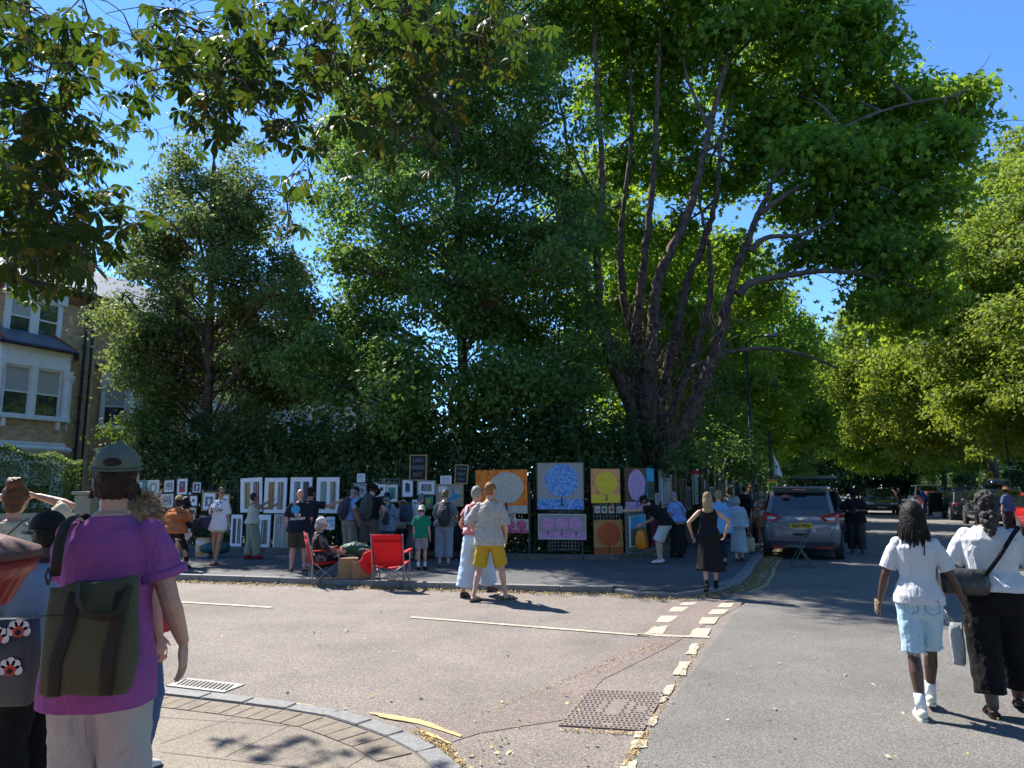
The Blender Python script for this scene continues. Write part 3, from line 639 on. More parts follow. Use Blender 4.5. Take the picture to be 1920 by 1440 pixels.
boughs = [([(1383, 552), (1410, 530), (1470, 517), (1540, 508), (1600, 512), (1640, 520)], .13, .05, -.8), ([(1405, 470), (1440, 445), (1500, 440), (1560, 415)], .10, .04, -.9), ([(1425, 400), (1500, 350), (1580, 330), (1640, 350)], .09, .03, -.9),
          ([(1300, 690), (1350, 665), (1400, 655), (1460, 655), (1520, 670), (1570, 690)], .09, .03, -.6), ([(1128, 400), (1095, 330), (1060, 260)], .09, .03, 0), ([(1330, 240), (1290, 150), (1270, 40)], .08, .03, .2), ([(1352, 130), (1420, 60), (1470, -20)], .07, .02, 0), ([(1455, 330), (1560, 250), (1680, 200), (1790, 180)], .08, .02, -.9)]
pb = [(1090, -60, 110), (1200, -90, 120), (1320, -80, 120), (1440, -60, 110), (1540, -40, 90), (1130, 60, 90, 1.5), (1250, 60, 100, 1.5), (1360, 60, 100), (1470, 60, 95), (1560, 70, 85), (1610, 30, 55), (1640, 110, 55), (1150, 180, 80, 2.5), (1260, 190, 90, 2.5), (1400, 180, 85, 2), (1500, 180, 95), (1600, 190, 90), (1690, 200, 75), (1770, 190, 65), (1815, 170, 36), (1805, 230, 45), (1160, 300, 70, 3), (1250, 310, 70, 3), (1430, 270, 80, 2), (1540, 300, 90), (1640, 310, 85), (1720, 290, 75), (1770, 270, 55), (1480, 380, 55, 2), (1560, 400, 65), (1640, 410, 70), (1720, 390, 75), (1500, 470, 45), (1590, 465, 50), (1660, 500, 60), (1720, 480, 60), (1680, 580, 50), (1740, 560, 50), (1100, 420, 60, 3), (1180, 420, 45, 3.5), (1260, 430, 45, 3.5), (1620, 560, 36), (1390, 330, 45, 2.5), (1340, 340, 36, 3.5), (1150, 560, 45, 4), (1230, 560, 50, 4), (1290, 600, 45, 4), (1380, 480, 40, 3.5), (1330, 690, 45, 4), (1430, 560, 45, 3.5), (1260, 700, 45, 5), (1160, 690, 40, 5), (1420, 720, 50, 3), (1790, 330, 36)]
def plane_extra(t, B, spine):
    mb = MB(); rs = random.Random(4); allp = []
    for pts, a, b, d in stems: allp += path_limb(mb, [P(x, y, Yp+d)-B for x, y in pts], a, b, 18, .07)
    mb.build('stem', M_barkr, t, True, disp=.07, dscale=.1); mb = MB(); bp = []
    for pts, a, b, d in boughs: bp += path_limb(mb, [P(x, y, Yp+d)-B for x, y in pts], a, b, 8, .03)
    for x, y, r, *d in pb[1:45:1]:
        c = P(x, y, Yp+(d[0] if d else 0))-B; p = min(allp+bp, key=lambda q: (q-c).length+max(0, q.z-c.z)); limb(mb, p, c, .06, .02, .1, 6, 6, rs)
        for _ in range(3): limb(mb, c, c+Vector((rs.gauss(0, 1), rs.gauss(0, 1), rs.gauss(.3, .6))), .025, .006, .15, 4, 4, rs)
    mb.build('bough', M_barkp, t, True)
    mb = MB(); low = [p for p in allp if p.z < 6.5]           # dead ivy stems and twigs round the base
    for _ in range(520):
        p = rs.choice(low)+Vector((rs.gauss(0, .22), rs.gauss(-.25, .2), 0)); q = p+Vector((rs.gauss(0, .3), rs.gauss(-.08, .2), rs.gauss(.1, .75))); limb(mb, p, q, rs.uniform(.006, .02), .004, .22, 4, 5, rs)
    for _ in range(170):
        p = P(rs.gauss(1215, 70), rs.uniform(690, 890), Yp-rs.uniform(.3, 1.3))-B; q = p+Vector((rs.gauss(0, .55), rs.gauss(-.1, .3), rs.gauss(0, .5))); limb(mb, p, q, .008, .003, .3, 4, 5, rs)
    mb.build('dry_twigs', M_vine, t, True)
tree('plane_tree', 'huge plane tree with many spreading stems and tangled dry twigs at its base', base, Yp, [(1210, 860), (1212, 780), (1205, 690)], px_blobs(pb, Yp), L_plane, M_barkr, .5, .235, 11, .7, 21, leaves=95, shell=.35, limbs=False, extra=plane_extra, tmpl=STAR, tf=STAR_F, up=.35, hang=.4)
# shrubs and low trees that fill the space under the crowns
def bush(label, blobs, m, leaf=.11, per=6, sub=.5, seed=3, name='shrub', leaves=110, cat='shrub', group=None, trunk=True, up=.7):
    c0 = Vector(blobs[0][0]); base = Vector((c0.x, c0.y, 0)); t = thing(name, label, cat, base, group=group)
    if trunk:
        mb = MB(); rs = random.Random(seed)
        for c, r in blobs: limb(mb, (rs.uniform(-.2, .2), rs.uniform(-.2, .2), 0), Vector(c)-base, .06, .02, .1, 6, 6, rs)
        mb.build('stem', M_bark, t, True)
    crown('foliage', [(tuple(Vector(c)-base), r) for c, r in blobs], m, t, leaf, per*3, sub, seed, leaves=leaves, up=up); return t
bush('bright leafy shrub beside the house wall behind the capped man', px_blobs([(238, 800, 30, 0), (262, 775, 28, 0), (225, 845, 24, 0), (250, 850, 40, 0), (290, 820, 42, 0)], 20.5), L_hedge, .12)
bush('olive shrub under the narrow grey-green tree', px_blobs([(330, 830, 50), (410, 800, 50), (450, 850, 45), (370, 880, 50), (300, 880, 40)], 21), L_grey, .11, 5)
bush('bushy green shrub in the gap below the house windows', px_blobs([(520, 840, 45, 2), (590, 850, 48, 2), (480, 870, 40, 1), (640, 840, 50, 1), (550, 880, 45, 1)], 20.5), L_cool, .12, 6)
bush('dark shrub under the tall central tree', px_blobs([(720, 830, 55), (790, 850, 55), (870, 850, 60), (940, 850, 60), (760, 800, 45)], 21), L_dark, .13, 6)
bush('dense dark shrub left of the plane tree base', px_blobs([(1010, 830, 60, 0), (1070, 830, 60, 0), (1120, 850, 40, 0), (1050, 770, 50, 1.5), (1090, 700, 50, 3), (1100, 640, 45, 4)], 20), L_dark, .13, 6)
bush('leafy shrub right of the plane tree base', px_blobs([(1290, 850, 36, 0), (1330, 830, 45, 1), (1370, 790, 50, 3), (1400, 850, 50, 2), (1345, 740, 45, 4)], 19.5), L_cool, .13, 6)
# trees further along the left of the main road
def roadtree(label, s, n, zc, blobsz, m, seed, leaf=.2, per=3.6, sub=1.0, leaves=60, group=None, r0=.3, hang=.5, bark=None):
    """blobs relative to the trunk: (ds, dn, z, r)"""
    base = SN(s, n); t = thing('street_tree', label, 'tree', base, group=group); rs = random.Random(seed); B = base
    tr = MB(); sp = limb(tr, (0, 0, 0), (rs.uniform(-.4, .4), rs.uniform(-.4, .4), zc), r0, r0*.35, .03, 10, 8, rs); tr.build('trunk', bark or M_bark, t, True)
    bl = [(SN(s+a, n+b, z)-B, (r, r, r*.85)) for a, b, z, r in blobsz]; lm = MB()
    for c, r in bl:
        p = min(sp[2:], key=lambda q: (q-c).length+max(0, q.z-c.z)*2); limb(lm, p, c, r0*.3, .03, .12, 6, 6, rs)
    lm.build('limbs', bark or M_bark, t, True); crown('crown', [(tuple(c), r) for c, r in bl], m, t, leaf*1.25, per*2.2, sub*.8, seed, leaves=int(leaves*1.1), hang=hang, up=.45, flat=.42); return t
roadtree('bright green tree rising behind the art railings beyond the plane tree', 29, -7, 7, [(0, 0, 8.5, 2.6), (2, 1, 6.5, 2.4), (-2, 1.2, 7, 2.3), (1, 2.6, 8.5, 2.2), (2, -2, 8, 2.6), (0, 1, 11, 2), (3, 2.6, 5.5, 1.9), (-2, -2, 5, 2.3), (0, 1.5, 4.3, 1.9), (3, 0, 12, 2.6), (0, 3, 10.5, 2.2), (2, 3.5, 7, 1.9), (-3, 0, 10, 2.4), (-2, -1, 13, 2.4)], L_plane, 31, .2)
roadtree('second green tree along the left railings, with low hanging branches', 39, -6.5, 8, [(0, 0, 11, 3), (2, 2, 8, 2.8), (-2, 2, 9, 2.6), (0, 3.6, 6.5, 2.4), (3, -2, 9, 3), (-2, -2, 6, 3), (2, 3.5, 4.6, 1.8), (0, 0, 5, 2.6), (0, 2, 13, 2.8), (2, 4, 10.5, 2.4), (0, 5, 8.5, 2.2)], L_plane, 32, .22)
roadtree('third tree along the left side of the main road', 53, -6.5, 9, [(0, 0, 12, 3.4), (3, 3, 9, 3.2), (-3, 3, 10, 3), (0, 5, 7, 2.8), (3, -2, 9, 3.4), (-2, -3, 7, 3.4), (2, 3, 4.8, 2), (0, 0, 5, 2.8), (0, 2, 15, 3.2), (2, 5, 12.5, 2.8), (0, 6, 5.6, 2)], L_plane, 33, .26, 3)
roadtree('tall tree far along the left side of the main road', 72, -6, 9, [(0, 0, 12, 4), (3, 4, 9, 4), (-3, 4, 10, 3.4), (0, 7, 8, 3.2), (3, -2, 8, 4), (2, 3, 5, 2.4), (0, -1, 5, 3), (0, 5, 14, 3.5), (0, 8, 11, 3)], L_cool, 34, .32, 2.6, 1.2)
roadtree('farthest tree on the left of the main road', 100, -5, 9, [(0, 0, 11, 5), (3, 5, 9, 5), (-3, 6, 9, 4), (5, 9, 9, 4), (3, 3, 5, 3)], L_dark, 35, .42, 2.2, 1.4)
# right side trees: lime-yellow sunlit foliage
roadtree('lime green tree hanging over the parked red car at the right edge', 33, 13.2, 8, [(0, 0, 13, 3.2), (-2, 2, 10, 3), (2, -1, 10, 3), (0, -3, 8, 2.4), (-1, -2, 12, 2.4), (1, 2, 7, 3), (3, -2.5, 6, 2.2), (-3, 0, 6.5, 2.3), (0, -2, 5, 1.8), (-1, 0, 16, 3), (1, 2, 18, 2.6), (1, -2, 15, 2.5)], L_lime, 41, .17, 4.2, .9, 75)
roadtree('sunlit yellow-green tree above the grey car with the roof box', 46, 12.6, 9, [(0, 0, 14, 3.6), (0, 0, 17.5, 3.3), (2, -3, 15.5, 2.8), (2, 2, 11, 3.2), (2, -3, 11, 3), (-2, -2, 10, 3), (0, -5, 8, 2.6), (-3, -3, 7, 2.4), (3, -4, 6.5, 2.4), (0, 0, 6, 3), (0, -3.5, 4.8, 1.8), (2, -5.5, 12, 2.6), (0, -6.5, 10, 2.4), (-2, -5, 6, 2), (2, -5, 14.5, 2.6)], L_lime, 42, .2, 3.8, 1.0, 70)
roadtree('yellow-green tree behind the yellow sign on the right pavement', 62, 11.5, 9, [(0, 0, 15, 4), (0, -1, 19, 3.5), (3, 2, 12, 4), (2, -4, 12, 3.6), (-3, -3, 11, 3.4), (0, -7, 9, 3), (-3, -4, 7.5, 2.8), (4, -5, 7, 3), (0, 0, 6, 3.4), (0, -4.5, 5, 2.2), (2, -8, 13, 3), (0, -9, 10.5, 2.8), (2, -8, 6.5, 2.2), (0, -6, 16, 3.2), (0, -2, 21, 3)], L_lime, 43, .25, 3.2, 1.1, 65)
T_ = thing('street_tree', 'tall sunlit tree rising highest at the right edge of the view', 'tree', SN(58, 10.5)); B_ = SN(58, 10.5); rs = random.Random(77)
bl_ = [(Vector(c)-B_, r) for c, r in px_blobs([(1930, 300, 80), (1880, 360, 80), (1950, 420, 90), (1840, 430, 70), (1800, 500, 70), (1890, 510, 90), (1760, 570, 65), (1830, 600, 85), (1710, 640, 55), (1910, 640, 90), (1670, 700, 50), (1770, 690, 70), (1860, 740, 80), (1640, 760, 42), (1710, 780, 55), (1790, 800, 60)], 49)]
tr = MB(); sp2 = limb(tr, (0, 0, 0), (.4, .2, 15), .42, .12, .02, 10, 10, rs); tr.build('trunk', M_bark, T_, True); lm = MB()
for c, r in bl_: limb(lm, min(sp2[2:], key=lambda q: (q-c).length+max(0, q.z-c.z)*2), c, .10, .03, .12, 6, 6, rs)
lm.build('limbs', M_bark, T_, True); crown('crown', [(tuple(c), r) for c, r in bl_], L_lime, T_, .30, 7.5, .85, 77, leaves=75, up=.45, flat=.42)
roadtree('darker green tree far down the right side of the road', 84, 11, 9, [(0, 0, 15, 5), (3, 2, 11, 5), (2, -5, 12, 4.4), (-3, -4, 10, 4), (0, -9, 10, 3.6), (4, -6, 7, 4), (0, 0, 6, 4), (2, -6, 5, 2.4), (0, -11, 13, 3.6), (3, -11, 7.5, 3), (0, -5, 19, 4)], L_plane, 44, .32, 2.6, 1.3, 60)
roadtree('far tree closing the view at the end of the road', 122, 4, 10, [(0, 0, 10, 7), (3, 9, 9, 7), (2, -9, 9, 7), (0, 0, 4, 4), (3, 8, 4, 4), (3, -7, 4, 4), (0, 17, 8, 7), (0, 16, 3, 3)], L_dark, 45, .5, 2.2, 1.6, 60)
roadtree('farthest dark tree on the right behind the crowd', 108, 24, 10, [(0, 0, 10, 7), (3, 7, 9, 6), (2, -7, 9, 6), (0, 0, 4, 5), (3, 8, 4, 4)], L_dark, 46, .5, 2.2, 1.6, 60)
roadtree('dark leafy tree behind the paintings at the right edge', 30, 17.5, 6, [(0, 0, 7, 3.6), (4, -1, 6, 3.4), (-3, 1, 6, 3.2), (8, 0, 7, 3.6), (0, -1, 3.6, 2.4), (5, -1.6, 3.4, 2.2), (10, -1.5, 3.2, 2.4), (14, -1, 5, 3.5)], L_dark, 47, .2, 3.6, .9, 60)
# hedge behind the railings
def hedge(label, line, h, wd, m, leaf=.1, dens=420, off=.6, seed=1, cat='hedge', z0=.05, topz=0, shell=.75, side=1):
    rng = np.random.default_rng(seed); A = line[0]; t = thing('hedge', label, cat, (A.x, A.y, 0)); Cs = []; Ns = []; mb = MB(); rs = random.Random(seed)
    for a, b in zip(line[:-1], line[1:]):
        L_ = (b-a).length; d = (b-a)/L_; nn = Vector((-d.y, d.x, 0))*side; n = int(dens*L_)
        u = rng.random(n)*L_; v = rng.beta(.7, 1.1, n)*wd; hh = h*(1+.06*np.sin(u*2.1)+.05*np.sin(u*5.3+1)+topz*rng.random(n)**4); z = z0+rng.random(n)*hh
        top = rng.random(n) < .25; z[top] = z0+hh[top]*(.95+.06*rng.random(top.sum())); v = v+.12*np.sin(u*3.3+z*2.2)+.08*np.sin(u*9+z*5)
        q = np.stack([a.x+d.x*u+nn.x*(off+v), a.y+d.y*u+nn.y*(off+v), z], 1); Cs.append(q-np.array([A.x, A.y, 0]))
        o = np.tile(-np.array(nn), (n, 1)); o[top] = [0, 0, 1]; Ns.append(o)
        for i in range(int(L_*3)):
            p = a.lerp(b, rs.random())+nn*(off+wd*.5)-A; limb(mb, (p.x, p.y, 0), (p.x+rs.gauss(0, .2), p.y+rs.gauss(0, .1), h*.85), .02, .008, .05, 4, 4, rs)
    mb.build('stems', M_bark, t, True)
    C = np.concatenate(Cs); O = np.concatenate(Ns); n = len(C)
    leaves_mesh('foliage', C, O*.9+rng.normal(size=(n, 3))*.6+np.array([0, 0, .35]), rng.normal(size=(n, 3))+np.array([0, 0, -.5]), leaf*(.6+.7*rng.random(n)), m, t); return t
fl = fence_line
fs = [Vector((-10.9, 20.02, 0))]+fl[2:6]; bs = offset(fs, 2.2)
back = offset(fl, 2.2)
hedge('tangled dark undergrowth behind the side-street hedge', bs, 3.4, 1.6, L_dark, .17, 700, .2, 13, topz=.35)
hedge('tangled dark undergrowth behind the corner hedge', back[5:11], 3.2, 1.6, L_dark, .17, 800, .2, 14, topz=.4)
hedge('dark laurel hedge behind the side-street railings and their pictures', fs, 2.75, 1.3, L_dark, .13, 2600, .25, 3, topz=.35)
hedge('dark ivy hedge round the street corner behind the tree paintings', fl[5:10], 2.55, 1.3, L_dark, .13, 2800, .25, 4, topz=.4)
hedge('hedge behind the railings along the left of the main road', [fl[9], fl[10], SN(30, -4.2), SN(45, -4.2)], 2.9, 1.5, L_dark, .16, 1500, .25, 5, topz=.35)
hedge('far hedge along the left of the main road', [SN(45, -4.2), SN(75, -4.2), SN(120, -4.2)], 3.2, 2, L_dark, .3, 350, .25, 6, topz=.3)
hedge('dark mass of foliage closing the far end of the road', [SN(128, -14), SN(128, 12), SN(128, 45)], 8, 5, L_dark, .55, 230, .1, 9, topz=.5)
hedge('dark hedge along the far right pavement', [SN(24, 12.4), SN(60, 12.4), SN(120, 12.4)], 2.6, 2, L_dark, .26, 450, .1, 8, topz=.3, side=-1)
ha = P(-330, 905, 18.2); hb = P(150, 905, 21.0)
hedge('clipped green hedge with a flat top at the left edge', [Vector((ha.x, ha.y, 0)), Vector((hb.x, hb.y, 0))], 2.1, 1.5, L_hedge, .075, 2600, 0, 7, topz=0, z0=.6)
# garden wall under it, rendered cream with pillars
M_cream = mat('cream_render', (.55, .46, .33), .8, bump=.3, var=.2)
gw = thing('garden_wall', 'low cream garden wall with square pillars below the clipped hedge', 'wall', (hb.x, hb.y, 0)); mb = MB(); d = (hb-ha); d.z = 0; L_ = d.length; d.normalize(); ang = math.atan2(d.y, d.x); Rz = Matrix.Rotation(ang, 3, 'Z')
mb.box(tuple(Rz @ Vector((-L_/2, -.22, .5))), (L_, .25, 1.0), Rz); mb.build('wall', M_cream, gw)
for x in (.12, -2.2, -4.5):
    mb = MB(); mb.box(tuple(Rz @ Vector((x, -.3, .75))), (.42, .42, 1.5), Rz, .02); mb.box(tuple(Rz @ Vector((x, -.3, 1.55))), (.56, .56, .1), Rz, .02); mb.build('pillar', M_cream, gw)
pl = P(165, 905, 21.2); gp = thing('gate_pillar', 'single cream gate pillar between the hedge and the capped man', 'pillar', (pl.x, pl.y, 0)); mb = MB(); mb.box((0, 0, .75), (.45, .45, 1.5), None, .02); mb.box((0, 0, 1.55), (.6, .6, .1), None, .02); mb.build('post', M_cream, gp)
# iron railings
def railing(label, line, h=1.75, step=.13, rad=.009):
    A = line[0]; t = thing('railings', label, 'railings', (A.x, A.y, 0)); mb = MB(); rl = MB()
    for a, b in zip(line[:-1], line[1:]):
        L_ = (b-a).length; n = max(1, int(L_/step))
        for i in range(n): p = a.lerp(b, i/n)-A; mb.tube([(p.x, p.y, .1), (p.x, p.y, h), (p.x, p.y, h+.09)], [rad, rad, .002], 5)
        for z in (.28, h-.12): rl.tube([(a.x-A.x, a.y-A.y, z), (b.x-A.x, b.y-A.y, z)], .014, 5)
        p = (a-A); rl.box((p.x, p.y, h/2+.1), (.05, .05, h))
    mb.build('bars', M_black, t); rl.build('rails', M_black, t)
    pb_ = MB()
    for a, b in zip(line[:-1], line[1:]):
        c = (a+b)/2-A; d = b-a; pb_.box((c.x, c.y, .13), (d.length+.03, .22, .14), Matrix.Rotation(math.atan2(d.y, d.x), 3, 'Z'))
    pb_.build('plinth', mat('stone_plinth', (.14, .13, .12), .9, bump=.5, var=.3), t)
railing('black iron railings along the side street behind the visitors', fs)
railing('curved black iron railings round the corner', fl[5:10])
railing('black iron railings along the main road pavement', [fl[9], fl[10], SN(40, -4.2)])
# horse chestnut above the viewer: trunk out of view to the left, hanging leafy twigs
def palm(n7, rs, scale):
    """one palmate leaf: n leaflets, as triangles folded on their midrib, hanging"""
    vs = []; fs = []
    for i in range(n7):
        a = (i-(n7-1)/2)*(.62 if n7 > 5 else .7)+rs.uniform(-.08, .08); Ls = scale*(1-.10*abs(i-(n7-1)/2))*rs.uniform(.9, 1.08); wd = Ls*rs.uniform(.16, .2); dr = rs.uniform(.35, .9)
        prof = [(.03, .0), (.25, .45), (.5, .85), (.68, 1), (.85, .62), (1, 0)]; k = len(vs); mid = []; Lf = []; Rt = []
        for t, w_ in prof:
            x = Ls*t; zz = -dr*Ls*t*t*.55; c = Vector((math.cos(a)*x, math.sin(a)*x, zz)); side = Vector((-math.sin(a), math.cos(a), 0)); mid.append(c); Lf.append(c+side*wd*w_+Vector((0, 0, .22*wd*w_))); Rt.append(c-side*wd*w_+Vector((0, 0, .22*wd*w_)))
        vs += mid+Lf[1:-1]+Rt[1:-1]; m_ = len(prof)
        for j in range(m_-1):
            a0, a1 = k+j, k+j+1; l0 = k+m_+j-1; l1 = l0+1; r0 = k+m_+(m_-2)+j-1; r1 = r0+1
            if j == 0: fs += [(a0, a1, l1), (a0, r1, a1)]
            elif j == m_-2: fs += [(a0, a1, l0), (a0, r0, a1)]
            else: fs += [(a0, a1, l1, l0), (a0, r0, r1, a1)]
    return vs, fs
ct = thing('chestnut_tree', 'horse chestnut whose near drooping leaves hang across the top left', 'tree', (-6.5, 1.2, .1)); rs = random.Random(9); B = Vector((-6.5, 1.2, .1))
tm = MB(); sp = path_limb(tm, [(0, 0, -.1), (.1, .1, 2), (.1, .3, 4), (.5, .6, 6.5)], .42, .28, 12); tm.build('trunk', M_bark, ct, True)
lb = MB(); lf = MB()
regions = []     # (x, y, halfwidth, halfheight, depth lo, hi, clusters)
for x, y, hw, hh, d0_, d1_, k in [(60, 90, 100, 120, 4.2, 6, 34), (80, 260, 100, 90, 4.0, 6, 34), (60, 400, 90, 60, 4, 5.5, 20), (110, 475, 75, 32, 4.2, 5.5, 9), (180, 400, 45, 30, 4.5, 5.5, 5), (60, 480, 80, 28, 4.2, 5.5, 12), (150, 470, 60, 34, 4.3, 5.5, 8), (30, 300, 60, 160, 4.2, 5.5, 6), (200, 60, 60, 50, 4.5, 7, 7),
        (330, 70, 90, 70, 4.2, 6.5, 22), (430, 130, 80, 80, 4.2, 6.5, 24), (520, 60, 110, 70, 4.2, 6.5, 24), (480, 190, 80, 60, 4.2, 6, 12), (400, 200, 60, 36, 4.5, 5.5, 7), (300, 150, 60, 30, 4.5, 6, 4), (660, 60, 110, 75, 4.2, 6.5, 30), (790, 70, 100, 80, 4.2, 6.5, 30), (740, 170, 100, 60, 4.2, 6, 20), (560, 250, 60, 40, 4.5, 6, 7), (900, 50, 80, 60, 4.5, 6, 13), (770, 250, 70, 34, 4.5, 6, 8), (530, 400, 36, 50, 5, 6, 4), (960, 110, 60, 24, 4.5, 5.5, 3), (640, 160, 70, 60, 4.5, 6.5, 8), (1010, 60, 40, 40, 4.5, 6, 3), (560, 320, 34, 34, 5, 6, 2)]:
    for _ in range(int(k*(1.45 if x < 230 else 1.15))):
        for _t in range(20):
            u, v = rs.gauss(0, .6), rs.gauss(0, .6)
            if abs(u) < 1.2 and abs(v) < 1.1: break
        regions.append(P(x+u*hw, y+v*hh, rs.uniform(d0_, d1_)))
for gx, gy in [(440, 1415), (480, 1420), (520, 1410), (560, 1405), (620, 1425), (660, 1412), (700, 1425), (740, 1438), (600, 1435)]:
    g_ = G(gx, gy, .1); hh_ = rs.uniform(5.4, 5.9); regions.append(g_+Vector((sdir.x, sdir.y, sdir.z))*(hh_/sdir.z))
for x, y, d in [] or [(84, 190, 7.9), (110, 205, 8), (70, 175, 7.7), (100, 180, 7.9), (160, 190, 7.9), (185, 200, 8), (150, 210, 7.8), (215, 185, 8), (175, 175, 7.9)][:0]: regions.append(P(x, y, d))
for _ in range(260):   # the part of the crown above and left of the view
    regions.append(Vector((rs.uniform(-7.5, -2.6), rs.uniform(.2, 4.0), rs.uniform(3.6, 7.5))))
for _ in range(60): regions.append(Vector((rs.uniform(-3, 1.5), rs.uniform(2.2, 3.4), rs.uniform(5.0, 7))))
regions = [q for q in regions if not (q.y < 3.6 and q.x/max(.1, q.y) > -.74 and (q.z-EYE)/max(.1, q.y) < .80)]
hubs = [Vector((x, y, z))-B for x, y, z in [(-4.5, 3.2, 6.6), (-3.2, 4.6, 6.3), (-1.8, 4.8, 6.3), (-.6, 5.0, 6.2), (.4, 4.8, 6.4), (-2.5, 3.2, 6.8), (-5.5, 5, 5.6), (-.8, 3, 7), (-6, 3, 5.5)]]
done = []; regions.sort(key=lambda a: -a.z)
for h in hubs: limb(lb, sp[-3], h, .10, .05, .08, 8, 8, rs)
for q in regions:
    q = q-B; nb_ = [a for a in done if .08 < a.z-q.z and (a-q).length < 1.1]
    h = min(nb_, key=lambda a: (a-q).length) if nb_ else min(hubs, key=lambda a: (a-q).length)
    limb(lb, h, q, .006 if nb_ else .012, .003, .14, 4, 6, rs); done.append(q)
    for _ in range(rs.choice((2, 3, 3, 4))):
        c = q+Vector((rs.gauss(0, .13), rs.gauss(0, .13), rs.gauss(0, .10))); d = (c-q); lb.tube([q, c], .0025, 4)
        vs, fs = palm(rs.choice((5, 5, 6, 7)), rs, rs.uniform(.095, .15)); yaw = rs.uniform(0, 6.28)
        M = Matrix.Rotation(yaw, 3, 'Z') @ Matrix.Rotation(rs.gauss(.75, .35), 3, 'Y') @ Matrix.Rotation(rs.gauss(0, .3), 3, 'X'); lf.add([c+M @ v for v in vs], fs)
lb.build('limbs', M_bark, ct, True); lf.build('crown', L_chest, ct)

for lab, (x, y), sd in [('unseen tree added behind the viewer to the right to screen the sky', (11, -9), 61), ('unseen tree added behind the viewer to the left to screen the sky', (-9, -12), 62), ('unseen tree added straight behind the viewer to screen the sky', (1, -17), 63), ('unseen tree added by the left pavement behind the viewer to screen the sky', (-16, -2), 64), ('unseen tree added on the right beside the viewer to screen the sky', (17, 1), 65)]:  # out-of-view trees added to block sky light and deepen the shade
    s0 = x*RX+y*RY; n0 = x*NX+y*NY
    roadtree(lab, s0, n0, 8, [(0, 0, 11, 5), (4, 2, 9, 4), (-3, -3, 9, 4), (2, -4, 8, 4), (-3, 3, 7, 4), (0, 0, 5, 3)], L_dark, sd, .42, 1.6, 1.5, 60)
# ================================================================ PEOPLE
random.seed(5)
SK_L = mat('skin_light', (.55, .33, .24), .5, bump=.1, var=.15, vscale=12); SK_T = mat('skin_tan', (.40, .22, .14), .5, bump=.1, var=.15, vscale=12)
SK_D = mat('skin_dark', (.085, .04, .026), .42, bump=.1, var=.2, vscale=12); SK_R = mat('skin_ruddy', (.55, .27, .20), .5, var=.15, vscale=12)
def hairm(name, c): return mat(name, c, .5, bump=.9, bscale=90, var=.45, vscale=30, spec=.25)
HR_BL = hairm('hair_black', (.013, .011, .010)); HR_DB = hairm('hair_dark_brown', (.035, .02, .014)); HR_BR = hairm('hair_auburn', (.16, .07, .035)); HR_GR = hairm('hair_grey', (.33, .31, .29)); HR_BD = hairm('hair_blond', (.42, .28, .14)); HR_GI = hairm('hair_ginger', (.32, .15, .06)); HR_LB = hairm('hair_light_brown', (.2, .12, .07))
M_eye = mat('eye', (.02, .015, .012), .2); M_lip = mat('lips', (.35, .12, .10), .5); M_sole = mat('rubber_sole', (.03, .03, .03), .8)
def ik(a, c, l1, l2, pole):
    a = Vector(a); c = Vector(c); d = c-a; L = d.length; mx_ = (l1+l2)*.998
    if L > mx_: c = a+d*(mx_/L); d = c-a; L = mx_
    k = (l1*l1-l2*l2+L*L)/(2*L); h = math.sqrt(max(0, l1*l1-k*k)); u = d.normalized(); p = Vector(pole); p = p-u*p.dot(u)
    if p.length < 1e-4: p = u.orthogonal()
    return a+u*k+p.normalized()*h, c
class Person: pass
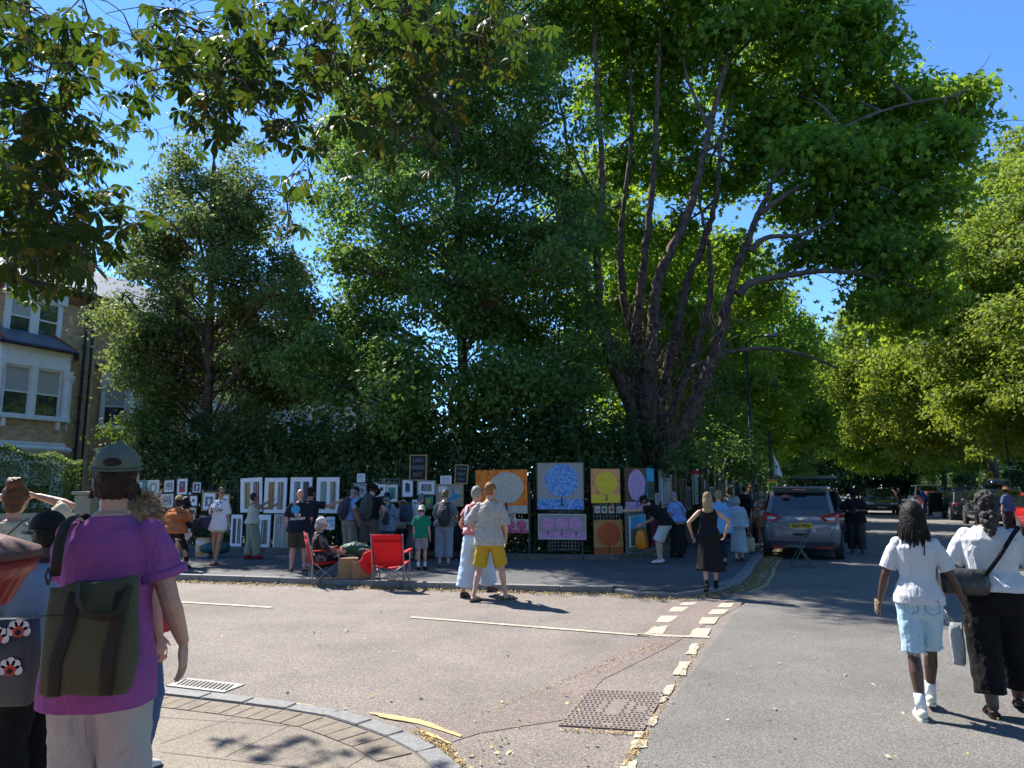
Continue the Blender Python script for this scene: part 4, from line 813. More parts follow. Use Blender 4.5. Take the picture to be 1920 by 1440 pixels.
def person(label, loc, H=1.72, yaw=0, sex='m', fat=1.0, skin=SK_L, lean=0, pel=(0, 0, .93), LF=(-.10, 0, .08), RF=(.10, 0, .08), LH=None, RH=None, LP=None, RP=None, fL=(6, 0), fR=(-6, 0), head=(0, 0),
           hair='short', hm=HR_DB, hat=None, top=None, bot=None, skirt=None, shoes=('shoe', M_black), vox=.011, curl=.5, grip=(0, 0), group=None, glasses=False, far=False, hand_dir=(None, None), extra=None):
    """one standing, walking, bending or sitting person. Local frame: +Y is forward, +X the right hand; yaw 0 looks away from the viewer"""
    s = H/1.75; R = Person(); root = thing('person', label, 'person', loc, math.radians(yaw), group); R.root = root; R.s = s
    pel = Vector(pel); la = math.radians(lean); fem = sex == 'f'
    def spine(h):
        p = pel.copy(); n = 14; a = 0
        if h <= 0: return p+Vector((0, 0, h)), 0
        for i in range(n): hh = h*(i+.5)/n; a = la*min(1, hh/.22); p = p+Vector((0, math.sin(a), math.cos(a)))*(h/n)
        return p, la*min(1, h/.22)
    def sp(h, x=0, y=0): p, a = spine(h); return p+Vector((x, 0, 0))+Vector((0, math.cos(a), -math.sin(a)))*y
    def ring(h, rx, ry, y=0, seg=20, pw=.85):
        p, a = spine(h); f = Vector((0, math.cos(a), -math.sin(a))); p = p+f*y; out = []
        for k in range(seg):
            t = 2*math.pi*k/seg; c_, s_ = math.cos(t), math.sin(t)
            out.append((p+Vector((rx*math.copysign(abs(c_)**pw, c_), 0, 0))+f*(ry*math.copysign(abs(s_)**pw, s_)))*s)
        return out
    F = fat
    if fem: T = [(-.10, .10, .07, 0), (-.05, .155, .115, -.015), (.03, .168, .115, -.015), (.12, .138, .10, 0), (.19, .122, .092, 0), (.28, .135, .098, .005), (.37, .15, .112, .015), (.44, .150, .098, 0), (.495, .118, .078, -.005), (.53, .080, .066, -.008), (.56, .058, .055, -.008)]
    else: T = [(-.10, .10, .07, 0), (-.05, .145, .104, -.006), (.03, .158, .112, -.005), (.12, .15, .105, 0), (.19, .148, .102, .005), (.28, .158, .108, .005), (.37, .172, .115, .008), (.44, .172, .108, 0), (.495, .138, .085, -.005), (.53, .09, .07, -.008), (.56, .065, .06, -.008)]
    def TT(h):
        for a, b in zip(T[:-1], T[1:]):
            if h <= b[0] or b is T[-1]:
                t = min(1, max(0, (h-a[0])/(b[0]-a[0]))); return tuple(a[i]+(b[i]-a[i])*t for i in range(1, 4))
    sw = .152 if fem else .174
    shp = {-1: sp(.465, -sw*(.5+.5*F)), 1: sp(.465, sw*(.5+.5*F))}
    hands = {-1: LH or (-(.26+.05*(F-1)*4), .04, .82), 1: RH or (.26+.05*(F-1)*4, .04, .82)}; poles = {-1: LP or (-.4, -1, -.2), 1: RP or (.4, -1, -.2)}
    feet = {-1: Vector(LF), 1: Vector(RF)}; ft = {-1: fL, 1: fR}
    J = {}
    b = MB(); b.loft([ring(h, rx*F, ry*(F*1.1-.1), y) for h, rx, ry, y in T])
    af = .88 if fem else 1.0
    for sd in (-1, 1):
        elb, wr = ik(shp[sd], hands[sd], .285, .255, poles[sd]); J['e', sd] = elb; J['w', sd] = wr; J['s', sd] = shp[sd]
        q = math.sqrt(F); A = shp[sd]; b.capsule([A*s, A.lerp(elb, .35)*s, A.lerp(elb, .8)*s, elb*s, elb.lerp(wr, .25)*s, elb.lerp(wr, .7)*s, wr*s], [r*s*q*af for r in (.048, .050, .043, .041, .043, .034, .026)], 10)
        d = (wr-elb).normalized()
        if hand_dir[(sd+1)//2]: d = Vector(hand_dir[(sd+1)//2]).normalized()
        pn = Vector((-sd, 0, 0)); pn = (pn-d*pn.dot(d)); pn = pn.normalized() if pn.length > .1 else Vector((0, 0, -1)); side = d.cross(pn).normalized()
        if side.y < 0: side = -side
        pc = wr+d*.052; Mr = Matrix((side, pn, d)).transposed(); b.ell(pc*s, (.043*s*af, .017*s, .056*s), Mr, 10, 6)
        cu = curl if not isinstance(curl, tuple) else curl[(sd+1)//2]
        for i, (o, L) in enumerate([(.034, .074), (.012, .083), (-.011, .078), (-.033, .062)]):
            p = wr+d*.092+side*o; dd = d.copy(); pts = [p-d*.02]; rr = .0079
            for k, fr in enumerate((.45, .32, .23)):
                pts.append(p.copy()); dd = (dd*math.cos(cu*(.5+.25*k+i*.06))+pn*math.sin(cu*(.5+.25*k+i*.06))); p = p+dd*L*fr
            pts.append(p); b.capsule([x*s for x in pts], [rr*s, rr*s, rr*.95*s, rr*.85*s, rr*.7*s], 7)
        td = (d*.75+side*.65+pn*.25).normalized(); t0 = wr+d*.02+side*.028; b.capsule([t0*s, (t0+td*.03)*s, (t0+td*.055+pn*.004)*s, (t0+td*.075+pn*.012)*s], [.013*s, .011*s, .0098*s, .0085*s], 7)
        J['h', sd] = wr+d*.09; J['d', sd] = d
    for sd in (-1, 1):
        hp = pel+Vector((sd*.085*(.4+.6*F), 0, -.03)); an = feet[sd]; kn, an = ik(hp, an, .425, .405, (sd*.12, 1, 0)); J['k', sd] = kn; J['a', sd] = an; J['p', sd] = hp; feet[sd] = an
        q = F; lf_ = 1.0; kk = (an-kn).normalized(); back = Vector((0, -1, 0)); bk = (back-kk*back.dot(kk)); 
        b.capsule([x*s for x in (hp+Vector((0, 0, .02)), hp.lerp(kn, .3), hp.lerp(kn, .75), kn, kn.lerp(an, .3)+bk*.012, kn.lerp(an, .75), an)], [r*s*q for r in (.088, .084, .063, .052, .056, .038, .033)], 12)
        fy, fp = ft[sd]; a1 = math.radians(fy); a2 = math.radians(fp); fd = Vector((-math.sin(a1)*math.cos(a2), math.cos(a1)*math.cos(a2), -math.sin(a2))); up = Vector((-math.sin(a1)*math.sin(a2), math.cos(a1)*math.sin(a2), math.cos(a2)))
        J['f', sd] = (fd, up)
        b.capsule([x*s for x in (an-fd*.03-up*.045, an+fd*.03-up*.035, an+fd*.10-up*.052, an+fd*.155-up*.06)], [r*s if not isinstance(r, tuple) else (r[0]*s, r[1]*s) for r in (.030, .034, .033, .022)], 8)
    # neck and head
    nb, a = spine(.53); hp_, hy = math.radians(head[0]), math.radians(head[1]); nd = Vector((0, math.sin(a*.75+hp_*.4), math.cos(a*.75+hp_*.4)))
    Rh = Matrix.Rotation(hy, 3, 'Z') @ Matrix.Rotation(-(a*.6+hp_), 3, 'X'); hc = nb+nd*.105+Rh @ Vector((0, .022, .075)); J['head'] = hc; R.Rh = Rh
    b.capsule([(nb-nd*.03)*s, (nb+nd*.05)*s, (nb+nd*.12)*s], [.062*s*(.9 if fem else 1), .052*s*(.88 if fem else 1), .053*s*(.88 if fem else 1)], 12)
    def hd(x, y, z): return (hc+Rh @ Vector((x, y, z)))*s
    b.ell(hd(0, -.008, .018), (.076*s, .095*s, .098*s), Rh, 16, 10); b.ell(hd(0, .03, -.045), (.056*s, .060*s, .068*s), Rh, 12, 8)
    b.ell(hd(0, .096, -.022), (.013*s, .020*s, .022*s), Rh @ Matrix.Rotation(.3, 3, 'X'), 8, 6); b.ell(hd(0, .082, -.068), (.024*s, .014*s, .014*s), Rh, 8, 5)
    b.ell(hd(0, .078, .012), (.045*s, .013*s, .010*s), Rh, 8, 5); b.ell(hd(0, .078, -.10), (.022*s, .016*s, .014*s), Rh, 8, 5)
    for sd in (-1, 1): b.ell(hd(sd*.079, -.012, -.012), (.010*s, .020*s, .032*s), Rh, 8, 6)
    b.build('body', skin, root, True, remesh=vox*(1.6 if far else 1), sm=3)
    e = MB()
    for sd in (-1, 1): e.ell(hd(sd*.031, .081, -.002), (.013*s, .008*s, .007*s), Rh, 8, 5)
    if not far: e.build('eyes', M_eye, root, True); e = MB(); e.ell(hd(0, .093, -.068), (.022*s, .006*s, .008*s), Rh, 8, 5); e.build('lips', M_lip if skin != SK_D else mat('dark_lips', (.12, .05, .045), .5), root, True)
    if glasses:
        g = MB()
        for sd in (-1, 1): g.ell(hd(sd*.033, .094, .0), (.028*s, .006*s, .02*s), Rh, 10, 5); g.tube([hd(sd*.06, .09, .004), hd(sd*.082, -.01, .002)], .003*s, 5)
        g.tube([hd(-.03, .098, .004), hd(.03, .098, .004)], .003*s, 5); g.build('glasses', M_black, root, True)
    # hair
    if hair and hair != 'bald':
        h = MB(); rs = random.Random(len(label)*7+3)
        zc = .026 if not hat else .0
        h.ell(hd(0, -.022, zc), (.085*s, .094*s, .10*s), Rh, 16, 10)
        if hair in ('short', 'cropped'): h.ell(hd(0, -.035, -.02), (.080*s, .072*s, .075*s), Rh, 14, 8)
        if hair == 'messy':
            h.ell(hd(0, -.03, -.03), (.085*s, .078*s, .085*s), Rh, 14, 8)
            for _ in range(60): a_ = rs.uniform(math.pi*.95, math.pi*2.05); p = hd(.075*math.cos(a_), .075*math.sin(a_), -.03); h.capsule([p, p+Vector((math.cos(a_)*.012, 0, -.05))*s+Vector((rs.gauss(0, .006), rs.gauss(0, .006), rs.gauss(0, .012)))], [.012*s, .005*s], 6)
        if hair in ('bob', 'long', 'braids'):
            h.ell(hd(0, -.03, -.045), (.096*s, .085*s, .10*s), Rh, 14, 8)
        if hair == 'bob': h.ell(hd(0, -.035, -.07), (.105*s, .08*s, .075*s), Rh, 14, 8)
        if hair == 'long': h.tube([hd(0, -.07, -.03), hd(0, -.095, -.12), hd(0, -.10, -.22), hd(0, -.10, -.32), hd(.01, -.095, -.38)], [(.085*s, .05*s), (.09*s, .045*s), (.085*s, .036*s), (.06*s, .028*s), (.015*s, .01*s)], 12)
        if hair == 'bun': h.ell(hd(0, -.06, .115), (.058*s, .055*s, .045*s), Rh, 12, 8); h.ell(hd(.03, -.07, .13), .03*s); h.ell(hd(-.035, -.05, .13), .028*s); h.ell(hd(0, -.04, -.05), (.06*s, .06*s, .06*s), Rh)
        if hair == 'puff':
            h.ell(hd(0, -.03, -.02), (.088*s, .085*s, .08*s), Rh, 14, 8)
            for _ in range(26): p = Vector((rs.gauss(0, 1), rs.gauss(0, 1), rs.gauss(0, 1))).normalized(); h.ell(hd(p.x*.05, -.14+p.y*.045, -.10+p.z*.065), .026*s, None, 8, 5)
            for _ in range(14): p = Vector((rs.gauss(0, 1), rs.gauss(0, 1), rs.gauss(0, 1))).normalized(); h.ell(hd(p.x*.03, -.15+p.y*.03, -.19+p.z*.035), .022*s, None, 8, 5)
        if hair in ('curly', 'puff'):
            for _ in range(110 if hair == 'curly' else 90):
                a_ = rs.uniform(0, 2*math.pi); e_ = rs.uniform(-.5, 1.5); p = Vector((math.cos(a_)*math.cos(e_), math.sin(a_)*math.cos(e_), math.sin(e_)))
                if p.y > .3 and p.z < .45: continue
                h.ell(hd(p.x*.088, -.022+p.y*.10, .02+p.z*.102), (.02 if hair == 'curly' else .015)*s, None, 7, 5)
        if hair == 'curly':
            for _ in range(50): h.ell(hd(rs.gauss(0, .07), -.06+rs.gauss(0, .03), -.09+rs.gauss(0, .045)), .028*s, None, 7, 5)
        if hair == 'braids':
            for k in range(84):
                a_ = math.pi*(.90+1.2*(k%42)/41); kk_ = .86 if k > 41 else 1; x0, y0 = .088*kk_*math.cos(a_), .088*kk_*math.sin(a_)-.01; L = rs.uniform(.17, .25); sp_ = rs.uniform(1.05, 1.35)
                h.tube([hd(x0*.25, y0*.3, .118), hd(x0*.75, y0*.85, .085), hd(x0*1.05, y0*1.08, .02), hd(x0*1.15, y0*1.15-.01, -.08), hd(x0*sp_+rs.gauss(0, .008), y0*1.2-.01, -.08-L*.5), hd(x0*sp_+rs.gauss(0, .015), y0*1.2+rs.gauss(0, .01), -.08-L)], [.0068*s]*5+[.004*s], 6)
        if hair == 'wild':
            for _ in range(420): a_ = rs.uniform(0, 6.28); e_ = rs.uniform(-.6, 1.5); p = Vector((math.cos(a_)*math.cos(e_), math.sin(a_)*math.cos(e_)-.1, math.sin(e_))); q0 = hd(p.x*.08, p.y*.09, .02+p.z*.1); h.tube([q0, q0+Rh @ p*.05*s+Vector((rs.gauss(0, .03), rs.gauss(0, .03), rs.gauss(-.01, .03)))*s, q0+Rh @ p*.06*s+Vector((rs.gauss(0, .05), rs.gauss(0, .05), rs.gauss(-.03, .03)))*s], [.0022*s, .0014*s, .0006*s], 4)
        h.build('hair', hm, root, True, remesh=0 if hair in ('braids', 'wild') else vox*.8*(1.8 if far else 1), sm=2 if hair not in ('curly', 'puff') else 1, disp=.012*s if hair not in ('braids', 'wild') else 0, dscale=.02)
    if hat:
        kind, m_ = hat[0], hat[1]; k = MB(); sgn = -1 if kind == 'cap_back' else 1
        if kind in ('cap', 'cap_back'):
            k.ell(hd(0, -.012, .035), (.090*s, .108*s, .102*s), Rh, 24, 10, zmin=-.12)
            if kind == 'cap_back':
                k.tube([hd(.091*math.cos(t), -.012-.108*math.sin(t), .030-.012*abs(math.sin(t))) for t in [i*math.pi/12 for i in range(13)]], [(.004*s, .014*s)]*13, 6, flat=(0, 0, 1))
            br = MB(); vs = []
            if True:
                yy = 1; rings = []
                for j, e_ in enumerate((0, .03, .055, .068)):
                    rings.append([hd(.083*math.cos(t)*(1-e_*3.2), -.012+.10*math.sin(t)+e_*math.sin(t)*.9+e_*.25, .022-e_*.18-.01*abs(math.cos(t))) for t in [math.pi*(.1+.8*i/10) for i in range(11)]])
                    
                n = 11; top_ = [p for r in rings for p in r]; bot_ = [p-Rh @ Vector((0, 0, .005*s)) for p in top_]
                br.add(top_, [(r*n+i, r*n+i+1, (r+1)*n+i+1, (r+1)*n+i) for r in range(3) for i in range(n-1)]); br.add(bot_, [(r*n+i, (r+1)*n+i, (r+1)*n+i+1, r*n+i+1) for r in range(3) for i in range(n-1)])
            cap = k.build('cap', m_, root, True); br.build('brim', m_, cap, True)
            o2 = MB(); o2.ell(hd(0, -.012, .138), .009*s, None, 8, 5); o2.build('button', m_, cap, True)
            if kind == 'cap_back':
                o3 = MB(); o3.ell(hd(0, -.098, .050), (.040*s, .026*s, .026*s), Rh, 16, 8); o3.build('opening', HR_DB, cap)
        elif kind == 'beanie': k.ell(hd(0, -.012, .03), (.090*s, .106*s, .105*s), Rh, 20, 10, zmin=-.25); k.build('hat', m_, root, True)
        else:
            w_ = {'bucket': .055, 'sun': .09, 'straw': .085}[kind]; dn = {'bucket': .05, 'sun': .03, 'straw': .012}[kind]; rr = []
            for z, q in ((.128, .3), (.122, .75), (.105, .98), (.03, 1.06), (.028-dn*.5, 1+w_*6), (.024-dn, 1+w_*11), (.020-dn, 1+w_*11), (.022-dn*.5, 1+w_*6), (.02, 1.0)):
                rr.append([hd(.082*q*math.cos(t)*(1+.03*math.sin(3*t)), -.01+.1*q*math.sin(t), z+.006*math.sin(2*t+1)*(q-1)*4 if q > 1.1 else z) for t in [2*math.pi*i/24 for i in range(24)]])
            k.loft(rr); k.build('hat', m_, root, True)
            if len(hat) > 2: k = MB(); k.tube([hd(.088*math.cos(t), -.01+.107*math.sin(t), .045) for t in [2*math.pi*i/24 for i in range(25)]], .008*s, 6); k.build('hat_band', hat[2], root, True)
    # clothes: top = (material, hem height rel. pelvis, sleeve 0..2, looseness, hem flare)
    def legshape(mb, L, rt, rk, rh, grow=0):
        for sd in (-1, 1):
            hp, kn, an = J['p', sd], J['k', sd], J['a', sd]
            pts = [hp+Vector((0, 0, .03)), hp.lerp(kn, .35)]; rr = [rt*F, (rt*.6+rk*.4)*F]
            if L <= 1: pts += [hp.lerp(kn, L*.75+.05), hp.lerp(kn, L)]; rr += [rh*F*.99, rh*F]
            else: pts += [kn, kn.lerp(an, (L-1)*.5), kn.lerp(an, L-1)]; rr += [rk*F, (rk+rh)/2*F, rh*F]
            mb.tube([p*s for p in pts], [r*s for r in rr], 14)
    if bot:
        bm_, L, rt, rk, rh = bot; m = MB(); m.loft([ring(h, TT(h)[0]*F+.012, TT(h)[1]*(F*1.1-.1)+.014, TT(h)[2]) for h in (-.03, .03, .09, .115)]+[]); m.loft([ring(h, q_*F, w2*F, -.008) for h, q_, w2 in ((-.15, .10, .085), (-.11, .16, .118), (-.05, .178, .132), (.02, .176, .128), (.08, .150, .112))]); legshape(m, L, rt, rk, rh)
        m.build('shorts' if L <= 1.15 else 'trousers', bm_, root, True, remesh=vox*(1.6 if far else 1), sm=5, disp=.022*s, dscale=.09)
    if skirt:
        km, zt, zh, rh, nf, dp = skirt; m = MB(); rr = []; cx = Vector(((feet[-1].x+feet[1].x)/2, (feet[-1].y+feet[1].y)/2, 0)); N_ = 14
        for i in range(N_+1):
            t = i/N_; z = pel.z+zt+(zh-pel.z-zt)*t; c = Vector((pel.x, pel.y, 0)).lerp(cx, t*.8); h = zt*(1-t); bx, by, oy = TT(max(-.05, z-pel.z))
            rx = (bx*F+.015)*(1-t)**.5*(1 if t < .3 else 1)+rh*(1-(1-t)**.5) if t > 0 else bx*F+.015
            ry = rx*(.72+.12*t)
            rr.append([(Vector((c.x+rx*math.cos(k)*(1+dp*t*math.sin(nf*k+1+t)), c.y+ry*math.sin(k)*(1+dp*t*math.sin(nf*k+1+t)), z+.012*t*math.sin(2*k)))*s) for k in [2*math.pi*j/56 for j in range(56)]])
        m.loft(rr); m.build('skirt', km, root, True)
    if top:
        tm, hem, sl, lo, fl = top[:5]; m = MB(); hs = [hem, hem*.6+.06, .19, .28, .37, .44, .495, .53, .545] if sl > 0 else [hem, hem*.6+.06, .19, .28, .37, .44, .475]
        rr = []
        for i, h in enumerate(hs):
            rx, ry, y = TT(h); g = lo+fl*max(0, (.30-h)/.4); rx = max(rx*F, .146*F if not fem else .130*F) if lo > .02 and h < .44 else rx*F
            if h >= .44: g = min(g, .016)
            if h < .13: rx = max(rx, .180*F+.002); y = -.006; ryx = .136*F+.002
            else: ryx = 0
            if h > .49: g = .008
            rr.append(ring(h, rx+g, max(ry*(F*1.1-.1), ryx)+g*.9, y))
        m.loft(rr)
        if sl > 0:
            for sd in (-1, 1):
                A, E_, W_ = J['s', sd], J['e', sd], J['w', sd]; gl = .006+lo*.45; q = math.sqrt(F)*af
                if sl <= 1: pts = [A-Vector((sd*.02, 0, .0)), A.lerp(E_, .2), A.lerp(E_, sl*.7), A.lerp(E_, sl)]; rd = [.056*q+gl*.4, .057*q+gl*.8, .054*q+gl*1.3, .053*q+gl*1.6]
                else: pts = [A-Vector((sd*.02, 0, .0)), A.lerp(E_, .3), A.lerp(E_, .9), E_, E_.lerp(W_, (sl-1)*.5), E_.lerp(W_, sl-1)]; rd = [.056*q+gl*.4, .057*q+gl*.8, .05*q+gl, .05*q+gl, .046*q+gl, .04*q+gl*.9]
                m.ell((A+Vector((-sd*.012, 0, .006)))*s, (rd[0]*.99+.002)*s); m.tube([p*s for p in pts], [r*s for r in rd], 14)
        elif sl == 0:
            for sd in (-1, 1): m.tube([sp(.43, sd*.12*F, .07)*s, sp(.50, sd*.105*F, .045)*s, sp(.518, sd*.10*F, -.01)*s, sp(.47, sd*.11*F, -.075)*s], [(.026*s, .012*s)]*4, 8)
        m.build('dress_top' if skirt and skirt[0] == tm else 'shirt', tm, root, True, remesh=vox*(1.6 if far else 1), sm=4, disp=(.012 if vox < .009 else .024)*s, dscale=.12 if vox < .009 else .06)
    st, sm_ = shoes[:2]
    for sd in (-1, 1):
        an = J['a', sd]; fd, up = J['f', sd]; k = MB()
        if st in ('shoe', 'boot', 'sock'):
            k.capsule([x*s for x in (an-fd*.035-up*.03, an+fd*.03-up*.03, an+fd*.11-up*.05, an+fd*.165-up*.056)], [.043*s, .045*s, .042*s, .030*s], 10)
            if st == 'boot': k.tube([(an-up*.02)*s, (an+Vector((0, 0, .09)))*s], [.044*s, .044*s], 10)
            sh = k.build('shoe', sm_, root, True, remesh=vox*.8, sm=3)
            if len(shoes) > 2 and st == 'sock':
                q = MB(); q.tube([(an-up*.01)*s, (an+(J['k', sd]-an).normalized()*.06)*s, (an+(J['k', sd]-an).normalized()*.12)*s], [.043*s, .041*s, .044*s], 12); q.build('sock', shoes[2], sh, True)
        else: sh = k
        q = MB(); hl = []
        for t, w_ in ((-.075, .018), (-.055, .034), (0, .036), (.06, .038), (.12, .044), (.17, .038), (.20, .018)):
            c = an+fd*t-up*(.078); sd_ = fd.cross(up); hl.append([(c-sd_*w_-up*.004)*s, (c+sd_*w_-up*.004)*s, (c+sd_*w_+up*.016)*s, (c-sd_*w_+up*.016)*s])
        q.loft(hl)
        if st == 'sandal':
            sd_ = fd.cross(up)
            for t, z_ in ((.12, .034), (.05, .06)): q.tube([(an+fd*t-sd_*.042-up*.07)*s, (an+fd*(t+.01)-sd_*.02-up*(.07-z_))*s, (an+fd*(t+.01)+sd_*.02-up*(.07-z_))*s, (an+fd*t+sd_*.042-up*.07)*s], [(.012*s, .005*s)]*4, 6)
            q.tube([(an-fd*.04-sd_*.035-up*.05)*s, (an-fd*.075-up*.02)*s, (an-fd*.04+sd_*.035-up*.05)*s], [(.010*s, .004*s)]*3, 6)
            q.build('sandal', sm_, root)
        else: q.build('sole', (shoes[3] if len(shoes) > 3 else M_sole), sh)
    R.J = J; R.yaw = math.radians(yaw); R.loc = Vector(loc); R.sp = sp
    R.Rz = Matrix.Rotation(R.yaw, 3, 'Z')
    R.W = lambda v: R.loc+R.Rz @ (Vector(v)*s)
    return R
def worn(R, name, label, cat, origin, parts, group=None):
    """something a person carries: its own thing, meshes given in the person's frame"""
    o = Vector(origin); t = thing(name, label, cat, R.W(o), R.yaw, group)
    for nm, mb, m, kw in parts:
        mb.v = [tuple((Vector(v)-o)*R.s) for v in mb.v]; mb.build(nm, m, t, True, **kw)
    return t
def backpack(R, label, m, w_=.15, h=.24, dep=.09, z=.30, straps=True, name='backpack', ms=None, drop=0):
    a = R.sp; body = MB(); c0 = a(z-h*.55-drop, 0, -.15-dep*.5); c1 = a(z-drop, 0, -.14-dep*.6); c2 = a(z+h*.55-drop, 0, -.12-dep*.3)
    body.capsule([c0, c0.lerp(c1, .5), c1, c1.lerp(c2, .6), c2], [(w_*.86, dep*.9), (w_, dep*1.1), (w_, dep*1.05), (w_*.92, dep*.85), (w_*.7, dep*.6)], 16)
    pk = MB(); p0 = a(z-h*.35-drop, 0, -.15-dep*1.45); p1 = a(z+h*.02-drop, 0, -.14-dep*1.5); pk.capsule([p0, p1], [(w_*.68, dep*.45), (w_*.62, dep*.4)], 12)
    parts = [('pack', body, m, dict(disp=.02, dscale=.07, remesh=.012)), ('pocket', pk, m, dict(remesh=.012))]
    for sd in (-1, 1):
        st = MB(); st.tube([a(z+h*.5-drop, sd*.06, -.12), a(.46, sd*.10, -.135), a(.525, sd*.10, -.03), a(.50, sd*.11, .085), a(.36, sd*.13, .135), a(.24, sd*.15, .08), a(.2, sd*.16, -.08)], [(.024, .008)]*7, 8, flat=(1, 0, 0)); parts.append(('strap', st, ms or m, {}))
    return worn(R, name, label, 'backpack', c0, parts)
def totebag(R, label, m, c, size=(.32, .12, .30), name='tote_bag', cat='bag', strap=None, ms=None, text=None, yaw_=0, disp=.02, mats=None):
    b = MB(); x, y, z = size; c = Vector(c); rot = Matrix.Rotation(yaw_, 3, 'Z'); rr = []
    for t, kx, ky in ((0, .82, .8), (.08, .95, 1.1), (.4, 1, 1.15), (.8, .98, .9), (1, .95, .5)):
        rr.append([c+rot @ Vector((x/2*kx*math.copysign(abs(math.cos(k))**.45, math.cos(k)), y/2*ky*math.copysign(abs(math.sin(k))**.6, math.sin(k)), -z+z*t)) for k in [2*math.pi*i/24 for i in range(24)]])
    b.loft(rr); parts = [('bag', b, m, dict(disp=disp, dscale=.07))]
    for sp_ in (strap or []): st = MB(); st.tube(sp_, [(.016, .005)]*len(sp_), 8, flat=(1, 0, 0)); parts.append(('handle', st, ms or m, {}))
    return worn(R, name, label, cat, c-Vector((0, 0, z)), parts)
PZ = .11
def at(px, py, z=PZ): return G(px, py, z)
def Hh(px, py, top, z=PZ, hair=.0):
    g = G(px, py, z); q = P(px, top, g.y); return q.z-z-hair
# materials for clothes
c_ = cloth
W_T = c_('white_tee', (.72, .73, .76), .03); 
# ---------------------------------------------------------------- the people
def pp(px, py, top_, label, hf=1.0, pad=0, z=PZ, **kw):
    H = Hh(px, py, top_, z)*hf-pad
    return person(label, at(px, py, z), H=H, **kw)
BLK = c_('black_cloth', (.012, .012, .014)); NAVY = c_('navy_cloth', (.018, .025, .055)); GREYT = c_('grey_trousers', (.10, .095, .09)); CHAR = c_('charcoal_cloth', (.045, .045, .05))
JEAN = two_tone('blue_denim', (.03, .07, .15), (.06, .12, .24), 'noise', 160, .5, .2, .85); LJEAN = two_tone('pale_denim', (.30, .46, .58), (.45, .62, .72), 'noise', 60, .5, .25, .85)
BAGB = mat('bag_black', (.02, .02, .024), .7, bump=.3, bscale=200, wrinkle=.5); BAGN = mat('bag_navy', (.02, .035, .08), .7, wrinkle=.6, bump=.2)
BEIGE = c_('beige_cloth', (.33, .28, .21)); SAGE = c_('sage_cloth', (.30, .31, .24)); CREAM = c_('cream_cloth', (.62, .58, .46)); SAND = mat('brown_leather', (.06, .03, .02), .5)
WSH = mat('white_trainer', (.65, .65, .63), .5, var=.15, vscale=30)
# along the side-street railings
R1 = pp(325, 1067, 930, 'woman in an orange ruffled blouse, black leggings and straw cap before the prints', hf=1.08, pad=.05, sex='f', skin=SK_T, yaw=8, lean=12, pel=(0, -.05, .86), LF=(-.16, 0, .08), RF=(.26, .12, .08), LH=(-.2, .3, 1.12), RH=(.22, .32, 1.15),
        hair='bob', hm=HR_DB, hat=('cap', c_('straw_cap', (.38, .28, .16))), top=(c_('orange_ruffle', (.42, .13, .05)), -.04, .9, .05, .07), bot=(BLK, 1.85, .10, .062, .048), shoes=('shoe', SAND))
mb = MB()
for i in range(26):
    a = math.pi*(.93+1.14*i/25); x, y = math.cos(a), math.sin(a); mb.tube([R1.sp(.42, x*.19, y*.14)*R1.s, R1.sp(.33, x*.225, y*.175)*R1.s, R1.sp(.20, x*.215, y*.17)*R1.s], [(.016, .012), (.02, .018), (.010, .006)], 6)
mb.build('ruffle', MATS['orange_ruffle'], R1.root, True)
R2 = pp(340, 1061, 928, 'woman with big curly black hair, black vest and white shorts, beside the orange blouse', pad=.05, sex='f', yaw=62, hair='curly', hm=HR_BL, top=(BLK, .02, 0, .02, .01), bot=(W_T, .55, .105, .1, .1), shoes=('sandal', M_black), LH=(-.2, .3, 1.05), glasses=False, fat=1.06)
totebag(R2, 'round black shoulder bag of the curly-haired woman', BAGB, (.26, -.06, 1.18), (.34, .14, .34), 'shoulder_bag', strap=[[(.26, -.12, 1.16), (.2, -.08, 1.44), (.24, .06, 1.16)]])
R3 = pp(407, 1058, 914, 'woman in a long white printed T-shirt and sunglasses, facing the road with one leg crossed', sex='f', skin=SK_T, yaw=172, head=(8, 50), hair='short', hm=HR_BL, glasses=True, top=(c_('white_print_tee', (.68, .70, .76), .03), -.16, .95, .04, .02), bot=(CREAM, .42, .11, .105, .105), shoes=('sandal', SAND), LF=(-.02, .10, .08), RF=(.09, -.08, .08), RH=(.10, .20, 1.25), LH=(-.24, .02, .84), pad=.0)
mb = MB()
for i in range(16): mb.box((-.06+rnd(-.07, .09), .148+.012, 1.18+rnd(-.1, .12)), (rnd(.01, .03), .004, rnd(.01, .035)))
mb.build('shirt_print', BLK, R3.root)
totebag(R3, 'navy tote bag on the arm of the woman in the white T-shirt', BAGN, (.27, .06, 1.10), (.40, .14, .30), strap=[[(.16, .06, 1.09), (.17, .06, 1.44), (.36, .06, 1.09)]])
R4 = pp(470, 1048, 925, 'woman in sage trousers and red shoes reaching up to the book prints', sex='f', skin=SK_T, yaw=-52, hair='short', hm=HR_DB, glasses=True, head=(-5, 0), top=(c_('pale_top', (.55, .55, .42)), .0, 0, .035, .02), bot=(SAGE, 1.9, .13, .115, .09), shoes=('shoe', c_('red_shoe', (.35, .02, .03))), LH=(-.1, .5, 1.55), RH=(.12, .52, 1.42), LP=(-.3, -.3, -1), RP=(.3, -.3, -1), LF=(-.1, -.08, .08), RF=(.1, .12, .08), fat=1.08, curl=.2)
R5b = pp(577, 1064, 912, 'man in a dark cap pointing at the prints with outstretched arm', yaw=-30, skin=SK_T, hair='short', hm=HR_BL, hat=('cap', BLK), top=(c_('black_tee_b', (.02, .02, .026)), -.05, .7, .04, .01), bot=(CHAR, .95, .11, .1, .1), shoes=('shoe', WSH), RH=(.42, .45, 1.44), RP=(.3, 0, -1), curl=(.5, .8), pad=.03)
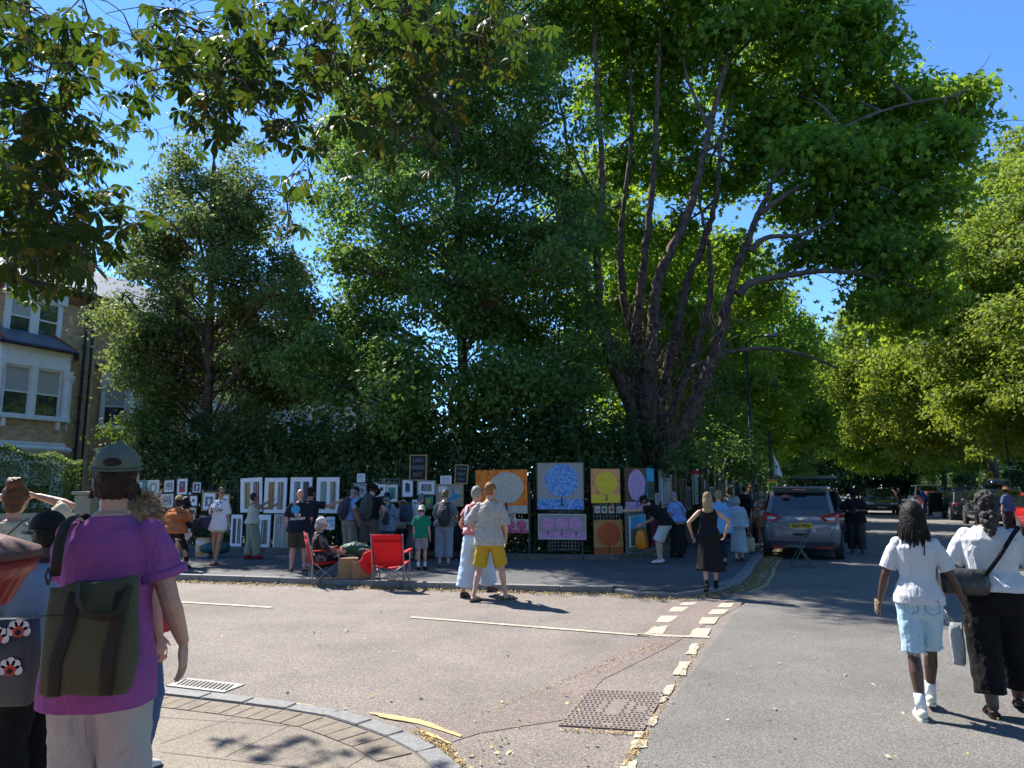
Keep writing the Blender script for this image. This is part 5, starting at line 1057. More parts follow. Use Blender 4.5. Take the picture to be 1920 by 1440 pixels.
R5 = pp(557, 1071, 918, 'bald man in a navy T-shirt with blue and white back print and olive shorts', yaw=6, hair=None, skin=SK_R, top=(c_('navy_tee', (.012, .016, .03)), -.10, .85, .05, .01), bot=(c_('olive_shorts', (.055, .052, .04)), .92, .125, .115, .115), shoes=('sandal', M_black), LH=(-.24, .14, .92), RH=(.2, .25, 1.0), LF=(-.13, 0, .08), RF=(.14, .06, .08), fL=(14, 0), fR=(-35, 0), fat=1.12)
p = R5.sp(.34, -.03, -.2)*R5.s; mb = MB(); mb.disc(p+Vector((-.02, .02, .05)), .085, .08, (1, 0, 0), (0, .05, 1), 18, .08); mb.build('shirt_emblem', mat('cyan_print', (.03, .28, .55), .7), R5.root)
wm = mat('white_print', (.7, .7, .72), .7)
text_mesh('THE', .07, wm, 'shirt_lettering', R5.root, p+Vector((.02, .012, -.06)), (1, 0, .12), (0, 0, 1), .002); text_mesh('FACTORY', .065, wm, 'shirt_lettering', R5.root, p+Vector((.03, .012, -.13)), (1, 0, .12), (0, 0, 1), .002)
# seated woman in the left red chair: built with the chairs
R7 = pp(652, 1052, 911, 'man in beige trousers, pale blue shirt and dark cap with a grey rucksack', yaw=-38, skin=SK_R, lean=8, head=(30, 0), hair='short', hm=HR_GR, hat=('cap_back', c_('dark_green_cap', (.02, .03, .022))), top=(c_('light_blue_shirt', (.25, .36, .58)), .02, .75, .035, 0), bot=(BEIGE, 1.9, .115, .10, .085), shoes=('shoe', SAND), RH=(.27, .05, .9), fat=1.1)
backpack(R7, 'dark grey rucksack on the man in the pale blue shirt', mat('bag_grey', (.05, .045, .055), .75, wrinkle=.6), .15, .30, .10, .30)
R8 = pp(690, 1058, 902, 'man in a black T-shirt and wide black sun hat with a green-grey hiking rucksack', pad=.05, yaw=-14, lean=10, head=(30, 0), hair='short', hm=HR_BL, hat=('sun', BLK), top=(BLK, .04, .7, .03, 0), bot=(GREYT, .98, .12, .11, .115), shoes=('shoe', SAND), RH=(.26, .12, 1.02), RP=(.8, -.8, 0), LH=(-.26, .12, 1.02), LP=(-.8, -.8, 0), LF=(-.13, 0, .08), RF=(.12, .1, .08), fat=1.08)
backpack(R8, 'green-grey hiking rucksack with side pockets on the black-hatted man', mat('bag_green', (.03, .04, .038), .7, wrinkle=.6), .155, .34, .11, .30)
R9 = pp(722, 1052, 921, 'woman in a blue patterned tunic, jeans and navy bucket hat', pad=.03, sex='f', yaw=5, lean=5, head=(25, 0), hair='bob', hm=HR_GR, hat=('bucket', NAVY), top=(two_tone('blue_pattern', (.10, .15, .21), (.22, .28, .34), 'cells', 45, .5, .1), -.16, 1.2, .04, .03), bot=(JEAN, 1.65, .115, .10, .10), shoes=('shoe', WSH), LH=(-.2, .25, 1.05), RH=(.2, .25, 1.05), fat=1.1)
backpack(R9, 'tiny black backpack on the woman in the blue tunic', BAGB, .10, .18, .07, .16)
R10 = pp(748, 1046, 933, 'woman in a beige top and pale patterned sun hat leaning to the table', sex='f', pad=.03, yaw=-16, lean=16, head=(35, 0), hair='bob', hm=HR_LB, hat=('sun', two_tone('hat_pattern', (.5, .48, .4), (.25, .3, .25), 'cells', 40, .5, .1)), top=(BEIGE, -.06, 1.2, .045, .03), bot=(CHAR, 1.0, .12, .12, .12), shoes=('shoe', SAND), LH=(-.2, .35, 1.02), RH=(.2, .35, 1.02), fat=1.1)
R11 = pp(775, 1050, 925, 'woman with a flowered head wrap, white top and long striped grey skirt', sex='f', yaw=-40, lean=18, head=(30, 0), hair='bun', hm=mat('flowered_wrap', (.05, .1, .12)) if 0 else two_tone('flowered_wrap', (.04, .09, .12), (.25, .05, .15), 'cells', 60, .55, .05, c3=(.12, .3, .3)), top=(c_('off_white_top', (.55, .55, .52)), 0, .6, .02, .0), skirt=(two_tone('striped_skirt', (.07, .06, .06), (.15, .13, .13), 'wave', 12, .5, .2, stretch=(1, 1, .05)), .06, .32, .24, 9, .05), shoes=('sandal', SAND), RH=(.2, .35, 1.1), LH=(-.2, .35, 1.1))
totebag(R11, 'large slate-blue canvas bag slung on the back of the woman in the striped skirt', mat('slate_canvas', (.035, .06, .085), .8, wrinkle=.9), (-.12, -.19, 1.42), (.40, .18, .42), strap=[[(-.2, -.2, 1.40), (-.1, -.03, 1.56), (.0, .12, 1.36), (.14, .02, 1.12)]])
R12 = pp(789, 1068, 946, 'child in a green T-shirt, grey shorts and cream bucket hat', pad=.02, sex='m', yaw=-8, head=(15, 20), hair='short', hm=HR_LB, hat=('bucket', c_('cream_hat', (.50, .46, .38))), top=(c_('green_tee', (.01, .22, .12)), -.06, .75, .03, .02), bot=(c_('pale_grey_shorts', (.32, .32, .34)), .8, .11, .105, .105), shoes=('sock', BLK, W_T), LF=(-.06, -.05, .08), RF=(.10, .05, .08), fat=.9)
R13 = pp(832, 1062, 918, 'person in a grey shirt and pale blue cropped trousers with a black backpack', sex='f', skin=SK_L, yaw=4, lean=4, head=(20, -20), hair='short', hm=HR_LB, top=(c_('grey_shirt', (.14, .15, .17)), -.02, .9, .04, .02), bot=(c_('pale_blue_trousers', (.22, .27, .36)), 1.72, .115, .10, .085), shoes=('shoe', c_('grey_shoe', (.2, .18, .17))), LH=(-.15, .3, 1.08), RH=(.24, .25, 1.08), fat=1.12)
backpack(R13, 'large black backpack on the person in the grey shirt', BAGB, .165, .30, .10, .27)
R14 = pp(890, 1120, 912, 'woman in a pink top and pale blue dungarees beside the man in mustard shorts', z=0, sex='f', skin=SK_R, yaw=-30, head=(12, -12), hair='short', hm=HR_GR, top=(c_('pink_top', (.45, .16, .17)), .05, .55, .025, 0), bot=(two_tone('pale_denim_wide', (.40, .52, .68), (.5, .62, .75), 'noise', 50, .5, .3), 1.82, .13, .13, .135), shoes=('shoe', SAND), LF=(-.14, -.12, .08), RF=(.1, .32, .10), LH=(-.22, .15, .98), RH=(.2, .2, .98))
mb = MB(); DEN = MATS['pale_denim_wide']
for sx in (-1, 1): mb.tube([R14.sp(.2, sx*.10, -.13)*R14.s, R14.sp(.38, sx*.09, -.15)*R14.s, R14.sp(.50, sx*.10, -.09)*R14.s, R14.sp(.525, sx*.105, 0)*R14.s, R14.sp(.44, sx*.10, .11)*R14.s], [(.024, .006)]*5, 6, flat=(1, 0, 0))
mb.loft([[Vector(R14.sp(h, x, y))*R14.s for x, y in ((-.15, -.12), (.15, -.12), (.15, .13), (-.15, .13))] for h in (.06, .16)]); mb.build('dungaree_bib', DEN, R14.root, True)
# man in yellow shorts, striding right
R15 = pp(917, 1127, 907, 'man in a rolled-sleeve check shirt and mustard shorts striding across the road', z=0, hf=1.02, yaw=-12, head=(5, -35), hair='short', hm=HR_GI, skin=SK_L, top=(two_tone('check_shirt', (.50, .47, .42), (.28, .27, .25), 'cells', 110, .5, .3, .8), -.10, 1.0, .04, .02), bot=(c_('mustard_shorts', (.50, .33, .03)), .92, .115, .11, .115), shoes=('sandal', SAND), fat=.94, pel=(.0, 0, .91), LF=(-.20, -.14, .09), RF=(.21, .16, .085), fL=(-20, 0), fR=(-50, 0), LH=(-.20, .14, .96), RH=(.22, .14, .90), LP=(-.8, -.7, 0), RP=(.5, -1, 0), vox=.009)
# corner group
R16 = pp(1240, 1056, 933, 'man in black T-shirt and cap bending towards the paintings with outstretched hand', hf=1.18, yaw=68, lean=52, head=(10, 0), pel=(0, -.12, .90), hair='short', hm=HR_DB, hat=('cap', BLK), top=(BLK, -.04, .6, .04, .02), bot=(c_('white_shorts', (.55, .56, .53)), .95, .12, .11, .115), shoes=('shoe', WSH), RH=(.15, .45, .86), LH=(-.12, .95, 1.15), LF=(-.12, .02, .08), RF=(.12, .02, .08), LP=(0, -.3, -1))
totebag(R16, 'bulging orange plastic carrier bag held by the bending man', mat('orange_plastic', (.75, .22, .01), .35, wrinkle=1.2, bump=.3), (.15, .47, .72), (.36, .24, .42), 'carrier_bag', strap=[[(.10, .47, .70), (.15, .46, .83), (.22, .47, .70)]], disp=.05)
R17 = pp(1272, 1045, 921, 'grey-haired woman in a blue T-shirt and long black skirt with a walking stick', sex='f', skin=SK_L, yaw=38, lean=6, head=(22, 0), hair='short', hm=HR_GR, top=(c_('blue_tee', (.22, .32, .62)), .0, .85, .045, .01), skirt=(BLK, .05, .1, .24, 7, .04), shoes=('shoe', BLK), LH=(-.22, .26, .98), RH=(.24, .1, .92), fat=1.22)
st = worn(R17, 'walking_stick', 'thin wooden walking stick of the grey-haired woman', 'walking stick', (-.16, .12, 0), [('stick', MB().tube([(-.34, .16, .0), (-.22, .30, .92)], .009, 6), mat('stick_wood', (.25, .15, .08), .5), {}), ('grip', MB().tube([(-.22, .30, .92), (-.21, .33, .95), (-.2, .38, .94)], .012, 6), M_black, {})])
totebag(R17, 'black handbag at the side of the grey-haired woman', BAGB, (.24, -.14, .62), (.26, .16, .3), 'handbag', strap=[[(.2, -.12, .60), (.05, -.16, 1.3), (-.1, 0, 1.52), (-.12, .12, 1.35)]])
R18 = pp(1333, 1106, 923, 'woman in a long sleeveless black dress with fair hair down her back, walking away', sex='f', yaw=-12, hair='long', hm=HR_BD, top=(BLK, .0, 0, .02, .02), skirt=(BLK, .12, .34, .27, 6, .07), shoes=('boot', BLK), LF=(-.08, -.14, .10), RF=(.10, .16, .08), fL=(6, 20), LH=(-.30, .12, .98), RH=(.30, .08, 1.0), LP=(-1, -.5, 0), RP=(1, -.5, 0))
R20 = pp(1352, 1060, 919, 'woman in a sky blue top just beyond the black dress', sex='f', yaw=10, hair='short', hm=HR_BD, top=(c_('sky_top', (.16, .36, .60)), -.18, 1.1, .06, .06), bot=(NAVY, 1.8, .11, .09, .08), shoes=('shoe', BLK), RH=(.34, .1, .86))
R19 = pp(1386, 1052, 930, 'woman with a grey bob in a long pale blue linen coat, walking away', sex='f', yaw=-18, lean=8, head=(20, 0), hair='bob', hm=HR_GR, top=(c_('linen_coat', (.30, .37, .42)), -.02, 1.75, .05, .04), skirt=(MATS['linen_coat'], .12, .24, .25, 5, .04), shoes=('shoe', SAND), LF=(-.06, -.1, .08), RF=(.08, .14, .08), RH=(.27, .1, .85), fat=1.08)
totebag(R19, 'beige paper shopping bag held by the woman in the linen coat', c_('paper_bag', (.38, .32, .22)), (.30, .14, .62), (.26, .12, .36), 'paper_bag', strap=[[(.22, .14, .60), (.28, .13, .78), (.38, .14, .60)]], disp=.005)
R21 = pp(1371, 1020, 915, 'woman in a blue and white vest top further along the left pavement', sex='f', yaw=0, hair='bun', hm=HR_BR, top=(c_('bluewhite_vest', (.4, .5, .62)), -.05, 0, .03, .03), bot=(NAVY, 1.8, .11, .09, .08), far=True)
R22 = pp(1399, 1005, 912, 'person in dark clothes beyond the woman in the linen coat', yaw=20, hair='short', hm=HR_DB, top=(BLK, -.05, 1.8, .05, .02), bot=(CHAR, 1.9, .11, .09, .08), far=True)
R23 = pp(1410, 985, 911, 'woman in a white top and long peach skirt on the left pavement', sex='f', yaw=-30, hair='long', hm=HR_GI, top=(W_T, 0, .3, .02, .0), skirt=(c_('peach_skirt', (.62, .27, .20)), .1, .12, .28, 7, .06), shoes=('shoe', BLK), far=True)
R24 = pp(1424, 1000, 908, 'man in a teal patterned shirt on the left pavement', yaw=150, skin=SK_D, hair='short', hm=HR_BL, top=(two_tone('teal_pattern', (.02, .16, .20), (.15, .4, .42), 'cells', 30, .6, .1), -.1, .7, .05, .02), bot=(NAVY, 1.9, .11, .1, .09), far=True)
R25 = pp(1432, 1026, 920, 'woman with long fair hair in a flowered dress walking towards the viewer', sex='f', yaw=172, hair='long', hm=HR_BD, top=(two_tone('flower_dress', (.55, .16, .05), (.04, .04, .06), 'cells', 14, .5, .05, c3=(.55, .5, .4)), -.02, .6, .03, .02), skirt=(MATS['flower_dress'], .12, .62, .20, 5, .05), shoes=('sandal', BLK), LF=(-.07, .12, .08), RF=(.07, -.1, .08))
R26 = pp(1404, 975, 904, 'man in a yellow straw hat far along the left pavement', yaw=0, pad=.04, hair='short', hm=HR_LB, hat=('straw', c_('straw_hat', (.5, .36, .13))), top=(c_('pale_shirt', (.5, .48, .42)), -.1, .7, .05, .02), bot=(BEIGE, 1.9, .11, .1, .09), far=True)
R27 = pp(1608, 1037, 916, 'man in black cap, T-shirt and cargo trousers looking at his phone in the road', z=0, yaw=155, skin=SK_D, head=(28, 0), hair='short', hm=HR_BL, hat=('cap', BLK), top=(BLK, -.10, .95, .06, .02), bot=(mat('black_cargo', (.022, .021, .021), .8, wrinkle=1), 1.92, .135, .12, .10), shoes=('shoe', c_('dark_trainer', (.08, .075, .07)), 0), LH=(-.08, .30, 1.15), RH=(.12, .28, 1.12), LP=(-1, -.4, -.5), RP=(1, -.4, -.5), LF=(-.12, .1, .08), RF=(.12, -.1, .08), fat=1.12)
worn(R27, 'phone', 'phone in the hands of the man in black', 'phone', (.0, .38, 1.16), [('case', MB().box((.01, .40, 1.19), (.07, .012, .14), Matrix.Rotation(-.5, 3, 'X'), .004), M_black, {})])
R28 = pp(1572, 1003, 917, 'woman in blue dungarees behind the silver people carrier', z=0, sex='f', yaw=170, hair='short', hm=HR_BL, skin=SK_T, top=(JEAN, 0, .0, .03, .0), bot=(JEAN, 1.8, .13, .13, .12), shoes=('shoe', WSH), far=True)
R29 = pp(1563, 990, 914, 'man in a cream shirt beside the silver people carrier', z=0, yaw=110, skin=SK_R, hair='short', hm=HR_DB, top=(CREAM, -.08, .8, .05, .02), bot=(CHAR, 1.9, .11, .1, .09), far=True)
R32 = pp(1677, 957, 913, 'man in a pale shirt standing beside the oncoming dark car', z=0, yaw=-60, skin=SK_R, hair='short', hm=HR_DB, top=(c_('salmon_shirt', (.5, .3, .26)), -.05, .8, .04, .02), bot=(BLK, .95, .11, .11, .11), far=True)
R33 = pp(1687, 956, 916, 'man in a white cap and black clothes beside the oncoming dark car', z=0, yaw=-20, hair='short', hm=HR_DB, hat=('cap', W_T), top=(BLK, -.05, .8, .04, .02), bot=(CHAR, .95, .11, .11, .11), far=True)
R35 = pp(1737, 966, 912, 'man in a royal blue T-shirt bending beside the open parked car', z=0, yaw=60, lean=25, hair='short', hm=HR_GI, top=(c_('royal_blue', (.04, .12, .38)), -.05, .8, .05, .02), bot=(JEAN, 1.9, .11, .1, .09), far=True)
R34 = pp(1895, 1005, 911, 'man in a brown brimmed hat and blue shirt behind the red car', pad=.04, z=.1, yaw=20, skin=SK_T, hair='short', hm=HR_DB, hat=('straw', c_('brown_hat', (.16, .09, .04))), top=(c_('blue_shirt_b', (.08, .12, .26)), -.05, .9, .05, .02), bot=(CHAR, 1.9, .11, .1, .09), far=True)
# far crowd: a few figures copied
crowd_lab = 'person in the distant crowd beyond the parked cars'
base_ = []
for i, (tp, bt, hm_, sk) in enumerate([(W_T, CHAR, HR_DB, SK_L), (c_('crowd_pink', (.45, .3, .3)), JEAN, HR_BR, SK_T), (BLK, BEIGE, HR_BL, SK_D), (CREAM, NAVY, HR_BD, SK_L), (c_('crowd_blue', (.15, .25, .45)), CHAR, HR_GR, SK_R)]):
    r = person(crowd_lab, SN(56+i*2.1, 9.2+(i*37 % 20)/10, .11), H=1.62+.04*i, yaw=20*i, sex='fm'[i % 2], skin=sk, hair=('long', 'short', 'short', 'bob', 'short')[i], hm=hm_, top=(tp, -.05, .8, .04, .02), bot=(bt, 1.9, .11, .1, .09), far=True, group='distant crowd on the right pavement'); base_.append(r.root)
rs = random.Random(2)
for i in range(26):
    o = dup(base_[i % 5]); o.location = SN(50+rs.uniform(0, 34), rs.uniform(8.1, 11.4), .11); o.rotation_euler.z = rs.uniform(0, 6.28)
for i in range(9):
    o = dup(base_[(i*2+1) % 5]); o.location = SN(30+i*4.2+rs.uniform(-1, 1), rs.uniform(-3.6, -1.9), .11); o.rotation_euler.z = rs.uniform(0, 6.28); o['label'] = 'person browsing far along the left railings'; o['group'] = 'distant browsers by the left railings'
# nearest people
R30 = person('girl in a white T-shirt and frayed pale denim shorts walking away with white socks and clogs', at(1741, 1346, .004), H=Hh(1741, 1346, 938, .004)-.01, z=0 if 0 else .004, yaw=-4) if 0 else person('girl with long braids, white T-shirt and frayed denim shorts, walking away', at(1741, 1344, .006), H=Hh(1741, 1344, 938, .006)-.015, yaw=-24, sex='f', fat=.95, skin=SK_D, hair='braids', hm=HR_BL, top=(c_('white_tee_girl', (.60, .61, .64), .02, .8, .9), -.02, .78, .016, .008), bot=(LJEAN, .92, .105, .095, .092), shoes=('sock', mat('cream_clog', (.62, .6, .5), .5), W_T, mat('clog_sole', (.6, .58, .48), .6)),
        LF=(-.055, -.10, .08), RF=(.05, .26, .09), fR=(-4, 8), LH=(-.29, .12, .90), RH=(.36, .05, .84), RP=(.6, -1, 0), vox=.0065)
fr = MB(); rs = random.Random(5)
for sd in (-1, 1):
    hp, kn = R30.J['p', sd], R30.J['k', sd]; c = hp.lerp(kn, .92)
    for i in range(70): a = rs.uniform(0, 6.28); q = c+Vector((math.cos(a)*.096, math.sin(a)*.096, .004)); fr.tube([q*R30.s, (q+Vector((rs.gauss(0, .006), rs.gauss(0, .006), -rs.uniform(.008, .03))))*R30.s], [.0016, .0008], 3)
fr.build('frayed_hem', W_T, R30.root)
for x in (-.075, .08):
    mb = MB(); q = [Vector(R30.sp(-.03+dz, x+dx, -.139 if abs(x) else 0))*R30.s for dx, dz in ((-.05, .05), (.05, .05), (.05, -.04), (0, -.065), (-.05, -.04))]
    mb.tube(q+[q[0]], .0022, 4); mb.build('pocket_seam', JEAN, R30.root)
worn(R30, 'phone', 'phone in a glittery case in the left hand of the girl with braids', 'phone', (-.30, .15, .80), [('case', MB().box((-.312, .16, .83), (.014, .075, .15), Matrix.Rotation(.5, 3, 'X') @ Matrix.Rotation(.5, 3, 'Z'), .004), two_tone('phone_case', (.3, .2, .15), (.05, .04, .04), 'cells', 60), {})])
R31 = person('woman with curly ponytail, white T-shirt and wide black trousers at the right edge', at(1886, 1342, .006), H=Hh(1886, 1342, 921, .006)-.01, yaw=-26, sex='f', fat=1.34, skin=SK_D, hair='puff', hm=mat('hair_salt_pepper', (.022, .02, .02), .6, col2=(.075, .07, .068), vscale=50, bump=1, bscale=150, spec=.2), top=(c_('white_tee_woman', (.60, .62, .66), .02, .8, .9), .04, .85, .014, .005), bot=(c_('black_wide', (.008, .008, .009), .1, .9, .7), 1.78, .102, .090, .085), shoes=('sandal', BLK), LF=(-.09, -.08, .08), RF=(.13, .24, .10), fR=(-8, 15), LH=(-.36, .14, .86), RH=(.42, .05, .86), LP=(-1, -.6, 0), vox=.0065)
totebag(R31, 'black leather crossbody bag on the back of the woman with the ponytail', mat('black_leather', (.035, .036, .037), .38, bump=.2, wrinkle=.7), (-.22, -.17, 1.14), (.36, .14, .20), 'crossbody_bag', strap=[[(-.08, -.24, 1.10), (.03, -.21, 1.25), (.14, -.17, 1.42), (.2, -.08, 1.48), (.2, .05, 1.44), (.1, .17, 1.3), (-.2, .2, 1.1), (-.38, .0, 1.04), (-.36, -.13, 1.06)]], ms=BLK, yaw_=.05)
totebag(R31, 'thin grey plastic carrier bag hanging from the hand of the woman with the ponytail', mat('thin_plastic', (.34, .36, .37), .3, wrinkle=1.3), (-.28, .06, .68), (.10, .03, .34), 'carrier_bag', strap=[[(-.33, .06, .67), (-.37, .12, .80), (-.28, .06, .67)]], disp=.03)
for R_ in (R31,): 
    mb = MB(); w_ = R_.J['w', -1]*R_.s; mb.tube([w_+Vector((.034*math.cos(t), .034*math.sin(t), .01)) for t in [i*math.pi/8 for i in range(17)]], .005, 6); mb.build('bracelet', mat('silver', (.6, .6, .6), .25, metal=1), R_.root, True)
# foreground left
def fg(px, Y, top_, label, pad=0, **kw):
    q = P(px, top_, Y); return person(label, Vector((q.x, Y, PZ)), H=q.z-PZ-pad, **kw)
CAPG = c_('sage_cap', (.14, .17, .135), .1, .8, .3)
R39 = fg(222, 3.0, 829, 'man in a purple T-shirt and green cap seen from behind, nearest at the left', pad=.03, yaw=4, head=(0, 14), fat=.93, skin=SK_L, hair='messy', hm=HR_DB, hat=('cap_back', CAPG), top=(c_('purple_tee', (.33, .095, .30), .12, .8, 1.1), -.19, .62, .028, .015), bot=(c_('pale_chinos', (.48, .46, .42), .1, .85, 1.0), 1.9, .125, .105, .09), shoes=('shoe', WSH),
        RH=(.245, .20, .93), RP=(.35, -1, 0), LH=(-.14, .34, 1.05), LP=(-.2, -1, -.5), hand_dir=(None, (.05, .05, -1)), curl=(.5, .28), vox=.005)
q = R39; mb = MB(); sl_ = q.J['s', 1].lerp(q.J['e', 1], .62)
ax = (q.J['e', 1]-q.J['s', 1]).normalized(); mb.tube([(sl_-ax*.03)*q.s, (sl_-ax*.012)*q.s, (sl_+ax*.006)*q.s], [.093*q.s, .098*q.s, .094*q.s], 18); mb.build('rolled_cuff', MATS['purple_tee'], q.root, True, remesh=.007)
mb = MB(); nb = q.sp(.535, 0, -.005); mb.tube([(nb+Vector((.066*math.cos(t), .064*math.sin(t), .012*math.sin(t)+.015)))*q.s for t in [i*math.pi/12 for i in range(25)]], .0028, 6); mb.build('necklace', mat('silver', (.6, .6, .6), .25, metal=1), q.root, True)
mb = MB(); c = Vector((.05, -.205, 1.235)); OLIVE = mat('olive_canvas', (.078, .088, .045), .85, bump=.25, bscale=300, var=.15, wrinkle=.5); OLD = mat('olive_webbing', (.022, .022, .017), .85, bump=.2, bscale=200)
body = MB(); rr = []
for t, kx, ky in ((0, .86, .5), (.05, .97, 1.0), (.3, 1.04, 1.15), (.7, 1.0, 1.0), (.93, .97, .8), (1, .96, .72)): rr.append([c+Vector((.165*kx*math.copysign(abs(math.cos(k))**.55, math.cos(k)), .055*ky*math.copysign(abs(math.sin(k))**.7, math.sin(k)), -.41+.41*t+.02*math.cos(k)*t)) for k in [2*math.pi*i/36 for i in range(36)]])
body.loft(rr); bands = MB()
for x0, x1 in ((-.04, -.085), (.13, .10)): bands.tube([c+Vector((x0, -.060, -.03)), c+Vector((x0*.7+x1*.3, -.068, -.15)), c+Vector((x1, -.068, -.28)), c+Vector((x1, -.058, -.40))], [(.024, .004)]*4, 8, flat=(1, 0, 0))
bands.tube([c+Vector((x, -.0635, -.115)) for x in (-.15, -.08, 0, .08, .15)], [(.002, .002)]*5, 4)
loop = MB(); loop.tube([c+Vector(v) for v in ((-.03, -.055, .0), (-.015, -.085, -.05), (.02, -.095, -.105), (.08, -.095, -.12), (.14, -.085, -.10), (.155, -.058, -.01))], [(.022, .004)]*6, 8, flat=(.3, 0, 1))
st_ = MB(); st_.tube([c+Vector((-.15, .0, .02)), Vector((-.115, -.165, 1.38)), Vector((-.12, -.125, 1.445)), Vector((-.118, -.075, 1.472)), Vector((-.116, -.005, 1.482)), Vector((-.116, .08, 1.44)), Vector((-.1, .15, 1.3))], [(.021, .004)]*7, 8, flat=(1, 0, 0))
hook = MB(); hook.tube([c+Vector((-.165, -.012, -.01)), c+Vector((-.175, -.015, .02)), c+Vector((-.165, -.02, .055)), c+Vector((-.155, -.015, .02)), c+Vector((-.165, -.012, -.01))], .004, 6)
worn(R39, 'canvas_tote', 'dark olive canvas tote slung across the back of the man in purple', 'bag', c-Vector((0, 0, .45)), [('bag', body, OLIVE, dict(disp=.04, dscale=.12)), ('band', bands, OLD, {}), ('grab_handle', loop, OLD, {}), ('strap', st_, OLD, {}), ('hook', hook, M_black, {})])
R38 = fg(268, 4.3, 938, 'person with tousled pale hair and a red top behind the man in purple', sex='f', yaw=-35, skin=SK_R, hair='wild', hm=HR_BD, fat=1.1, top=(c_('red_top', (.5, .04, .05)), -.05, .8, .04, .02), bot=(JEAN, 1.9, .11, .1, .09), shoes=('shoe', WSH), vox=.009)
mb = MB(); mb.ell((R38.J['head']+Vector((0, -.02, .025)))*R38.s, (.088*R38.s, .098*R38.s, .102*R38.s)); mb.build('hair', hairm('hair_pale', (.45, .38, .32)), R38.root, True, disp=.03, dscale=.02, remesh=.01)
R36 = fg(32, 4.9, 899, 'woman with auburn hair in a bun and a cream blouse, hands raised to her head', sex='f', yaw=14, skin=SK_L, pad=.03, hair='bun', hm=HR_BR, top=(CREAM, -.05, .9, .045, .02), bot=(BEIGE, 1.9, .115, .1, .09), LH=(-.10, .10, 1.66), RH=(.11, .10, 1.66), LP=(-1, .0, -.1), RP=(1, .0, -.1), vox=.009, fat=1.05)
worn(R36, 'shoulder_bag', 'small black bag on a thin strap worn by the woman in the cream blouse', 'bag', (-.24, -.05, .85), [('bag', MB().box((-.24, -.03, .95), (.08, .2, .16), None, .02), BAGB, {}), ('strap', MB().tube([(-.24, -.08, 1.03), (-.05, -.15, 1.3), (.1, -.10, 1.48), (.1, 0, 1.5), (.05, .14, 1.3), (-.24, .06, 1.03)], .005, 5), M_black, {})])
R37 = fg(96, 3.6, 957, 'man in a black cap and pale blue shirt, seen in profile facing left', yaw=78, skin=SK_D, pad=.02, hair='cropped', hm=HR_BL, hat=('cap_back', mat('black_felt', (.006, .006, .007), .9)), top=(c_('pale_blue_shirt', (.25, .33, .45)), -.06, .95, .04, .02), bot=(BLK, 1.9, .115, .1, .09), LH=(-.2, .42, 1.10), RH=(.2, .36, 1.10), fat=1.1, vox=.008)
mb = MB(); mb.ell((R37.J['head']+Vector((0, .085, -.085)))*R37.s, (.035*R37.s, .02*R37.s, .03*R37.s)); mb.build('beard', HR_BL, R37.root, True, disp=.006, dscale=.01)
c = R37.W((0, 0, 0)); bg_ = MB(); cc = Vector((-.10, .38, 1.17)); FLOR = mat('flower_bag', (.075, .078, .085), .7, wrinkle=.4)
tb = thing('flowered_bag', 'grey cloth bag printed with white and red flowers at the lower left', 'bag', P(-12, 1322, 3.25)); rot = Matrix.Rotation(math.radians(4), 3, 'Z')
body = MB(); rr = []
for t, kx, ky in ((0, .9, .5), (.06, 1, 1), (.5, 1.05, 1.2), (1, .95, .6)): rr.append([Vector((.17*kx*math.copysign(abs(math.cos(k))**.5, math.cos(k)), .05*ky*math.copysign(abs(math.sin(k))**.7, math.sin(k)), .36*t)) for k in [2*math.pi*i/28 for i in range(28)]])
body.loft(rr).build('bag', FLOR, tb, True); fp = MB(); fr_ = MB(); fc = MB()
for x, z in ((-.13, .26), (.03, .29), (.10, .16), (-.08, .06), (-.02, .17), (.12, .32)):
    for k in range(5): a = math.pi*(k/4); fp.disc((x+.034*math.cos(a), -.0655, z+.034*math.sin(a)), .02, .02, (1, 0, 0), (0, 0, 1), 10)
    fr_.disc((x, -.067, z), .026, .024, (1, 0, 0), (0, 0, 1), 12, .1); fc.disc((x, -.0685, z-.004), .013, .012, (1, 0, 0), (0, 0, 1), 10)
fp.build('petals', W_T, tb); fr_.build('petal_ring', mat('flower_red', (.5, .06, .03), .7), tb); fc.build('flower_heart', NAVY, tb)
# ================================================================ ART ON THE RAILINGS
random.seed(21)
def fence_hit(px):
    """where the line of sight through column px meets the railings, with the railing direction there"""
    a = (px-960)/FPX; r = ray(px, 905); d = Vector((r.x, r.y)); best = None
    for A, B in zip(fl[:-1], fl[1:]):
        e = Vector((B.x-A.x, B.y-A.y)); den = d.x*e.y-d.y*e.x
        if abs(den) < 1e-9: continue
        t = (A.x*e.y-A.y*e.x)/den; u = (A.x*d.y-A.y*d.x)/den
        if t > 0 and 0 <= u <= 1 and (best is None or t < best[0]): best = (t, Vector((d.x*t, d.y*t, 0)), Vector((e.x, e.y, 0)).normalized())
    return best
M_board = mat('white_board', (.76, .76, .80), .55, var=.04); M_wood = mat('pine_frame', (.42, .28, .14), .6, var=.3, vscale=20); M_bl = mat('black_frame', (.015, .015, .017), .4)
M_gold = mat('gold_frame', (.40, .26, .09), .4, var=.2); M_wfr = mat('white_frame', (.68, .67, .64), .5)
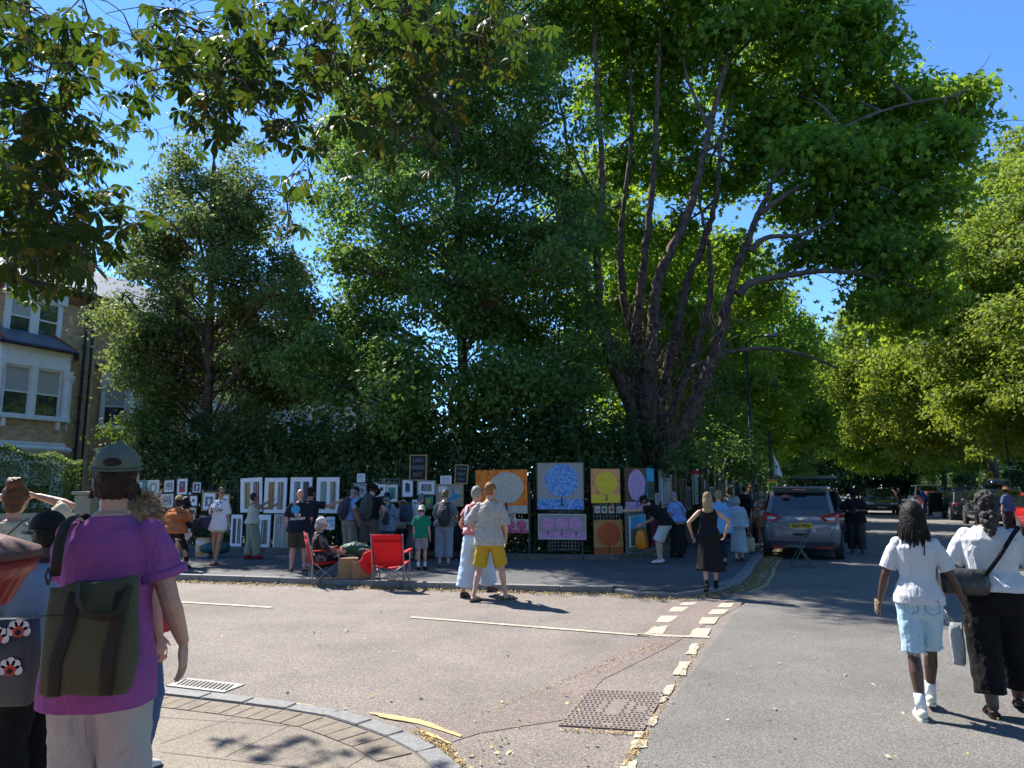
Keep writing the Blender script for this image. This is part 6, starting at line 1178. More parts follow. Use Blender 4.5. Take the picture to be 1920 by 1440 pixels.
def hung(x0, y0, x1, y1, name, label, cat, tilt=0, depth=.03, proud=.05, group=None, frame=None, fw=.03, board=None, draw=None, on=None):
    """a flat picture hung on the railings, at its real size: corners as seen -> position and size on the railing plane"""
    ht = fence_hit((x0+x1)/2); _, c, t = ht; nn = Vector((t.y, -t.x, 0)); 
    if nn.dot(c) > 0: nn = -nn
    if on is not None: c = c+nn*on
    c = c+nn*proud; Yd = c.y
    za = P((x0+x1)/2, y0, Yd).z; zb = P((x0+x1)/2, y1, Yd).z
    dxy = abs(P(x1, y0, Yd).x-P(x0, y0, Yd).x); vd = Vector((c.x, c.y, 0)).normalized(); across = Vector((vd.y, -vd.x, 0)); w_ = dxy*abs(Vector((1, 0, 0)).dot(across))/max(.25, abs(t.dot(across))); h = za-zb
    th = thing(name, label, cat, (c.x, c.y, zb), 0, group); X = t if t.x > 0 or abs(t.x) < .3 else -t
    X = t; Rt = Matrix.Rotation(math.radians(tilt), 3, nn); X = Rt @ X; Z = Rt @ Vector((0, 0, 1))
    def L(u, v, o=0): return X*(u*w_)+Z*((v)*h)+nn*o          # u -.5..5, v 0..1, o = out
    def slab(mb, u0, u1, v0, v1, o0, o1):
        vs = [L(u, v, o) for u in (u0, u1) for v in (v0, v1) for o in (o0, o1)]; mb.add(vs, [(0, 1, 3, 2), (4, 6, 7, 5), (0, 4, 5, 1), (2, 3, 7, 6), (0, 2, 6, 4), (1, 5, 7, 3)])
    b = MB(); slab(b, -.5, .5, 0, 1, 0, depth); b.build('board', board or M_board, th)
    if frame:
        f = MB(); fu, fv = fw/w_, fw/h; o1 = depth+.012
        slab(f, -.5-fu, -.5, -fv, 1+fv, -.002, o1); slab(f, .5, .5+fu, -fv, 1+fv, -.002, o1); slab(f, -.5, .5, 1, 1+fv, -.002, o1-.001); slab(f, -.5, .5, -fv, 0, -.002, o1-.001); f.build('frame', frame, th)
    class K: pass
    k = K(); k.th, k.L, k.w, k.h, k.d, k.X, k.Z, k.nn, k.slab = th, L, w_, h, depth, X, Z, nn, slab
    def rect(u0, v0, u1, v1, m, nm='print', o=.002): q = MB(); q.add([L(u0, v0, depth+o), L(u1, v0, depth+o), L(u1, v1, depth+o), L(u0, v1, depth+o)], [(0, 1, 2, 3)]); return q.build(nm, m, th)
    def blob(u, v, ru, rv, m, nm='print', o=.004, wob=.0, seg=36): q = MB(); q.disc(L(u, v, depth+o), ru*w_, rv*h, X, Z, seg, wob); return q.build(nm, m, th)
    def poly(pts, m, nm='print', o=.006): q = MB(); q.add([L(u, v, depth+o) for u, v in pts], [tuple(range(len(pts)))]); return q.build(nm, m, th)
    k.rect, k.blob, k.poly = rect, blob, poly
    if draw: draw(k)
    return k
def book_spines(k, u0, v0, u1, v1, cols, seed=1, n=None):
    """a printed row of tall narrow bars"""
    rs = random.Random(seed); n = n or len(cols); x = u0; ms = []; mb = MB()
    keys = list(dict.fromkeys(cols))
    mats = [mat('ink_%d_%d_%d' % tuple(int(c*100) for c in q), q, .7, var=.35, vscale=25) for q in keys]
    wdt = (u1-u0)/n
    for i in range(n):
        cuts = sorted(rs.uniform(v0, v1) for _ in range(rs.choice((0, 1, 2, 3)))); ed_ = [v0]+cuts+[v1]
        for a, b in zip(ed_[:-1], ed_[1:]):
            mb.mi = rs.randrange(len(keys)) if rs.random() < .45 else i % len(keys)
            mb.add([k.L(x+wdt*.06, a, k.d+.003), k.L(x+wdt*.94, a, k.d+.003), k.L(x+wdt*.94, b, k.d+.003), k.L(x+wdt*.06, b, k.d+.003)], [(0, 1, 2, 3)])
        x += wdt
    mb.build('print', mats, k.th)
def trunk_(k, u, v0, v1, sp_=.05, m=None):
    k.poly([(u-sp_, v0), (u-sp_*.35, v0+(v1-v0)*.25), (u-sp_*.28, v1), (u+sp_*.28, v1), (u+sp_*.35, v0+(v1-v0)*.25), (u+sp_, v0), (u+sp_*.2, v0+(v1-v0)*.12)], m or mat('trunk_ink', (.03, .015, .02), .7), 'painted_trunk', .008)
def speck(name, a, b, sc_=90, thr=.45, c3=None): return two_tone(name, a, b, 'cells', sc_, thr, .08, .6, c3=c3)
# four book-spine prints above, more below
A_ = [((.40, .26, .05), (.45, .32, .1), (.12, .06, .03), (.5, .42, .2)), ((.33, .05, .05), (.42, .18, .12), (.16, .03, .04), (.4, .3, .22)), ((.45, .20, .03), (.5, .26, .03), (.36, .14, .02)), ((.34, .33, .26), (.22, .2, .17), (.42, .4, .34), (.09, .08, .07)),
      ((.04, .18, .17), (.14, .32, .32), (.3, .35, .33)), ((.06, .08, .09), (.11, .14, .15), (.04, .05, .05)), ((.2, .36, .3), (.34, .4, .3), (.42, .33, .18), (.3, .38, .42)), ((.42, .38, .3), (.45, .33, .1), (.25, .27, .27), (.12, .12, .12))]
def two(a, b, sd, lo=.1, hi=.88):
    def f(k): book_spines(k, -.32, lo, -.04, hi, A_[a], sd, 6); book_spines(k, .10, lo, .38, hi, A_[b], sd+1, 5)
    return f
hung(457, 896, 497, 960, 'art_print', 'white print with yellow and red book spines, leftmost of the upper row of four', 'print', tilt=3, draw=two(0, 1, 3))
hung(500, 896, 541, 962, 'art_print', 'white print with orange and cream book spines, behind the reaching arm', 'print', draw=two(2, 3, 5))
hung(548, 895, 588, 962, 'art_print', 'white print with teal and charcoal book spines above the bald man', 'print', draw=two(4, 5, 7))
hung(597, 895, 639, 962, 'art_print', 'white print with green and banded cream book spines at the pointing hand', 'print', draw=two(6, 7, 9))
hung(487, 965, 514, 1030, 'art_print', 'white print with brown book spines in the lower row behind the sage trousers', 'print', draw=lambda k: book_spines(k, -.12, .15, .32, .85, A_[3][1:]+((.06, .04, .03),), 11, 5))
hung(520, 965, 549, 1035, 'art_print', 'unframed print filled with pale patterned spines beside the bald man', 'print', tilt=-1, draw=lambda k: book_spines(k, -.42, .02, .46, .98, ((.4, .34, .22), (.42, .4, .36), (.3, .26, .18), (.48, .46, .44)), 13, 6))
hung(573, 966, 611, 1033, 'art_print', 'white print with orange and teal spines behind the seated woman', 'print', draw=two(2, 7, 15))
hung(617, 969, 633, 993, 'art_print', 'small white print of blue bottles in two rows', 'print', draw=lambda k: [k.blob(-.3+.2*i, v, .06, .13, mat('ink_blue', (.1, .2, .42), .7), seg=8) for i in range(4) for v in (.35, .68)])
hung(441, 965, 462, 1025, 'art_print', 'white print with dark spines mostly hidden behind the sage trousers', 'print', draw=two(5, 3, 17))
# small framed prints on the left
TEAL = mat('ink_teal', (.08, .28, .26), .7, var=.3, vscale=30); PINK = mat('ink_pink', (.50, .22, .24), .7, var=.3, vscale=30); INKN = mat('ink_dark', (.04, .05, .08), .7); INKB = mat('ink_bluegrey', (.12, .2, .28), .7, var=.4, vscale=40); RED_ = mat('ink_red', (.42, .05, .05), .7); CRM = mat('cream_board', (.58, .52, .40), .6); SKIN_ = mat('ink_skin', (.5, .3, .22), .7)
SPK = speck('ink_speckle', (.04, .05, .06), (.55, .55, .58), 70, .5); WHB = mat('ink_white', (.65, .65, .66), .7)
def d_skull(k): k.blob(0, .68, .2, .17, WHB); k.blob(0, .5, .12, .1, WHB, o=.005); k.blob(-.08, .66, .06, .05, INKN, o=.007); k.blob(.08, .66, .06, .05, INKN, o=.007); k.blob(0, .25, .4, .18, INKB)
def d_oval(k): k.blob(0, .55, .34, .34, TEAL); k.blob(.03, .55, .2, .24, WHB, o=.006, wob=.1); k.poly([(-.2, .35), (.2, .35), (0, .12)], INKB)
def d_speck(k): k.rect(-.38, .12, .38, .88, SPK)
def d_lady(k): k.rect(-.3, .14, .3, .86, INKB); k.blob(0, .55, .2, .24, mat('ink_brown', (.12, .04, .03), .7)); k.blob(0, .6, .1, .13, SKIN_, o=.006); k.poly([(-.28, .15), (.28, .15), (.2, .36), (0, .42), (-.2, .36)], RED_, o=.008)
def d_bird(k): k.rect(-.36, .12, .36, .88, INKN); k.blob(.02, .5, .1, .3, WHB, o=.005, wob=.2); k.blob(-.2, .35, .12, .1, TEAL, wob=.2); k.blob(.2, .6, .12, .14, TEAL, wob=.2)
def d_face(k): k.blob(0, .62, .26, .22, PINK, wob=.05); k.blob(0, .62, .15, .15, CRM, o=.006); k.blob(0, .25, .3, .14, TEAL, wob=.2)
def d_port(k): k.blob(0, .55, .2, .2, PINK, wob=.08); k.blob(0, .5, .09, .14, INKN, o=.006)
def d_green(k): k.rect(-.3, .12, .3, .88, TEAL); k.blob(.03, .42, .14, .28, mat('ink_mint', (.35, .55, .5), .7), o=.005, wob=.1); k.blob(-.06, .74, .14, .09, INKN, o=.006, wob=.2)
def d_arch(k): k.rect(-.34, .1, .34, .9, INKN); k.blob(.02, .52, .2, .34, WHB, o=.005, wob=.15)
LF_ = [(256, 900, 279, 927, TEAL, None, d_skull, 'teal print of a white skull, leftmost by the capped man'), (283, 902, 302, 930, CRM, M_wfr, d_oval, 'cream print of a teal and violet oval figure'), (313, 901, 331, 922, M_board, M_bl, d_speck, 'black-framed print of dense grey patterning'),
       (337, 898, 356, 927, M_board, M_bl, d_lady, 'black-framed print of a long-haired lady in red'), (366, 905, 381, 923, M_board, M_bl, d_bird, 'small black-framed dark print with a white bird'), (282, 935, 300, 963, PINK, None, d_face, 'pink print of a round-haired face'),
       (310, 928, 330, 950, CRM, M_wfr, d_speck, 'cream print partly behind the straw cap'), (338, 934, 353, 959, M_board, M_bl, d_arch, 'black-framed arched print behind the curly-haired woman'), (362, 930, 376, 948, M_board, M_black, d_port, 'small print of a pink portrait in a dark green frame'), (358, 953, 374, 981, M_wfr, M_gold, d_green, 'gold-framed print of a green heron shape')]
for x0, y0, x1, y1, bd, fr_, dr_, lb in LF_:
    k = hung(x0, y0, x1, y1, 'framed_print', lb, 'print', tilt=rnd(-1, 3), frame=fr_, fw=.025, board=bd, draw=dr_)
    cl = MB()
    for u in (-.28, .28): k.slab(cl, u-.03, u+.03, 1.0, 1.12, .0, .03)
    cl.build('peg', M_wood, k.th)
for x, y, l in ((304, 922, 'small blank price tag left of the lady print'), (359, 925, 'small blank price tag right of the lady print'), (382, 921, 'small blank price tag right of the bird print'), (377, 946, 'small blank price tag right of the pink portrait')): hung(x-3, y-2, x+3, y+3, 'price_tag', l, 'price tag', depth=.004, draw=lambda k: k.rect(-.35, .35, .35, .5, INKB, 'writing'))
hung(387, 925, 409, 955, 'framed_print', 'pale pine-framed print of blue figures left of the woman with the navy bag', 'print', frame=M_wood, fw=.04, draw=lambda k: (k.rect(-.33, .2, .33, .8, INKB), k.blob(0, .5, .12, .2, WHB, o=.006, wob=.3)))
hung(418, 929, 434, 958, 'framed_print', 'pale pine-framed print right of the woman with the navy bag', 'print', frame=M_gold, fw=.04, draw=lambda k: (k.rect(-.33, .2, .33, .8, INKB), k.blob(0, .5, .15, .16, TEAL, o=.006, wob=.3)))
# chalkboards and framed prints of the middle stall
M_chalk = mat('chalkboard', (.025, .022, .02), .9, var=.3, vscale=8); M_ck = mat('chalk', (.16, .26, .30), .9); M_ckp = mat('chalk_pink', (.26, .17, .20), .9)
def words(lines, sz, ms, nm='lettering'):
    def f(k):
        n = len(lines)
        for i, t_ in enumerate(lines): text_mesh(t_, sz[i]*k.h, ms[i], nm, k.th, k.L(0, 1-(i+.62)/(n+.25), k.d+.004), k.X, k.Z, .0, .001, sx=.55*k.w/(k.h*sz[i]*max(3, len(t_))*.36)*.8)
    return f
hung(772, 855, 800, 899, 'chalkboard', 'tall chalkboard sign with three lines of writing above the framed prints', 'sign', frame=M_wood, fw=.03, board=M_chalk, draw=words(['LINO', 'HANDMADE', 'PRINTS'], [.26, .26, .26], [M_ck, M_ck, M_ckp]))
k = hung(856, 873, 877, 905, 'chalkboard', 'small tilted chalkboard hanging on a string left of the orange painting', 'sign', tilt=-3, frame=M_wood, fw=.025, board=M_chalk, draw=words(['YOUR', 'NEXT', 'PRINT'], [.2, .26, .2], [M_ck, M_ck, M_ck]))
s_ = MB(); s_.tube([k.L(0, 1.0, .03), k.L(-.25, 1.4, .03), k.L(-.8, 2.4, 0)], .006, 5); s_.build('string', M_vine, k.th)
note = lambda k: [k.rect(-.36, v, .36-.1*(i % 2), v+.05, INKB, 'writing') for i, v in enumerate((.2, .35, .5, .65, .8))]
hung(827, 892, 848, 908, 'paper_notice', 'white paper notice under the small chalkboard', 'notice', depth=.003, draw=note); hung(671, 888, 686, 904, 'paper_notice', 'pale paper notice above the grey patterned print', 'notice', depth=.003, draw=note)
hung(666, 906, 690, 945, 'art_print', 'grey-violet patterned print between the two men with rucksacks', 'print', board=speck('print_grey', (.12, .11, .15), (.4, .38, .42), 30))
hung(706, 906, 710, 945, 'framed_print', 'tall pale print in a thin brown frame right of the black hat', 'print', frame=M_wood, fw=.02)
hung(712, 910, 725, 924, 'framed_print', 'tiny dark square picture in a wide white frame', 'print', frame=M_wfr, draw=lambda k: k.rect(-.25, .25, .25, .75, INKN)); hung(712, 927, 724, 942, 'framed_print', 'dark picture in a cream frame below the tiny square one', 'print', frame=M_wfr, draw=lambda k: k.rect(-.3, .2, .3, .8, INKN))
hung(728, 909, 748, 940, 'framed_print', 'cream-framed picture of a dark figure on turquoise', 'print', frame=M_wood, fw=.02, draw=lambda k: (k.rect(-.34, .15, .34, .85, TEAL), k.blob(.05, .4, .06, .2, INKN, o=.006, wob=.2)))
hung(757, 900, 777, 931, 'framed_print', 'black-framed white print of a dark upright shape', 'print', frame=M_bl, fw=.03, draw=lambda k: k.poly([(-.2, .28), (-.22, .8), (.05, .84), (.22, .7), (.2, .25), (.1, .3), (.05, .2), (0, .3)], INKN))
hung(787, 903, 817, 926, 'framed_print', 'silver-framed wide print of a misty grey wood', 'print', frame=mat('silver_frame', (.3, .3, .3), .4), fw=.03, draw=lambda k: k.rect(-.33, .2, .33, .8, two_tone('misty_wood', (.07, .08, .06), (.42, .42, .40), 'noise', 14, .5, .2, stretch=(3, 3, .4))))
hung(800, 931, 815, 954, 'framed_print', 'bright print of a yellow sunflower and a magenta flower', 'print', board=TEAL, draw=lambda k: (k.rect(-.45, .05, .45, .5, mat('ink_green', (.1, .3, .06), .7)), k.blob(-.05, .65, .25, .2, mat('ink_yellow', (.55, .42, .02), .7), o=.005, wob=.15), k.blob(-.03, .65, .08, .07, mat('ink_brown2', (.25, .1, .01), .7), o=.007), k.blob(.25, .25, .18, .14, mat('ink_magenta', (.4, .04, .25), .7), o=.006, wob=.2)))
hung(776, 937, 786, 950, 'framed_print', 'small pale blue print beside the flowered head wrap', 'print', draw=lambda k: k.blob(0, .5, .25, .2, INKB, wob=.3))
hung(822, 910, 869, 947, 'framed_print', 'large wood-framed picture with blue map-like shapes on pink', 'print', frame=M_wood, fw=.03, board=mat('map_pink', (.45, .34, .28), .7, var=.25, vscale=5), draw=lambda k: (k.poly([(.12, .95), (.2, .6), (.34, .52), (.46, .6), (.46, .4), (.3, .36), (.1, .25), (-.12, .2), (-.1, .32), (.1, .42), (.08, .7)], mat('map_blue', (.02, .25, .40), .7)), k.rect(-.45, .65, -.1, .95, WHB, 'label_card', .004)))
# trestle table of the middle stall with boxes of prints
tq = fence_hit(800); tc_ = tq[1]; tt = tq[2]; nn_ = Vector((tt.y, -tt.x, 0)); tpos = tc_+nn_*.55; ta = math.atan2(tt.y, tt.x)
tb_ = thing('trestle_table', 'long stall table under a black cloth in front of the framed prints', 'table', (tpos.x, tpos.y, PZ), ta)
MB().box((-.35, 0, .76), (2.9, .62, .03)).build('tabletop', M_wood, tb_)
for x in (-1.65, .95):
    mb = MB()
    for y in (-.25, .25): mb.tube([(x, y, 0), (x, y*.6, .74)], .018, 6)
    mb.build('leg', M_black, tb_)
q = MB(); rr = []
for z, g in ((.782, 0), (.778, .02), (.5, .03), (.25, .045)): rr.append([(-.35+(1.46+g)*math.copysign(abs(math.cos(a))**.15, math.cos(a)), (.32+g*(1+.3*math.sin(14*a)))*math.copysign(abs(math.sin(a))**.15, math.sin(a)), z) for a in [2*math.pi*i/72 for i in range(72)]])
q.loft(rr); q.build('tablecloth', BLK, tb_, True)
for i, (x, m_, lb) in enumerate([(-1.4, M_board, 'box of white card prints on the left of the stall table'), (-.75, CRM, 'box of cream card prints on the stall table'), (-.1, M_board, 'open tray of prints in the middle of the stall table'), (.75, WHB, 'box of pale prints at the right end of the stall table')]):
    w0 = tpos+tt*x; bx_ = thing('print_box', lb, 'box', (w0.x, w0.y, PZ+.785), ta); b = MB(); b.box((0, 0, .01), (.46, .34, .02)); b.box((0, -.165, .09), (.46, .015, .15)); b.box((0, .165, .09), (.46, .015, .15)); b.box((-.225, 0, .09), (.015, .315, .15)); b.box((.225, 0, .09), (.015, .315, .15)); b.build('tray', M_wood, bx_)
    b = MB()
    for j in range(9): b.box((rnd(-.01, .01), -.13+j*.03, .125), (.40, .004, .2+rnd(-.02, .03)), Matrix.Rotation(rnd(-.25, -.1), 3, 'X'))
    b.build('cards', m_, bx_)
# the painted trees
GREYC = mat('canvas_grey', (.36, .34, .32), .7, var=.08); INKT = mat('trunk_ink', (.03, .015, .02), .7)
def one_tree(bgm, fol, gnd, cu=0, cv=.58, ru=.36, rv=.36, gh=.22, tk=(.06, .26)):
    def f(k): k.rect(-.499, .002, .499, gh, gnd, 'painted_ground'); k.blob(cu, cv, ru, rv, fol, 'painted_tree', .005, .012, 48); trunk_(k, cu, tk[0], tk[1], .055)
    return f
OR = two_tone('canvas_orange', (.85, .22, .01), (.52, .11, .01), 'noise', 9, .56, .06, .55, c3=(.85, .4, .06), stretch=(1, 1, .5)); SPG = speck('speckled_sand', (.40, .37, .29), (.56, .52, .44), 60)
hung(894, 881, 990, 963, 'tree_painting', 'large orange painting of a round grey tree, behind the couple walking', 'painting', tilt=.6, board=OR, draw=one_tree(OR, SPG, SPG, .1, .59, .33, .36, .18, (.06, .25)))
SPB = speck('speckled_blue', (.03, .17, .50), (.10, .36, .78), 60, .5, (.3, .52, .8))
hung(1008, 868, 1094, 955, 'tree_painting', 'grey painting of a round speckled blue tree, tallest on the corner', 'painting', board=GREYC, frame=mat('dark_slim_frame', (.05, .05, .05), .5), fw=.015, draw=one_tree(GREYC, SPB, SPB, .03, .62, .37, .35, .22, (.06, .26)))
SPY = speck('speckled_yellow', (.70, .46, .01), (.85, .62, .05), 60, .5); OR2 = two_tone('canvas_peach', (.78, .33, .13), (.55, .18, .06), 'noise', 10, .6, .05, .6)
hung(1106, 879, 1160, 943, 'tree_painting', 'orange painting of a round yellow tree, above four tiny squares', 'painting', board=OR2, draw=one_tree(OR2, SPY, SPY, .02, .58, .38, .34, .24, (.07, .26)))
SPL = speck('speckled_lilac', (.42, .22, .42), (.58, .38, .58), 55); BRN = two_tone('canvas_brown', (.17, .09, .03), (.10, .05, .02), 'noise', 8, .5, .2)
hung(1167, 877, 1206, 955, 'tree_painting', 'brown painting of a tall oval lilac tree above the bending man', 'painting', board=BRN, draw=one_tree(BRN, SPL, SPL, .05, .58, .42, .38, .18, (.05, .22)))
SPM = speck('speckled_pink', (.55, .19, .42), (.70, .38, .58), 50)
def three(fol, gnd, tk): return lambda k: (k.rect(-.499, .002, .499, .28, gnd, 'painted_ground'), [(k.blob(u, .62, .135, .28, fol, 'painted_tree', .005, .015), trunk_(k, u, .16, .38, .03)) for u in (-.30, 0, .30)])
hung(1010, 965, 1097, 1010, 'tree_painting', 'wide grey painting of three pink trees under the blue tree', 'painting', board=GREYC, frame=M_wfr, fw=.015, draw=three(SPM, SPM, 0))
SPR = speck('speckled_rose', (.50, .06, .15), (.62, .16, .26), 60)
hung(903, 973, 992, 999, 'tree_painting', 'narrow cream painting of round crimson trees under the orange painting', 'painting', board=mat('canvas_cream', (.52, .48, .42), .7), draw=lambda k: (k.rect(-.499, .002, .499, .25, SPR, 'painted_ground'), [(k.blob(u, .58, .11, .36, SPR, 'painted_tree', .005), trunk_(k, u, .08, .3, .02)) for u in (-.36, -.12, .12, .36)]))
k = hung(935, 964, 968, 972, 'street_sign', 'small cream sign reading SW2 between the orange painting and the crimson trees', 'sign', depth=.01, board=CRM, draw=lambda k: text_mesh('SW2', .10, mat('sign_dark', (.03, .03, .03), .6), 'lettering', k.th, k.L(.15, .5, .014), k.X, k.Z, .002, .001))
SPO = speck('burnt_orange', (.48, .07, .01), (.60, .12, .02), 60); GOC = two_tone('canvas_ochre', (.55, .30, .09), (.40, .19, .05), 'noise', 7, .5, .2)
hung(1110, 975, 1164, 1041, 'tree_painting', 'ochre painting of a round dark red tree, lowest by the pavement', 'painting', tilt=1, board=GOC, draw=one_tree(GOC, SPO, mat('deep_orange', (.36, .07, .01), .6), .02, .60, .39, .35, .23, (.06, .28)))
for i, (x, c, lb) in enumerate([(1117, SPM, 'tiny square painting of a pink tree'), (1130, speck('speckled_olive', (.10, .14, .03), (.2, .24, .08), 60), 'tiny square painting of an olive tree'), (1143, speck('speckled_red', (.42, .06, .01), (.5, .12, .02), 60), 'tiny square painting of a red tree'), (1156, SPG, 'tiny square painting of a grey tree')]):
    hung(x-5, 949, x+5, 962, 'tree_painting', lb+', in the row under the yellow tree', 'painting', board=CRM, draw=lambda k, c=c: k.blob(0, .55, .33, .3, c, 'painted_tree'))
BL2 = two_tone('blue_field', (.06, .34, .55), (.16, .17, .06), 'noise', 12, .5, .1)
SKY_ = mat('painted_sky', (.07, .45, .72), .7, var=.15)
def reeds(k): k.rect(-.499, .0, .499, .58, two_tone('reeds', (.20, .20, .07), (.05, .10, .06), 'noise', 30, .5, .1, stretch=(1, 1, .2)), 'painted_reeds'); [k.poly([(u-.02, .1), (u+.02, .1), (u+rnd(-.04, .04), rnd(.6, .75))], INKN, o=.006) for u in [-.45+.09*i for i in range(11)]]
hung(1207, 878, 1222, 937, 'tree_painting', 'narrow turquoise painting of reeds beside the lilac tree', 'painting', board=SKY_, draw=reeds); hung(1174, 967, 1202, 1021, 'tree_painting', 'white-edged turquoise painting of reeds below the pointing hand', 'painting', board=SKY_, frame=M_wfr, fw=.015, draw=reeds)
hung(1212, 973, 1227, 1026, 'tree_painting', 'dark crimson painting half hidden by the bending man', 'painting', board=mat('crimson', (.16, .01, .04), .6, var=.4))
hung(1230, 881, 1245, 941, 'tree_painting', 'tall pale blue painting of a grey oval tree', 'painting', board=mat('pale_blue', (.34, .40, .44), .7), draw=lambda k: (k.blob(.05, .55, .3, .34, SPG, 'painted_tree'), trunk_(k, .05, .05, .22, .04)))
hung(1247, 900, 1250, 931, 'tree_painting', 'small pink canvas beside the pale blue painting', 'painting', board=PINK); hung(1224, 926, 1229, 948, 'tree_painting', 'small pinkish painting with a pale edge behind the capped man', 'painting', board=PINK, frame=M_wfr, fw=.02)
# white wire display grids
def grid(x0, y0, x1, y1, label):
    k = hung(x0, y0, x1, y1, 'wire_grid', label, 'display grid', depth=.004, proud=.02, board=M_bl); bpy.data.objects.remove([c for c in k.th.children if c.name.startswith('board')][0]); m = MB(); nx = max(2, int(k.w/.075)); nz = max(2, int(k.h/.075))
    for i in range(nx+1): m.tube([k.L(-.5+i/nx, 0), k.L(-.5+i/nx, 1)], .0035, 4)
    for j in range(nz+1): m.tube([k.L(-.5, j/nz), k.L(.5, j/nz)], .0035, 4)
    m.build('wires', mat('white_wire', (.5, .5, .45), .5), k.th)
grid(1028, 953, 1084, 1030, 'white wire grid carrying the three pink trees'); grid(1112, 940, 1160, 982, 'white wire grid behind the four tiny squares'); grid(1170, 950, 1206, 1034, 'white wire grid under the lilac tree'); grid(712, 898, 760, 912, 'green wire grid above the small framed pictures')
# pictures along the main road railings, seen edge-on
rs = random.Random(8); names = ['grey panel with pale stripes', 'white narrow frame', 'row of dark striped prints', 'oval pale mirror', 'pale green board', 'violet canvas', 'cream striped panel', 'dark framed canvas', 'pale wooden board', 'blue-grey board', 'brown canvas', 'white card panel']
for i in range(26):
    s_ = 20.4+i*1.25+rs.uniform(-.2, .2); w_ = rs.uniform(.6, 1.05); h_ = rs.uniform(.7, 1.3); z_ = rs.uniform(.9, 1.3); nm = names[i % 12]
    ords = ['nearest', 'second', 'third'][i//12]
    t_ = thing('hung_picture', '%s of its kind among pictures along the main road railings: %s' % (ords, nm), 'picture', SN(s_, -4.12, z_), math.pi/2-TH, 'pictures along the main road railings'); col = [(.2, .2, .19), (.5, .5, .48), (.06, .07, .07), (.4, .42, .42), (.3, .38, .3), (.3, .2, .3), (.42, .36, .26), (.06, .05, .05), (.32, .22, .13), (.2, .26, .3), (.2, .12, .07), (.6, .6, .58)][i % 12]
    b = MB(); b.box((0, 0, h_/2), (w_, .03, h_)); b.build('board', mat('pic%d' % (i % 12), col, .6, var=.25), t_); f = MB()
    for a, b_, c_2, d_ in ((0, 0, w_+.06, .03), (0, h_, w_+.06, .03)): f.box((a, -.018, b_), (c_2, .03, d_))
    for x in (-w_/2, w_/2): f.box((x, -.02, h_/2), (.03, .03, h_-.03))
    f.build('frame', rs.choice([M_wfr, M_wood, M_bl]), t_)
    if i % 3 == 0:
        g = MB()
        for j in range(5): g.box((-w_/2+w_*(j+.5)/5, -.021, h_/2), (w_*.09, .008, h_*.85))
        g.build('print', INKN if i % 2 else WHB, t_)
post = thing('wooden_post', 'rough brown wooden post at the railing corner behind the grey-haired woman', 'post', fence_hit(1257)[1]+Vector((.05, -.25, PZ))); mb = MB(); mb.tube([(0, 0, -.05), (.01, 0, 1.2), (0, .01, 2.25), (.0, 0, 2.32)], [.10, .095, .09, .05], 9); mb.build('post', M_wood if 0 else mat('old_wood', (.22, .14, .09), .9, bump=1, bscale=12, var=.4), post, True)
# right-hand paintings behind the red car
for i, (dx, lb) in enumerate([(0, 'colourful abstract canvas on the right railings, nearest the tree'), (1.3, 'second colourful abstract canvas on the right railings')]):
    t_ = thing('abstract_painting', lb, 'painting', SN(32+dx*1.2, 11.7, 1.0), math.pi/2-TH); MB().box((0, 0, .6), (1.1, .04, 1.4)).build('board', two_tone('abstract%d' % i, (.35, .1, .05), (.1, .3, .2), 'cells', 4, .5, .1, c3=(.6, .5, .3)), t_)
    f = MB(); f.box((0, .02, 1.31), (1.16, .05, .03)); f.box((0, .02, -.11), (1.16, .05, .03)); f.build('frame', M_wfr, t_)
